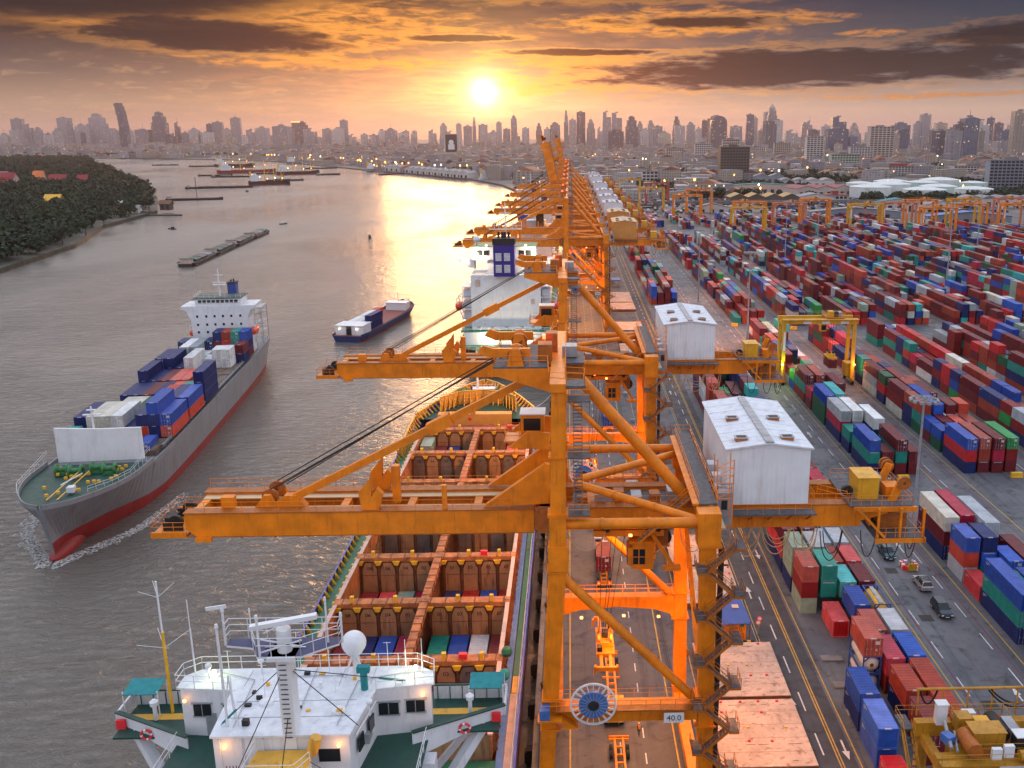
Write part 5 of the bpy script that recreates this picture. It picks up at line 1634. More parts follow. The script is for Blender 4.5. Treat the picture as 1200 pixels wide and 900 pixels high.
# ------------------------------------------------------------------ containers
def box_mat(name, col, amt=.35):
    """painted corrugated steel; every container gets its own shade and its own scratches"""
    m = D.materials.new(name)
    m.use_nodes = True
    t = NT(m.node_tree)
    b = m.node_tree.nodes['Principled BSDF']
    b.inputs['Specular IOR Level'].default_value = .28
    tc = t.n.new('ShaderNodeTexCoord').outputs['Object']
    oi = t.n.new('ShaderNodeObjectInfo')
    off = t.n.new('ShaderNodeVectorMath'); off.operation = 'ADD'
    t.l.new(tc, off.inputs[0]); t.l.new(oi.outputs['Location'], off.inputs[1])
    n = t.noise(off.outputs[0], .55, 5.0, .65)
    c = t.mix(t.ss(n, .25, .75), tuple(x * .78 for x in col), tuple(min(1, x * 1.22) for x in col))
    k = t.lin(oi.outputs['Random'], 0, 1, .82, 1.18)
    hsv = t.n.new('ShaderNodeHueSaturation')
    t.l.new(c, hsv.inputs['Color']); t.l.new(k, hsv.inputs['Value'])
    t.l.new(t.lin(oi.outputs['Random'], 0, 1, 1.0, .86), hsv.inputs['Saturation'])
    n2 = t.noise(off.outputs[0], 1.7, 6.0, .75, .5)
    c = t.mix(t.mul(t.ss(n2, .58, .72), amt), hsv.outputs[0], (.07, .035, .025))
    t.l.new(c, b.inputs['Base Color'])
    t.l.new(t.lin(n2, .3, .7, .42, .62), b.inputs['Roughness'])
    return m


CC = {
    'maroon': (.145, .022, .034), 'dark red': (.22, .018, .022), 'red brown': (.34, .075, .045), 'red': (.52, .022, .035), 'crimson': (.42, .02, .085), 'orange red': (.56, .10, .05),
    'navy blue': (.014, .032, .125), 'blue': (.012, .095, .36), 'bright blue': (.02, .15, .52), 'teal': (.015, .24, .21), 'dark green': (.012, .095, .055), 'green': (.02, .27, .09),
    'pale green': (.27, .38, .30), 'grey': (.33, .36, .38), 'pale grey blue': (.42, .47, .52), 'white': (.66, .67, .67), 'cream': (.60, .57, .48), 'sky teal': (.05, .42, .42)}
CM_ = {k: box_mat(k + ' container paint', tuple(max(v) * (c / max(v)) ** 1.4 for c in v) if min(v) < .25 else v) for k, v in CC.items()}
PAL = ['maroon'] * 27 + ['dark red'] * 11 + ['red brown'] * 14 + ['red'] * 6 + ['crimson'] * 4 + ['orange red'] * 4 + ['navy blue'] * 14 + ['blue'] * 9 + ['bright blue'] * 2 + ['teal'] * 6 + ['dark green'] * 3 + ['green'] * 2 + ['pale green'] * 2 + ['grey'] * 4 + ['pale grey blue'] * 3 + ['white'] * 4 + ['cream'] * 2 + ['sky teal'] * 2
PLATE = mat('pale worn stencil', (.55, .56, .56), .6, 0, .1, 2)


def container_meshes(L):
    W, Hh = 2.44, 2.59
    m = MB()
    # bottom rails, posts, top rails
    for x in (0, W - .16):
        for y in (0, L - .16): m.box(x, x + .16, y, y + .16, 0, Hh)
    for x in (0, W - .08): m.box(x, x + .08, .16, L - .16, 0, .16); m.box(x, x + .08, .16, L - .16, Hh - .10, Hh - .004)
    for y in (0, L - .1): m.box(.16, W - .16, y, y + .1, 0, .16); m.box(.16, W - .16, y, y + .1, Hh - .12, Hh - .004)
    m.quad((.1, .1, .02), (.1, L - .1, .02), (W - .1, L - .1, .02), (W - .1, .1, .02))
    # corrugated sides
    n = int(L / .3)
    p = (L - .32) / n
    for s in (0, 1):
        for k in range(n):
            y = .16 + p * k
            prof = [(y, 0), (y + p * .28, 0), (y + p * .42, .04), (y + p * .86, .04), (y + p, 0)]
            for (ya, da), (yb, db) in zip(prof, prof[1:]):
                xa, xb = (.015 + da, .015 + db) if s == 0 else (W - .015 - da, W - .015 - db)
                q = [(xa, ya, .16), (xa, ya, Hh - .1), (xb, yb, Hh - .1), (xb, yb, .16)]
                m.quad(*(q if s == 0 else q[::-1]))
    # plain corrugated far end
    for k in range(8):
        x = .16 + k * .265
        d = .045 if k % 2 else 0.0
        m.quad((x + .265, L - .02 - d, .16), (x, L - .02 - d, .16), (x, L - .02 - d, Hh - .12), (x + .265, L - .02 - d, Hh - .12))
    # castings
    for x in (-.005, W - .175):
        for y in (-.005, L - .175):
            for z in (-.0, Hh - .12): m.box(x, x + .18, y, y + .18, z + (.003 if z == 0 else 0), z + .123)
    body = m.mesh('container_body', M['blue'])
    r = MB()
    n = int(L / .6)
    p = (L - .2) / n
    for k in range(n):
        y = .1 + p * k
        r.quad((.08, y, Hh - .03), (W - .08, y, Hh - .03), (W - .08, y + p * .5, Hh - .03), (.08, y + p * .5, Hh - .03))
        r.quad((.08, y + p * .5, Hh - .03), (W - .08, y + p * .5, Hh - .03), (W - .08, y + p * .6, Hh - .01), (.08, y + p * .6, Hh - .01))
        r.quad((.08, y + p * .6, Hh - .01), (W - .08, y + p * .6, Hh - .01), (W - .08, y + p * .9, Hh - .01), (.08, y + p * .9, Hh - .01))
        r.quad((.08, y + p * .9, Hh - .01), (W - .08, y + p * .9, Hh - .01), (W - .08, y + p, Hh - .03), (.08, y + p, Hh - .03))
    roof = r.mesh('roof', M['blue'])
    e = MB()
    for k in range(8):
        x = .16 + k * .265
        d = .045 if k % 2 else 0.0
        e.quad((x, .02 + d, .16), (x + .265, .02 + d, .16), (x + .265, .02 + d, Hh - .12), (x, .02 + d, Hh - .12))
        if k: e.quad((x, .02 + (.045 - d), .16), (x, .02 + d, .16), (x, .02 + d, Hh - .12), (x, .02 + (.045 - d), Hh - .12))
    end = e.mesh('end_wall', M['blue'])
    return body, roof, end


CB = {20: container_meshes(6.06), 40: container_meshes(12.19)}
def door_mesh(side):
    d = MB()
    x0, x1 = (.16, 1.21) if side == 0 else (1.23, 2.28)
    d.box(x0, x1, .03, .07, .17, 2.46)
    for z in (.55, 1.05, 1.55, 2.05): d.box(x0 + .04, x1 - .04, .015, .03, z, z + .28)
    return d.mesh('door', M['blue'])
def rod_mesh(side):
    d = MB()
    for x in ((.36, .92) if side == 0 else (1.5, 2.06)):
        d.tube((x, -.01, .14), (x, -.01, 2.49), .025, 5)
        for z in (.3, 1.0, 2.3): d.box(x - .06, x + .06, -.03, .03, z, z + .09)
        d.box(x - .02, x + .22, -.035, -.015, 1.1, 1.15)
    return d.mesh('lock_rod', M['steelgrey'])
DOORM = [door_mesh(0), door_mesh(1)]
RODM = [rod_mesh(0), rod_mesh(1)]
pm = MB(); pm.box(.75, 1.6, -.002, .02, 2.49, 2.57); pm.quad((.8, .05, 2.592), (1.55, .05, 2.592), (1.55, .17, 2.592), (.8, .17, 2.592))
PLATEM = pm.mesh('marking_plate', PLATE)
pm = MB(); pm.quad((1.42, .012, 1.7), (2.1, .012, 1.7), (2.1, .012, 2.2), (1.42, .012, 2.2)); pm.quad((1.5, .012, .8), (1.75, .012, .8), (1.75, .012, 1.05), (1.5, .012, 1.05))
DECALM = pm.mesh('decal', PLATE)
SIDEM = {}
for ft_, L_ in ((20, 6.06), (40, 12.19)):
    pm = MB()
    for k in range(9): pm.quad((-.012, L_ - .6 - .13 * k, 2.14), (-.012, L_ - .69 - .13 * k, 2.14), (-.012, L_ - .69 - .13 * k, 2.3), (-.012, L_ - .6 - .13 * k, 2.3))
    for k in range(4): pm.quad((-.012, L_ - .6 - .13 * k, 1.88), (-.012, L_ - .69 - .13 * k, 1.88), (-.012, L_ - .69 - .13 * k, 2.02), (-.012, L_ - .6 - .13 * k, 2.02))
    SIDEM[ft_] = pm.mesh('side_marking', PLATE)


def setmat(o, m):
    o.material_slots[0].link = 'OBJECT'
    o.material_slots[0].material = m


N_BOX = 0
def container(color, ft, loc, rz, label, group, door=False, detail=True, ship=None):
    """loc is the lower near-left corner"""
    global N_BOX
    N_BOX += 1
    b, r, e = CB[ft]
    o = link('shipping_container', b, None, loc, rz)
    setmat(o, CM_[color])
    tag(o, label, 'shipping container', group)
    q = link('roof', r, o); setmat(q, CM_[color])
    if door:
        for s in (0, 1):
            d = link('door', DOORM[s], o); setmat(d, CM_[color])
            if detail: link('lock_rod', RODM[s], d)
        if detail: link('decal', DECALM, o)
    else:
        q = link('end_wall', e, o); setmat(q, CM_[color])
    if detail: link('marking_plate', PLATEM, o); link('side_marking', SIDEM[ft], o)
    return o


def tank_container(loc, frame, tank, label, group, rz=0.0):
    root = thing('tank_container', label, 'tank container', loc, rz, group)
    L, W, Hh = 6.06, 2.44, 2.59
    m = MB()
    for x in (.08, W - .08):
        for y in (.08, L - .08): m.box(x - .08, x + .08, y - .08, y + .08, 0, Hh)
        for z in (.08, Hh - .08): m.box(x - .07, x + .07, .16, L - .16, z - .07, z + .07)
    for y in (.08, L - .08):
        for z in (.08, Hh - .08): m.box(.16, W - .16, y - .07, y + .07, z - .07, z + .07)
        for sx in (0, 1):
            for sz in (0, 1):
                xa, za = (.16, W - .16)[sx], (.16, Hh - .16)[sz]
                m.beam((xa, y, (.75, Hh - .75)[sz]), ((.75, W - .75)[sx], y, za), .10, .14)
    m.build('frame', frame, root)
    m = MB(); c = (W / 2, 0, Hh / 2)
    m.lathe(c, [(.01, .10), (.5, .14), (.85, .26), (1.08, .5), (1.12, .8), (1.12, L - .8), (1.08, L - .5), (.85, L - .26), (.5, L - .14), (.01, L - .1)], 22, 0, 'y')
    m.build('tank', tank, root)
    m = MB(); m.box(.9, 1.5, .5, L - .5, Hh - .05, Hh)
    for y in (1.5, 3, 4.5): m.tube((W / 2, y, Hh - .15), (W / 2, y, Hh + .02), .28, 10)
    m.build('walkway', M['steelgrey'], root)
    m = MB(); m.lathe((W / 2, .10, Hh / 2), [(.02, -.04), (.25, -.03), (.26, .02)], 12, 0, 'y'); m.build('manhole', M['holdsteel'], root)
    return root


ORD = ['zeroth', 'first', 'second', 'third', 'fourth', 'fifth', 'sixth', 'seventh', 'eighth', 'ninth', 'tenth', 'eleventh', 'twelfth', 'thirteenth', 'fourteenth', 'fifteenth', 'sixteenth', 'seventeenth', 'eighteenth', 'nineteenth', 'twentieth',
       'twenty-first', 'twenty-second', 'twenty-third', 'twenty-fourth', 'twenty-fifth', 'twenty-sixth', 'twenty-seventh', 'twenty-eighth', 'twenty-ninth', 'thirtieth']
YARD_G = 'shipping containers stacked in the yard'
T = 2.62

# --- on board the grey ship: (bay start behind the bow end, length, {row: colours upward}); row 0 is on the far side
s3 = Matrix.Translation(SHIP3_ORG) @ Matrix.Rotation(SHIP3_RZ, 4, 'Z')
BAYS = [
    (43.6, 20, 10.4, {0: ['teal', 'teal'], 4: ['maroon'], 5: ['maroon'], 6: ['blue']}),
    (42.6, 20, 10.4, {}),
    (35.5, 40, 11.7, {0: ['navy blue', 'navy blue'], 1: ['cream', 'cream'], 2: ['cream', 'cream'], 3: ['white', 'white'], 4: ['navy blue'], 5: ['orange red', 'navy blue'], 6: ['navy blue', 'navy blue', 'blue'], 7: ['orange red', 'blue']}),
    (22.0, 40, 11.7, {1: ['cream'], 2: ['cream'], 3: ['dark green'], 4: ['teal'], 5: ['orange red', 'orange red'], 6: ['red brown', 'navy blue'], 7: ['orange red', 'blue']}),
    (8.2, 40, 11.7, {0: ['navy blue'], 1: ['navy blue'], 2: ['maroon'], 3: ['navy blue'], 4: ['orange red'], 5: ['teal'], 7: ['navy blue', 'navy blue', 'navy blue']}),
    (-5.6, 40, 11.7, {0: ['navy blue', 'navy blue'], 1: ['navy blue'], 2: ['maroon'], 3: ['orange red'], 4: ['orange red']}),
    (-19.4, 40, 11.7, {0: ['navy blue', 'navy blue'], 1: ['navy blue', 'navy blue'], 2: ['navy blue'], 3: ['white', 'white']}),
    (-33.4, 40, 11.7, {0: ['navy blue'], 1: ['cream', 'white'], 2: ['grey', 'grey'], 3: ['white']}),
]
BAYS2 = [(-28.6, 20, 11.7, {5: ['white', 'white'], 6: ['white', 'white'], 4: ['white']}), (-40.8, 20, 11.7, {0: ['navy blue', 'navy blue'], 1: ['maroon'], 2: ['cream'], 3: ['navy blue', 'navy blue'], 4: ['navy blue', 'maroon', 'navy blue'], 5: ['maroon', 'red', 'red brown'], 6: ['navy blue', 'teal', 'teal'], 7: ['maroon', 'navy blue', 'blue']}),
         (-34.4, 20, 11.7, {7: ['navy blue', 'maroon']})]
seen_lab = {}
def ulab(s):
    seen_lab[s] = seen_lab.get(s, 0) + 1
    if seen_lab[s] > 1: print('DUP LABEL', s)
    return s
for bi, (y0, ft, z0, rows) in enumerate(BAYS + BAYS2):
    L = 6.06 if ft == 20 else 12.19
    for r, cols in rows.items():
        for k, c in enumerate(cols):
            # local corner so that the near end (towards the bow) faces the camera
            p = s3 @ Vector((9.9 - 2.48 * r, y0, z0 - 1.8 + k * T))
            bay = bi + 1 if bi < 8 else (8.5 if bi == 8 else 9 + (bi - 9))
            tier = 'top' if k == len(cols) - 1 else ('bottom' if k == 0 else 'middle')
            b_ = {8.5: 'small white bay', 9: 'bay before the bridge front', 10: 'bay beside the starboard rail'}.get(bay, '%s bay from the bow' % ORD[int(bay)])
            container(c, ft, p, SHIP3_RZ - pi, ulab('%s container on grey ship, %s of %s row, %s' % (c, tier, ORD[r + 1], b_)), 'containers on deck of the grey ship', door=(c in ('cream', 'white') or (bi + r) % 3 == 0), detail=True)

# --- down in the holds of the empty ship
HOLDC = {0: ['red', 'maroon', 'maroon', 'dark red', 'navy blue', 'red', 'maroon', 'dark red'],
         1: ['maroon', 'navy blue', 'blue', 'crimson', 'teal', 'blue', 'pale grey blue', 'maroon'],
         2: ['dark red', 'red', 'pale green', 'crimson', 'navy blue', 'dark red', 'blue', 'dark red'],
         5: ['orange red', 'cream', 'maroon', 'navy blue', 'teal', 'dark green', 'cream', 'orange red'],
         6: ['red', 'maroon', 'navy blue', None, None, None, 'red', 'pale green']}
cells0 = [-32.4 + .35 + 2.72 * k for k in range(4)] + [-20.4 + .85 + 2.72 * k for k in range(4)]
BY = [88, 102.4, 117.3, 131.7, 148.5, 163.7, 180, 195.5]
for hb_, cl in HOLDC.items():
    for k, c in enumerate(cl):
        if c is None: continue
        z = {0: 1.0, 1: 2.0, 2: 1.2, 5: 1.6, 6: 3.4}[hb_]
        if hb_ == 1:
            # two levels here: bright roofs lower down in front
            if k in (2, 3, 4, 5): container('orange red' if k != 3 else 'dark red', 20, (cells0[k] + .12, BY[1] + 1.4, -1.2), 0, ulab('orange red container roof in the second hold, %s cell from the river side' % ORD[k + 1]), 'containers in the open holds')
            container(c, 20, (cells0[k] + .12, BY[1] + 7.9, z), 0, ulab('%s container deep in the second hold, %s cell from the river side' % (c, ORD[k + 1])), 'containers in the open holds')
        else:
            container(c, 40, (cells0[k] + .12, BY[hb_] + 1.5, z), 0, ulab('%s container deep in the %s hold, %s cell from the river side' % (c, ORD[hb_ + 1], ORD[k + 1])), 'containers in the open holds')
for k, c in ((0, 'pale green'), (7, 'crimson'), (1, 'maroon')):
    container(c, 20, (cells0[k] + .12, BY[6] + 8.4, 5.2 if k != 1 else 2.2), 0, ulab('%s container at the far end of the foremost hold, %s cell' % (c, ORD[k + 1])), 'containers in the open holds')

# ------------------------------------------------------------------ the yard
XA = [34.8, 37.75, 40.7, 43.65]
XC = [63.7, 66.65, 69.6, 72.55]
def XE(j): return [84.9 + 21 * j + 3.05 * k for k in range(4)]
P_ = 7.0
near = []      # (x, y, ft, colours upward, block, row, bay, doors)
A = [(0, 85.4, 20, ['red']), (0, 92.6, 20, ['blue', 'bright blue']), (0, 99.6, 20, ['navy blue', 'blue']), (2, 92.9, 20, ['maroon', 'maroon']), (2, 100.1, 20, ['navy blue', 'red brown']), (3, 95.3, 40, ['dark red', 'red brown']),
     (3, 108.0, 20, ['blue', 'bright blue']), (2, 107.4, 20, ['dark red', 'crimson']), (2, 114.6, 20, ['maroon', 'red brown']), (3, 114.7, 20, ['grey', 'pale grey blue']),
     (1, 121.9, 20, ['red']), (2, 121.8, 20, ['maroon', 'blue']), (0, 129.0, 20, ['pale green', 'dark red', 'red brown']), (1, 129.2, 20, ['pale green', 'teal', 'teal']), (2, 129.0, 20, ['blue', 'sky teal']), (3, 129.2, 20, ['maroon', 'maroon']),
     (0, 136.0, 20, ['navy blue', 'pale green', 'pale green']), (1, 136.1, 20, ['maroon', 'red', 'grey']), (2, 136.0, 20, ['maroon', 'red brown']), (3, 136.2, 20, ['maroon', 'red']), (0, 143.0, 40, ['navy blue', 'red', 'maroon']),
     (1, 143.2, 20, ['maroon', 'crimson', 'maroon']), (2, 143.2, 20, ['navy blue', 'pale grey blue']), (3, 143.4, 20, ['grey', 'pale grey blue']), (1, 150.2, 20, ['red', 'maroon', 'crimson']), (2, 150.2, 20, ['navy blue', 'navy blue'])]
C_ = [(0, 119.0, 40, ['navy blue', 'teal', 'blue']), (1, 112.0, 40, ['navy blue', 'maroon', 'navy blue']), (0, 131.8, 20, ['red']), (0, 138.5, 20, ['pale grey blue', 'orange red', 'blue']), (0, 147.0, 40, ['navy blue', 'maroon', 'cream']), (1, 138.6, 20, ['teal', 'bright blue', 'navy blue']),
      (1, 147.8, 40, ['blue', 'navy blue', 'crimson']), (2, 144.6, 40, ['maroon', 'crimson', 'pale grey blue']), (2, 135.2, 20, ['bright blue', 'bright blue']), (3, 133.4, 40, ['white', 'maroon']), (1, 126.0, 20, ['maroon', 'teal']), (2, 121.0, 40, ['navy blue', 'blue']), (3, 120.4, 40, ['maroon', 'navy blue'])]
DD = [(0, 188.8, 40, ['navy blue', 'teal', 'blue']), (0, 203.2, 20, ['navy blue', 'teal']), (0, 210.8, 40, ['navy blue', 'crimson', 'grey']), (0, 224.6, 40, ['dark green', 'dark green', 'blue']), (0, 238.4, 20, ['maroon', 'crimson']), (0, 245.4, 40, ['dark red', 'teal', 'maroon']),
      (1, 188.8, 20, ['maroon', 'maroon']), (2, 188.8, 40, ['maroon', 'teal', 'maroon']), (3, 188.8, 20, ['maroon', 'maroon']), (1, 197.4, 20, ['blue', 'sky teal']), (2, 204.4, 40, ['navy blue', 'navy blue', 'white']), (1, 211.0, 40, ['navy blue', 'grey', 'white']), (1, 226.0, 40, ['teal', 'sky teal', 'sky teal']),
      (3, 197.0, 20, ['grey', 'blue']), (1, 245.2, 40, ['maroon', 'maroon', 'red brown']), (2, 236, 40, ['maroon', 'maroon', 'maroon']), (3, 220, 20, ['maroon', 'blue'])]
EE = [(0, 189.0, 40, ['navy blue', 'red', 'blue']), (1, 189.4, 40, ['maroon', 'red brown', 'red brown']), (2, 189.2, 40, ['maroon', 'crimson', 'maroon']), (3, 189.6, 40, ['maroon', 'dark red', 'green']),
      (0, 203.0, 20, ['dark green', 'blue']), (0, 209.4, 20, ['maroon', 'blue']), (0, 216.0, 20, ['dark green', 'teal', 'red brown']), (0, 222.4, 20, ['navy blue', 'navy blue', 'red brown']), (0, 229, 40, ['cream', 'dark red', 'maroon']), (0, 243, 20, ['navy blue', 'red', 'dark green']), (0, 250, 40, ['cream', 'grey', 'maroon']),
      (1, 203.0, 20, ['blue', 'maroon']), (1, 210, 20, ['maroon', 'maroon']), (1, 216, 20, ['blue', 'blue', 'bright blue']), (2, 216, 20, ['maroon', 'dark red', 'maroon']), (3, 216, 20, ['maroon', 'crimson', 'orange red']), (1, 222.6, 40, ['maroon', 'maroon', 'blue'])]
BLN = ['block by quay road', 'block right of cars', 'block beyond the cars', 'block with green roof']
taken = set()
def put(block, xs, items):
    for c, y, ft, cols in items:
        L = 6.06 if ft == 20 else 12.19
        for k in range(14):
            taken.add((round(xs[c], 1), int((y + k) // 1))) if k < L + .6 else None
        bay = int(round((y - items[0][1]) / 6.6)) + 1
        near.append((xs[c], y, ft, cols, block, c, y))
put(0, XA, A); put(1, XC, C_); put(2, XC, DD); put(3, XE(0), EE)

R5 = random.Random(11)
blocks = []
LOW = set()
blocks.append(('block behind white house', XA, 158.0, 262))
blocks.append(('small block past second crane', XA[:4], 400, 520))
blocks.append(('last block by road', XA[:4], 545, 640))
blocks.append(('block under yard gantry', XC, 232, 330))
blocks.append(('block between lamp masts', XC, 356, 492))
blocks.append(('far block, second strip', XC, 508, 650))
blocks.append(('block behind lamp mast', XE(0), 203, 333))
blocks.append(('middle block, third strip', XE(0), 352, 505))
blocks.append(('far block, third strip', XE(0), 524, 650))
for j in range(1, 17):
    for a, b_ in ((190 + (j % 3) * 4, 335 - (j * 7) % 20), (352, 500 + (j * 5) % 12), (520, 700)):
        blocks.append(('%s, %s strip' % ({0: 'near block', 1: 'middle block', 2: 'far block'}[a // 170 - 1], ORD[j + 3]), XE(j), a, b_))
for j in range(-1, 9):
    nm = 'low far stacks, %s strip' % ORD[j + 3]; LOW.add(nm)
    blocks.append((nm, XE(j) if j >= 0 else XC, 735 + (j * 13) % 30, 870 - (j * 17) % 40))
for name, xs, ya, yb in blocks:
    for c, x in enumerate(xs):
        y = ya + R5.uniform(0, 1.0)
        hbase = R5.choice((2, 3, 3))
        while y < yb - 6:
            ft = 40 if (R5.random() < .42 and y < yb - 13) else 20
            L = 6.06 if ft == 20 else 12.19
            if (round(x, 1), int(y + .5)) in taken or (round(x, 1), int(y + L - .5)) in taken:
                y += 1.0
                continue
            if R5.random() < .16: hbase = R5.choice((1, 2, 3, 3, 3, 4))
            n = max(0, min(4, hbase + R5.choice((-1, 0, 0, 0, 0, 0))))
            if R5.random() < .04: n = 0
            if name in LOW: n = min(n, 2) if R5.random() < .8 else 0
            base = R5.choice(PAL)
            cols = [R5.choice(PAL) if R5.random() < .6 else base for _ in range(n)]
            if cols: near.append((x, y, ft, cols, name, c, y))
            y += L + .35 + (R5.random() < .04) * 6

# which containers can be seen: not wholly walled in on the camera's sides and above
grid = {}
for (x, y, ft, cols, *_r) in near:
    L = 6.06 if ft == 20 else 12.19
    for q in range(int(y), int(y + L) + 1): grid[(round(x, 1), q)] = len(cols)
def height(x, q): return grid.get((round(x, 1), q), 0)
def in_view(x, y, z):
    d = Vector((x, y, z)) - cam.location
    mi = cam.rotation_euler.to_matrix().transposed() @ d
    if mi.z > -1: return False
    u = -mi.x / mi.z * 1100 + 705
    v = 450 + mi.y / mi.z * 1100
    return -140 < u < 1380 and -50 < v < 1010
allc = []
bayno = {}
for s in near:
    x, y, ft, cols, block, c, _ = s
    bayno.setdefault((block, c), []).append(y)
for k in bayno: bayno[k].sort()
for (x, y, ft, cols, block, c, _) in near:
    L = 6.06 if ft == 20 else 12.19
    for k, col in enumerate(cols):
        top = k == len(cols) - 1
        ql = [round(x - 2.95, 1), round(x - 3.05, 1)]
        left = max(max((height(a, q) for a in ql), default=0) for q in (int(y + 1), )) if True else 0
        left = min(max(height(a, q) for a in ql) for q in range(int(y), int(y + L) + 1))
        front = height(x, int(y) - 2)
        if not top and left > k and front > k: continue
        cx_, cy_ = x + 1.2, y + L / 2
        if not in_view(cx_, cy_, k * T): continue
        d = sqrt((cx_) ** 2 + (cy_) ** 2 + (71 - k * T) ** 2)
        sz = (2.0 if ft == 40 else 1.4) * (1 if top else .62)
        allc.append((d / sz, x, y, ft, col, k, top, block, c, len(cols)))
allc.sort(key=lambda a: a[0])
N_IND = max(120, 300 - N_BOX)
R6 = random.Random(5)
for i, (dd, x, y, ft, col, k, top, block, c, n) in enumerate(allc[:N_IND]):
    bay = bayno[(block, c)].index(y) + 1
    bl = BLN[block] if isinstance(block, int) else block
    tier = 'single' if n == 1 else ('topmost' if top else ('lowest' if k == 0 else ('middle' if n == 3 else ORD[k + 1])))
    lab = '%s container, %s, %s from near end, %s row, %s' % (col, tier, ORD[min(bay, 30)].replace(' ', '-'), ORD[c + 1], bl)
    door = (R6.random() < .5) or (block == 3 and y < 190) or (block == 0 and abs(y - 114.6) < .1)
    if block == 0 and c in (0, 1) and y < 140: door = False
    container(col, ft, (x, y, .02 + k * T), R6.uniform(-.004, .004), ulab(lab), YARD_G, door, d if False else i < 150)
print('boxes', N_BOX, 'rest', len(allc) - N_IND)
# the rest of the yard as one object, a box with proud posts each
order = list(CC)
mb = MB()
for (dd, x, y, ft, col, k, top, block, c, n) in allc[N_IND:]:
    L = 6.06 if ft == 20 else 12.19
    z = .02 + k * T
    mi = order.index(col)
    i = len(mb.v)
    mb.v += [(x, y, z), (x + 2.44, y, z), (x + 2.44, y + L, z), (x, y + L, z), (x, y, z + 2.59), (x + 2.44, y, z + 2.59), (x + 2.44, y + L, z + 2.59), (x, y + L, z + 2.59)]
    fs = [(4, 5, 6, 7), (0, 1, 5, 4), (1, 2, 6, 5), (2, 3, 7, 6), (3, 0, 4, 7)]
    for q in fs: mb.f.append(tuple(i + a for a in q)); mb.mi.append(mi); mb.sm.append(False)
    if dd < 330:
        for xx in (x + .02, x + 2.3): mb.box(xx, xx + .12, y - .03, y, z, z + 2.59, mi)
        mb.box(x + .3, x + 2.1, y - .02, y, z + 2.3, z + 2.5, order.index('grey') if (i // 8) % 5 == 0 else mi)
rest = mb.build('shipping_containers', [CM_[k] for k in order], kind='stuff')

# tank containers in the near block
M['tankpale'] = mat('grimy white tank', (.60, .58, .54), .5, 0, .08, 1, (.3, .2, .12), .4, 1)
tank_container((XA[1], 107.9, .02), M['blue'], M['tankpale'], 'white tank in blue frame, bottom of the stack by the blue containers', 'tank containers in the yard')
tank_container((XA[1], 107.9, .02 + T), M['blue'], M['tankpale'], 'white tank in blue frame, between tank below and red container above', 'tank containers in the yard')
container('red brown', 20, (XA[1], 107.9, .02 + 2 * T), 0, 'red brown container with red doors standing on two white tanks', YARD_G, True)
container('dark red', 20, (XA[3], 121.9, .02), 0, 'dark red container under the yellow tank', YARD_G)
tank_container((XA[3], 121.9, .02 + T), M['blue'], M['fitting'], 'yellow tank in blue frame lying on a dark red container', 'tank containers in the yard')
tank_container((XC[3] - .2, 203.4, .02 + T), M['blue'], M['white'], 'white tank in blue frame beyond the lamp mast', 'tank containers in the yard')

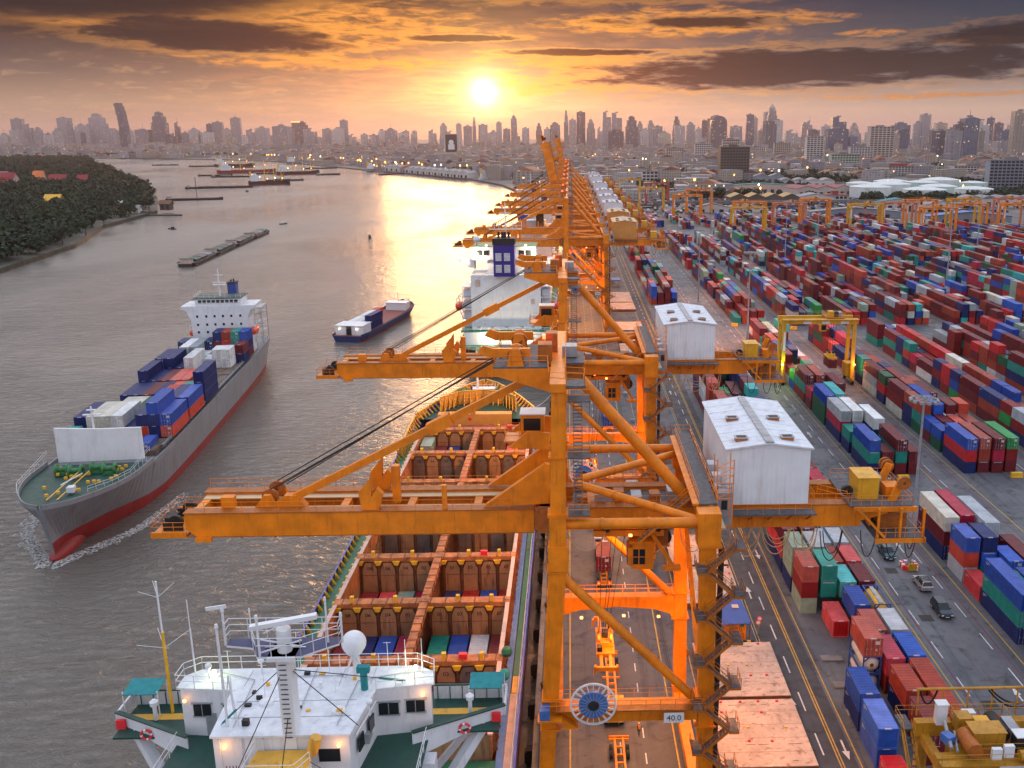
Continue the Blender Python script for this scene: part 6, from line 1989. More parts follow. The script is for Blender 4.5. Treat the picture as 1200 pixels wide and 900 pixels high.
# ------------------------------------------------------------------ rubber tyred yard gantries
def yard_gantry(x0, x1, Y, zt, label, paint, tx=.5, detail=2, load=None, depth=6.6, group='yard gantry cranes'):
    xm = (x0 + x1) / 2
    org = (xm, Y, 0)
    root = thing('yard_gantry', label, 'gantry crane', org, 0, group)
    P = partsof(root, org)
    d = depth / 2
    for x in (x0, x1):
        for s in (-1, 1):
            w_ = 1.0 if detail > 1 else 1.7
            m = MB(); m.beam((x, Y + s * (d - .2), 1.9), (x, Y + s * (d - .6), zt - .8), w_, .8)
            P(m, 'leg', paint)
        m = MB(); m.box(x - .45, x + .45, Y - d - 1.2, Y + d + 1.2, 1.3, 2.1, 0); m.box(x - .4, x + .4, Y - d, Y + d, zt - 1.2, zt - .3, 0)
        P(m, 'side_beam', [paint])
        for s in (-1, 1):
            m = MB(); m.tube((x - .35, Y + s * (d + .6), .8), (x + .35, Y + s * (d + .6), .8), .78, 16, 0); m.tube((x - .4, Y + s * (d + .6), .8), (x + .4, Y + s * (d + .6), .8), .35, 10, 1)
            P(m, 'wheel', [M['rubber'], M['yellow']])
    for s in (-1, 1):
        m = MB(); m.box(x0 - .9, x1 + .9, Y + s * (d - .6) - .45, Y + s * (d - .6) + .45, zt - .6, zt + .9)
        P(m, 'top_beam', paint)
    if detail:
        m = MB()
        m.rail([(x0 - .9, Y - d - .9, zt + .9), (x1 + .9, Y - d - .9, zt + .9)], step=2); m.rail([(x0 - .9, Y + d + .3, zt + .9), (x1 + .9, Y + d + .3, zt + .9)], step=2)
        m.box(x0 - .9, x1 + .9, Y - d - 1.0, Y - d - .15, zt + .8, zt + .88)
        P(m, 'handrail', paint)
        m = MB(); m.box(x0 + .6, x0 + 2.6, Y - 2, Y + 1.5, 2.1, 4.3, 0) if detail < 3 else m.box(x1 - 1.6, x1 + .6, Y - 2.2, Y + 1.8, 2.2, 6.0, 0)
        P(m, 'power_pack', paint)
        m = MB()
        for f in (.32, .58, .85): m.box(x0 + (x1 - x0) * f - 1.2, x0 + (x1 - x0) * f + 1.2, Y - d + .12, Y - d + .145, zt - .55, zt + .15)
        m.box(x0 - .32, x0 + .32, Y - d - .26, Y - d - .22, zt * .55, zt * .85)
        P(m, 'sign_plate', M['signwhite'])
    xt = x0 + (x1 - x0) * tx
    m = MB(); m.box(xt - 2.6, xt + 2.6, Y - d + .2, Y + d - .2, zt + .9, zt + 1.2, 1)
    m.box(xt - 1.6, xt - .2, Y - 1.6, Y + .6, zt + 1.2, zt + 2.8, 0); m.tube((xt + .6, Y - 1.5, zt + 2.0), (xt + .6, Y + 1.5, zt + 2.0), .7, 12, 2); m.box(xt + 1.4, xt + 2.4, Y - 1, Y + 1, zt + 1.2, zt + 2.4, 3)
    P(m, 'trolley', [M['yellow'], M['orange_dk'], M['dark'], M['steelgrey']])
    m = MB(); m.rail([(xt - 2.6, Y - d + .2, zt + 1.2), (xt + 2.6, Y - d + .2, zt + 1.2), (xt + 2.6, Y + d - .2, zt + 1.2), (xt - 2.6, Y + d - .2, zt + 1.2), (xt - 2.6, Y - d + .2, zt + 1.2)]); P(m, 'handrail', paint)
    m = MB(); m.box(xt - 3.6, xt - 2.0, Y - 1, Y + 1.2, zt - 3.2, zt - .7, 0); m.box(xt - 3.5, xt - 2.1, Y - 1.04, Y - 1.0, zt - 2.8, zt - 1.4, 1); P(m, 'driver_cab', [paint, M['glass']])
    if load is not None:
        zl = load
        m = MB()
        for sx in (-.7, .7):
            for sy in (-1.5, 1.5): m.tube((xt + sx, Y + sy, zt + 1.0), (xt + sx, Y + sy * .7, zl + 1.4), .05, 4, caps=False)
        P(m, 'hoist_rope', M['rope'])
        m = MB(); m.box(xt - 1.2, xt + 1.2, Y - 3.0, Y + 3.0, zl + .05, zl + .5, 0); m.box(xt - .9, xt + .9, Y - 1.6, Y + 1.6, zl + .5, zl + 1.4, 0); m.box(xt - .7, xt - .2, Y - .8, Y + .8, zl + 1.4, zl + 1.9, 1); m.box(xt + .2, xt + .6, Y - 1.2, Y, zl + 1.4, zl + 2.0, 1)
        P(m, 'spreader', [M['yellow'], M['dark']])
    return root


g1 = yard_gantry(61.9, 82.4, 268, 18.6, 'yellow orange yard gantry lifting a maroon container beside the second lamp mast', M['yellow'], .72, 3, 7.4)
container('maroon', 20, (61.9 + 20.5 * .72 - 1.22, 265.0, 4.78), 0, 'maroon container hanging from the yellow spreader of the yard gantry', 'container on a hoist', False)
for (x, y, z, mm) in ((61.6, 264.2, 6.2, 'lampgreen'), (82.7, 264.2, 6.0, 'lamporange')):
    m = MB(); m.lathe((x - (61.9 + 82.4) / 2, y - 268, z), [(.01, .35), (.35, .1), (.35, -.1), (.01, -.35)], 10); m.build('lamp', M[mm], g1)

far_g = [(87.4, 110.4, 800, 'orange', 'orange yard gantry leftmost in the far row behind the quay cranes'), (113.1, 136.0, 660, 'yellow', 'bright yellow yard gantry standing before the tan roofed shed'), (124, 147, 715, 'orange', 'orange yard gantry just behind the bright yellow one'),
         (152, 175, 705, 'salmon', 'salmon pink yard gantry right of the orange pair'), (204.5, 227.5, 690, 'yellow', 'yellow yard gantry left of the paired gantries'), (245, 268, 655, 'orange', 'orange yard gantry with lit beam, second from the big tree clump'), (234, 258, 705, 'salmon', 'pale orange yard gantry tucked behind the lit one'),
         (283, 306, 692, 'orange', 'orange yard gantry in front of the dark trees'), (318, 341, 690, 'orange', 'orange yard gantry right of the dark trees'), (352, 375, 688, 'orange', 'orange yard gantry before the blue roofed shed'), (386, 409, 692, 'salmon', 'rightmost salmon yard gantry at the picture edge'), (182, 204, 745, 'orange', 'orange yard gantry half hidden behind the salmon one'), (262, 285, 735, 'orange', 'orange yard gantry behind the gap of the lit one'), (300, 323, 745, 'yellow', 'ochre yard gantry peeping between the two before the dark trees'), (340, 363, 750, 'salmon', 'pale orange yard gantry behind the one before the blue shed'),
         (66, 89, 905, 'yellow', 'far yellow yard gantry behind the white machinery houses'), (80, 103, 1000, 'redpaint', 'red yard gantry beyond the far yellow gantry'), (57, 80, 1090, 'yellow', 'farthest yellow yard gantry near the white apartment block'), (108, 131, 880, 'orange', 'orange yard gantry right of the red one')]
for x0, x1, y, pk, lab in far_g:
    yard_gantry(x0, x1, y, 21.5, lab, M[pk], RND.uniform(.3, .7), 1, depth=9)

# the near gantry at the lower right, straddling the block beside the quay road
M['ochre'] = mat('ochre gantry paint', (.50, .24, .015), .5, 0, .14, .6, RUST, .55, .8, streak=True)
def near_gantry():
    root = yard_gantry(34.4, 54.0, 77.0, 14.4, 'ochre yard gantry at the lower right corner, machinery on its trolley', M['ochre'], .27, 2)
    org = (43.7, 77.0, 0)
    P = partsof(root, org)
    z = 15.6
    m = MB()
    m.box(36.6, 39.6, 74.6, 76.4, z, z + 1.7, 0); m.box(36.5, 39.7, 74.5, 76.5, z + 1.7, z + 1.78, 0)
    m.box(36.2, 37.6, 77.2, 78.6, z, z + 1.5, 0)
    m.tube((36.2, 73.2, z + .8), (36.2, 76.0, z + .8), .75, 14, 1); m.tube((40.2, 73.0, z + .5), (41.6, 73.0, z + .5), .5, 12, 0)
    m.box(40.4, 41.7, 74.0, 75.2, z, z + 1.6, 2); m.box(40.3, 41.8, 73.9, 75.3, z + 1.6, z + 1.7, 3)
    m.box(37.6, 38.5, 72.8, 73.2, z + .2, z + 1.3, 3); m.box(38.7, 39.6, 72.8, 73.2, z + .4, z + 1.6, 3)
    m.box(34.6, 35.6, 78.4, 79.2, z, z + 2.2, 3); m.box(34.5, 35.7, 78.3, 79.3, z + 2.2, z + 2.28, 3)
    m.box(37.4, 38.6, 78.8, 79.6, z, z + 1.0, 3)
    m.tube((34.4, 74.2, z + .5), (35.0, 77.6, z + 1.0), .18, 8, 4); m.tube((34.9, 74.0, z + .3), (35.6, 76.6, z + .6), .14, 8, 4); m.cbox((34.6, 75.6, z + .6), (.9, 1.1, .8), 5, .4)
    P(m, 'winch_gear', [M['ochre'], M['orange_dk'], M['dark'], M['signwhite'], M['steelgrey'], M['reelblue']])
    m = MB(); m.tube((33.4, 80.9, z + 2.4), (53.8, 80.9, z + 2.4), .14, 8, 0)
    for k in range(9): m.beam((33.6 + 2.5 * k, 80.9, z - .6), (33.6 + 2.5 * k, 80.9, z + 2.3), .12, .12, 0)
    m.rail([(33.6, 80.2, z), (53.8, 80.2, z)], step=1.2)
    P(m, 'cable_rail', M['ochre'])
    for i, (xa, xb, dp) in enumerate(((40.6, 46.8, 2.0), (40.9, 46.5, 1.6), (46.8, 52.4, 2.1), (33.8, 35.6, 1.6))):
        m = MB(); pts = [Vector((xa + (xb - xa) * t / 12, 80.8 + i * .1, z + 2.2 - dp * (1 - (t / 6 - 1) ** 2))) for t in range(13)]
        m.path(pts, .10, 6); P(m, 'festoon_cable', M['rope'])
    m = MB()
    for k in range(22): m.box(32.0 + .02 * k, 32.9 + .02 * k, 80.0 - .42 * k, 80.3 - .42 * k, 13.8 - .5 * k, 13.86 - .5 * k, 1)
    for x in (32.0, 32.9): m.beam((x, 80.3, 14.0), (x + .4, 71.0, 2.8), .1, .35, 0); m.tube((x, 80.3, 15.0), (x + .4, 71.0, 3.8), .05, 6, 0)
    m.box(31.9, 33.0, 79.8, 82.2, 14.2, 14.3, 1); m.rail([(31.9, 80, 14.3), (31.9, 82.1, 14.3), (33.6, 82.1, 14.3)], m=0)
    P(m, 'stairway', [M['ochre'], M['grate']])
    m = MB(); m.lathe((43.6, 73.2, 14.4), [(.01, -.02), (.5, 0), (.5, .05)], 16, 0, 'y'); P(m, 'round_sign', M['deck_pink'])
near_gantry()


# ------------------------------------------------------------------ lamp masts
def lamp_mast(x, y, h, label, detail=True):
    root = thing('lamp_mast', label, 'lamp mast', (x, y, 0), 0, 'tall lamp masts in the yard')
    m = MB(); m.tube((0, 0, 0), (0, 0, h), .34, 12, r2=.16); m.build('mast', M['steelgrey'], root)
    m = MB()
    n = 20
    for k in range(n):
        a, b_ = 2 * pi * k / n, 2 * pi * (k + 1) / n
        for r, z in ((2.0, h - .3), (1.2, h - .3)): m.tube((r * cos(a), r * sin(a), z), (r * cos(b_), r * sin(b_), z), .06, 5, caps=False)
        if k % 4 == 0: m.tube((0, 0, h - .3), (2 * cos(a), 2 * sin(a), h - .3), .05, 5)
    m.build('lamp_ring', M['steelgrey'], root)
    for k in range(12 if detail else 6):
        a = 2 * pi * k / (12 if detail else 6)
        m = MB(); m.cbox((2.1 * cos(a), 2.1 * sin(a), h - .55), (.55, .65, .35), 0, a); m.cbox((2.1 * cos(a), 2.1 * sin(a), h - .75), (.45, .5, .06), 1, a)
        m.build('floodlight', [M['steelgrey'], M['signwhite']], root)
    return root
lamp_mast(57.0, 144.2, 30.1, 'tall grey lamp mast rising between the parked cars')
lamp_mast(60.9, 316, 33.0, 'tall lamp mast just behind the yellow yard gantry')
lamp_mast(56.5, 410, 31.5, 'lamp mast standing in the open lane beyond the second machinery house')
for (x, y, hh, lb) in ((182.5, 447.5, 40, 'thin lamp mast among the stacks at the right'), (119.5, 520, 36, 'thin lamp mast left of the green stacks'), (161, 610, 36, 'thin lamp mast before the pale sheds'), (98.6, 660, 34, 'thin lamp mast below the red roofed shed'), (245, 560, 38, 'thin lamp mast farthest right in the yard')):
    lamp_mast(x, y, hh, lb, False)
m = MB()
for k in range(4):
    a = pi / 2 * k
    for i in range(4):
        m.cbox((1.1 * cos(a) + (i - 1.5) * .55 * abs(sin(a)), 1.1 * sin(a) + (i - 1.5) * .55 * abs(cos(a)), .4), (.52, .52, .8), i % 2)
m.cbox((0, -1.5, .75), (1.5, .12, 1.3), 2); 
for i in range(5): m.beam((-.7 + .3 * i, -1.58, .15), (-.4 + .3 * i, -1.58, 1.35), .02, .14, 3)
br = m.build('striped_barrier', [M['buoy'], M['signwhite'], M['fitting'], M['black']], None, (57.0, 144.2, .02))
tag(br, 'red and white striped barrier round the foot of the lamp mast', 'barrier')
for i, (x, y) in enumerate(((70.4, 185.6), (95.2, 186.4), (62.8, 352), (84, 345))):
    m = MB(); m.box(-1.2, 1.2, -.4, .4, .02, 1.1); m.box(-1.25, 1.25, -.5, .5, .02, .25)
    o = m.build('end_stop', M['fitting'], None, (x, y, 0)); tag(o, ['yellow end block left of the tall lamp mast foot', 'yellow end block in front of the green roofed stack', 'yellow end block at the end of the long block', 'yellow end block beside the third block'][i], 'block', 'yellow end blocks in the yard')


# ------------------------------------------------------------------ cars
def car(x, y, rz, body, label, kind='suv'):
    root = thing('parked_car', label, 'car', (x, y, .02), rz, 'cars in the yard lane')
    L, W = 4.8, 1.86
    if kind == 'pickup': prof = [(-2.5, .45), (-2.5, 1.05), (-1.0, 1.10), (-.85, 1.12), (1.15, 1.12), (2.35, .98), (2.55, .75), (2.55, .45)]; cabin = [(-.95, 1.08), (-.8, 1.72), (.55, 1.76), (1.25, 1.10)]
    else: prof = [(-2.35, .45), (-2.38, 1.05), (-2.2, 1.12), (1.05, 1.12), (2.15, .98), (2.38, .75), (2.38, .42)]; cabin = [(-2.2, 1.08), (-1.95, 1.72), (.3, 1.78), (1.2, 1.10)]
    m = MB()
    def slab(pf, w0, w1):
        n = len(pf)
        zs = [z for _, z in pf]
        lo, hi = min(zs), max(zs)
        wf = lambda z: (w0 + (w1 - w0) * (z - lo) / (hi - lo)) / 2
        m.poly([(-wf(z), a, z) for a, z in pf][::-1]); m.poly([(wf(z), a, z) for a, z in pf])
        for i in range(n):
            (a, z), (c, z2) = pf[i], pf[(i + 1) % n]
            m.quad((-wf(z), a, z), (wf(z), a, z), (wf(z2), c, z2), (-wf(z2), c, z2))
    slab(prof, W, W - .08)
    bo = m.build('body', body, root)
    bv = bo.modifiers.new('bevel', 'BEVEL'); bv.width = .07; bv.segments = 2; bv.limit_method = 'ANGLE'
    m = MB(); slab(cabin, W - .12, W - .5)
    m.build('window', M['glass'], root)
    m = MB(); a0, a1 = cabin[1][0] - .02, cabin[2][0] + .03
    m.box(-.69, .69, a0, a1, 1.74, 1.81); bo2 = m.build('roof', body, root)
    for a in (cabin[0], cabin[-1]):
        pass
    m = MB()
    for s in (-1, 1):
        for (p, q) in ((cabin[0], cabin[1]), (cabin[2], cabin[3]), ((-.3, 1.1), (-.3, 1.75))):
            m.beam((s * (W / 2 - .06), p[0], p[1]), (s * .69, q[0], q[1] + .02), .07, .07)
    m.build('pillar', body, root)
    if label.startswith('silver'):
        m = MB()
        for k in range(5): m.box(-.7, .7, -1.7 + .42 * k, -1.62 + .42 * k, 1.84, 1.9)
        for s in (-.7, .7): m.box(s - .03, s + .03, -1.8, .15, 1.82, 1.88)
        m.build('roof_rack', M['dark'], root)
    for sx in (-1, 1):
        for sy in (-1.5, 1.5):
            m = MB(); xx = sx * (W / 2 - .1)
            m.tube((xx - .12, sy, .36), (xx + .12, sy, .36), .37, 18); w_ = m.build('wheel', M['rubber'], root)
            m = MB(); m.tube((xx - .13, sy, .36), (xx + .13, sy, .36), .22, 12); m.build('rim', M['steelgrey'], w_)
        m = MB(); m.box(sx * .72 - .18, sx * .72 + .18, prof[-1][0] - .03, prof[-1][0] + .03, .68, .82); m.build('headlight', M['signwhite'], root)
        m = MB(); m.box(sx * .78 - .10, sx * .78 + .10, prof[0][0] - .03, prof[0][0] + .04, .75, 1.0); m.build('tail_light', M['buoy'], root)
        m = MB(); m.box(sx * 1.0 - .1, sx * 1.0 + .1, .85, .98, 1.1, 1.26); m.build('wing_mirror', body, root)
    if kind == 'pickup':
        m = MB(); m.box(-.75, .75, -2.35, -1.05, 1.09, 1.13); m.build('load_bed', M['dark'], root)
    m = MB(); m.box(-.3, .3, prof[-1][0] - .02, prof[-1][0] + .03, .45, .57); m.build('number_plate', M['signwhite'], root)
    return root
M['car_teal'] = mat('dark teal car paint', (.012, .055, .085), .2, .3, .05, 1)
M['car_silver'] = mat('silver car paint', (.46, .47, .50), .25, .5, .04, 1)
M['car_dark'] = mat('dark blue grey car paint', (.02, .035, .055), .18, .3, .05, 1)
car(54.7, 149.0, pi * .995, M['car_teal'], 'dark teal pickup truck left of the lamp mast foot', 'pickup')
car(56.7, 137.2, .0, M['car_silver'], 'silver car with a slatted roof rack, middle of three')
car(56.5, 128.6, pi, M['car_dark'], 'dark blue grey car nearest the camera in the lane')


# ------------------------------------------------------------------ terminal trucks
def terminal_truck(x, y, rz, label, load=None, spreader=False, cabm=None, group='terminal trucks under the cranes'):
    root = thing('terminal_truck', label, 'truck', (x, y, .02), rz, group)
    cabm = cabm or M['yellow']
    m = MB()
    for s in (-1, 1): m.box(s * .5 - .12, s * .5 + .12, -11.6, 1.0, 1.05, 1.35)
    for k in range(9): m.box(-1.15 if k % 4 == 0 else -.5, 1.15 if k % 4 == 0 else .5, -11.4 + 1.45 * k, -11.2 + 1.45 * k, 1.1, 1.32)
    m.box(-1.2, 1.2, -11.7, -11.5, .9, 1.5)
    m.build('chassis', M['orange'], root)
    m = MB(); m.box(-1.15, 1.15, -.2, 3.8, .75, 1.25, 0); m.box(.2, 1.1, 1.4, 3.4, 1.25, 1.75, 0)
    m.box(-1.2, .0, 1.6, 3.7, 1.25, 3.0, 0); m.box(-1.25, .05, 1.55, 3.75, 3.0, 3.12, 0)
    c = m.build('cab', cabm, root)
    for (a, b_, q, w) in ((-1.1, -.1, 3.7, 'f'), (-1.1, -.1, 1.6, 'b')):
        m = MB(); m.box(a, b_, q - .03, q + .03, 1.9, 2.85); m.build('window', M['glass'], c)
    m = MB(); m.box(-1.22, -1.18, 1.9, 3.4, 1.9, 2.85); m.build('window', M['glass'], c)
    for yy in (2.9, .6, -.6, -9.4, -10.6):
        for s in (-1, 1):
            m = MB(); m.tube((s * .98 - .2, yy, .5), (s * .98 + .2, yy, .5), .5, 14); m.build('wheel', M['rubber'], root)
    for s in (-1, 1):
        m = MB(); m.box(s * .8 - .14, s * .8 + .14, 3.78, 3.84, .85, 1.05); m.build('headlight', M['lampwhite'] if spreader else M['signwhite'], root)
        m = MB(); m.box(s * .9 - .14, s * .9 + .14, -11.76, -11.7, 1.1, 1.25); m.build('tail_light', M['lampred'], root)
    return root
terminal_truck(5.05, 149.5, 0, 'terminal truck carrying a dark red container under the nearest crane', cabm=M['white'])
container('dark red', 20, (3.83, 141.6, 1.40), 0, 'dark red container riding on the truck under the nearest crane', 'containers on trucks', True)
terminal_truck(4.95, 108.5 - 3.4, pi, 'yellow cabbed terminal truck under the lowered orange spreader')
terminal_truck(5.3, 86.0, pi, 'terminal truck with empty orange chassis, nearest to the camera')
terminal_truck(4.6, 186, 0, 'empty orange terminal truck under the second crane')
terminal_truck(9.0, 232, 0, 'terminal truck with red tail lights beyond the second crane')
container('blue', 40, (7.78, 221.0, 1.40), 0, 'blue container on the truck beyond the second crane', 'containers on trucks', True)

def spreader(x, y, z, label):
    root = thing('spreader', label, 'spreader', (x, y, z), 0, 'spreaders hanging under the quay cranes')
    m = MB(); m.box(-1.1, 1.1, -3.2, 3.2, 0, .5, 0)
    for s in (-1, 1): m.box(s * .55 - .2, s * .55 + .2, -6, 6, .05, .4, 0)
    for e in (-6, 6): m.box(-1.22, 1.22, e - .18, e + .18, -.05, .45, 0)
    m.build('telescopic_frame', M['orange'], root)
    m = MB(); m.box(-1.0, 1.0, -1.7, 1.7, .55, 1.1, 0)
    for sx in (-.75, .75):
        for sy in (-1.2, 1.2): m.lathe((sx, sy, 1.45), [(.1, -.12), (.5, -.12), (.5, .12), (.1, .12)], 12, 0, 'x')
    m.box(-.4, .4, -.5, .5, 1.1, 1.8, 1); m.box(.5, 1.0, 1.9, 2.9, .5, 1.3, 1); m.box(-1.0, -.4, -2.8, -2.0, .5, 1.1, 1)
    m.build('headblock', [M['orange'], M['dark']], root)
    for sx in (-1, 1):
        for sy in (-1, 1):
            m = MB(); m.extr([(sx * 1.2, -.3), (sx * 1.55, -.9), (sx * 1.45, .3), (sx * 1.2, .4)][::(1 if sx > 0 else -1)], 'y', sy * 5.6 - .25, sy * 5.6 + .25); m.build('flipper', M['orange'], root)
    return root
spreader(3.9, 105.2, 9.4, 'orange spreader hanging on ropes behind the front portal beam')
spreader(3.6, 168.6, 9.0, 'orange spreader hanging under the second crane')


# ------------------------------------------------------------------ hatch covers laid on the quay, hut, bollards
HP = [(92.0, 105.2, 'nearest pale hatch cover with red and orange fittings, lying on the quay'), (106.0, 119.2, 'second pale hatch cover on the quay, before the blue roofed hut'), (131.0, 143.6, 'hatch cover on the quay just beyond the blue roofed hut'), (144.4, 156.6, 'hatch cover on the quay below the white machinery house'),
      (162, 174, 'hatch cover on the quay right of the second crane leg'), (300, 318, 'small hatch cover far along the quay, before the pair'), (322, 338, 'pale hatch cover on the quay beyond the second machinery house'), (341, 357, 'pale hatch cover behind the one beyond the second machinery house'), (384, 400, 'far pale hatch cover beside the long quay road'), (402, 428, 'farthest pale hatch cover beside the long quay road')]
M['hatchtop'] = mat('primed hatch cover steel', (.50, .36, .28), .7, 0, .14, .5, (.16, .07, .045), .8, 1.1)
RH = random.Random(2)
for i, (ya, yb, lb) in enumerate(HP):
    xa, xb = (16.9, 28.0) if i < 2 else (16.6, 26.2 if i < 5 else 27.0)
    root = thing('hatch_cover', lb, 'hatch cover', ((xa + xb) / 2, (ya + yb) / 2, 0), 0, 'hatch covers laid on the quay')
    P = partsof(root, ((xa + xb) / 2, (ya + yb) / 2, 0))
    m = MB(); m.box(xa, xb, ya, yb, .9, 1.05, 0)
    for k in range(8): m.box(xa + .05 + k * (xb - xa - .3) / 7, xa + .2 + k * (xb - xa - .3) / 7, ya + .05, yb - .05, .05, .9, 1)
    m.box(xa, xb, ya - .04, ya + .12, .1, .95, 1)
    for k in range(1, 5): m.box(xa + .01, xb - .01, ya + (yb - ya) * k / 5, ya + (yb - ya) * k / 5 + .03, 1.05, 1.056, 1)
    P(m, 'panel', [M['hatchtop'], M['holdsteel']])
    if i < 5:
        for rr, mt in (((1.2, 4.6), 'buoy'), ((.5, 7.2), 'fitting'), ((.5, 10.4), 'buoy'), ((.5, 12.6), 'buoy')):
            for k in range(4):
                x, y = xa + 1.6 + k * 2.5 + RH.uniform(-.2, .2), ya + rr[1] * (yb - ya) / 13.2 + RH.uniform(-.1, .1)
                if RH.random() < .2: continue
                m = MB(); m.box(x - .16, x + .16, y - .12, y + .12, 1.05, 1.22); P(m, 'socket', M[mt])
        m = MB()
        for k in range(16): x, y = RH.uniform(xa + .5, xb - 1), RH.choice((ya + .9, ya + 12.0, ya + 4.0)) ; y = min(y, yb - .5); m.box(x, x + .7, y, y + .05, 1.05, 1.07)
        P(m, 'slot', M['dark'])
hut = thing('gate_hut', 'small orange hut with blue canvas roof between the hatch covers', 'hut', (23.4, 123.5, 0))
P = partsof(hut, (23.4, 123.5, 0))
m = MB(); m.box(22.2, 25.0, 121.6, 124.2, .02, 3.0, 0); m.box(22.9, 23.8, 121.55, 121.6, .1, 2.1, 1); P(m, 'wall', [M['orange'], M['holdbeam']])
m = MB(); m.quad((20.6, 120.4, 3.2), (25.6, 120.6, 3.2), (25.0, 127.8, 3.9), (21.6, 127.6, 3.9)); m.quad((21.6, 127.6, 3.85), (25.0, 127.8, 3.85), (25.6, 120.6, 3.12), (20.6, 120.4, 3.12)); P(m, 'roof', M['blue'])
m = MB(); m.box(23.4, 24.4, 124.4, 126.0, 3.62, 3.68); P(m, 'roof_patch', M['deck_pink'])
m = MB()
for x, y in ((20.8, 120.6), (25.4, 120.8), (21.8, 127.4), (24.8, 127.5)): m.tube((x, y, 0), (x, y, 3.4), .08, 6)
P(m, 'post', M['holdsteel'])
m = MB(); m.box(24.1, 24.7, 121.5, 121.56, 2.2, 2.6); P(m, 'green_sign', M['lampgreen'] if False else M['deck_green'])
m = MB(); m.box(22.9, 23.7, 120.9, 121.5, .1, 1.0); P(m, 'air_conditioner', M['signwhite'])
m = MB()
for k in range(8): m.box(21.6 + .55 * k, 22.15 + .55 * k, 120.0, 120.3, .02, .75, k % 2)
o = m.build('striped_barrier', [M['fitting'], M['black']]); tag(o, 'yellow and black striped barrier in front of the blue roofed hut', 'barrier')
for x, y in ((26.9, 122.3), (27.3, 123.4)):
    r_ = thing('round_road_sign', 'white round road sign with red rim beside the quay road, %s of two' % ('nearer' if y < 123 else 'farther'), 'road sign', (x, y, 0), 0, 'round road signs')
    m = MB(); m.tube((0, 0, 0), (0, 0, 2.2), .05, 6); m.build('post', M['steelgrey'], r_)
    m = MB(); m.lathe((0, 0, 2.4), [(.01, -.03), (.28, -.03), (.28, .02)], 16, 1, 'y'); m.lathe((0, .0, 2.4), [(.28, -.032), (.4, -.03), (.4, .02), (.28, .02)], 16, 0, 'y'); m.build('disc', [M['buoy'], M['signwhite']], r_)
# second blue roofed shelter far up the quay
o = thing('shelter', 'distant shelter with bright blue roof on the quay past the second crane', 'shelter', (21, 452, 0))
m = MB(); m.box(-3, 3, -4, 4, 3.2, 3.6, 0)
for x in (-2.6, 2.6):
    for y in (-3.6, 3.6): m.box(x - .12, x + .12, y - .12, y + .12, 0, 3.2, 1)
m.build('roof', [M['reelblue'], M['orange']], o)
for k in range(24):
    y = 66 + 22 * k
    r_ = MB(); r_.lathe((0, 0, 0), [(.35, .28), (.32, .7), (.5, .8), (.45, .95), (.01, .98)], 12)
    o = r_.build('bollard', M['dark'], None, (-4.0, y, .0)); tag(o, 'black mooring bollard on the quay edge, %s from the camera' % ORD[k + 1], 'bollard', 'mooring bollards along the quay edge')
for k in range(34):
    y = 60 + 9.5 * k
    r_ = MB(); r_.box(-.5, .2, -.6, .6, -2.4, -.2); r_.box(-.75, -.5, -.45, .45, -2.1, -.5)
    o = r_.build('quay_fender', M['rubber'], None, (-5.25, y, .0)); tag(o, 'black rubber fender on the quay wall, %s from the camera' % (ORD + ['thirty-first', 'thirty-second', 'thirty-third', 'thirty-fourth'])[k + 1], 'fender', 'rubber fenders on the quay wall')

# mooring lines from the bow to the quay
for i, (a, b_, sag) in enumerate((((-14.0, 214, 8.4), (-4.2, 196, .6), 1.2), ((-15.5, 217, 8.8), (-4.2, 200, .6), 1.4), ((-12.5, 212, 8.4), (-4.2, 262, .6), 2.0), ((-14.6, 215.6, 8.6), (-4.2, 198, .6), 2.2))):
    a, b_ = Vector(a), Vector(b_)
    m = MB(); m.path([a.lerp(b_, t / 14) - Vector((0, 0, sag * 4 * (t / 14) * (1 - t / 14))) for t in range(15)], .07, 5)
    o = m.build('mooring_line', M['mooring']); tag(o, 'pale mooring line from the yellow bow, %s' % ('upper of the near pair', 'middle one to the near bollard', 'long one running up the quay', 'lowest sagging one')[i], 'rope', 'mooring lines of the empty ship')

# street clutter by the quay
rc = random.Random(9)
for i in range(16):
    y = 72 + 14 * i + rc.uniform(0, 8)
    m = MB(); w_, l_, h_ = rc.uniform(.4, 1.1), rc.uniform(.5, 1.6), rc.uniform(.3, 1.0)
    m.box(-w_ / 2, w_ / 2, -l_ / 2, l_ / 2, .02, h_); m.box(-w_ / 2 + .1, w_ / 2 - .1, -l_ / 2 + .1, l_ / 2 - .1, h_, h_ + .12)
    o = m.build('equipment_box', rc.choice([M['dark'], M['holdsteel'], M['steelgrey'], M['orange_dk']]), None, (rc.choice((15.2, -1.9, 15.6)), y, 0), rc.uniform(-.2, .2))
    tag(o, 'small equipment box beside the crane rail, %s from the camera' % ORD[i + 1], 'box', 'equipment boxes beside the crane rails')


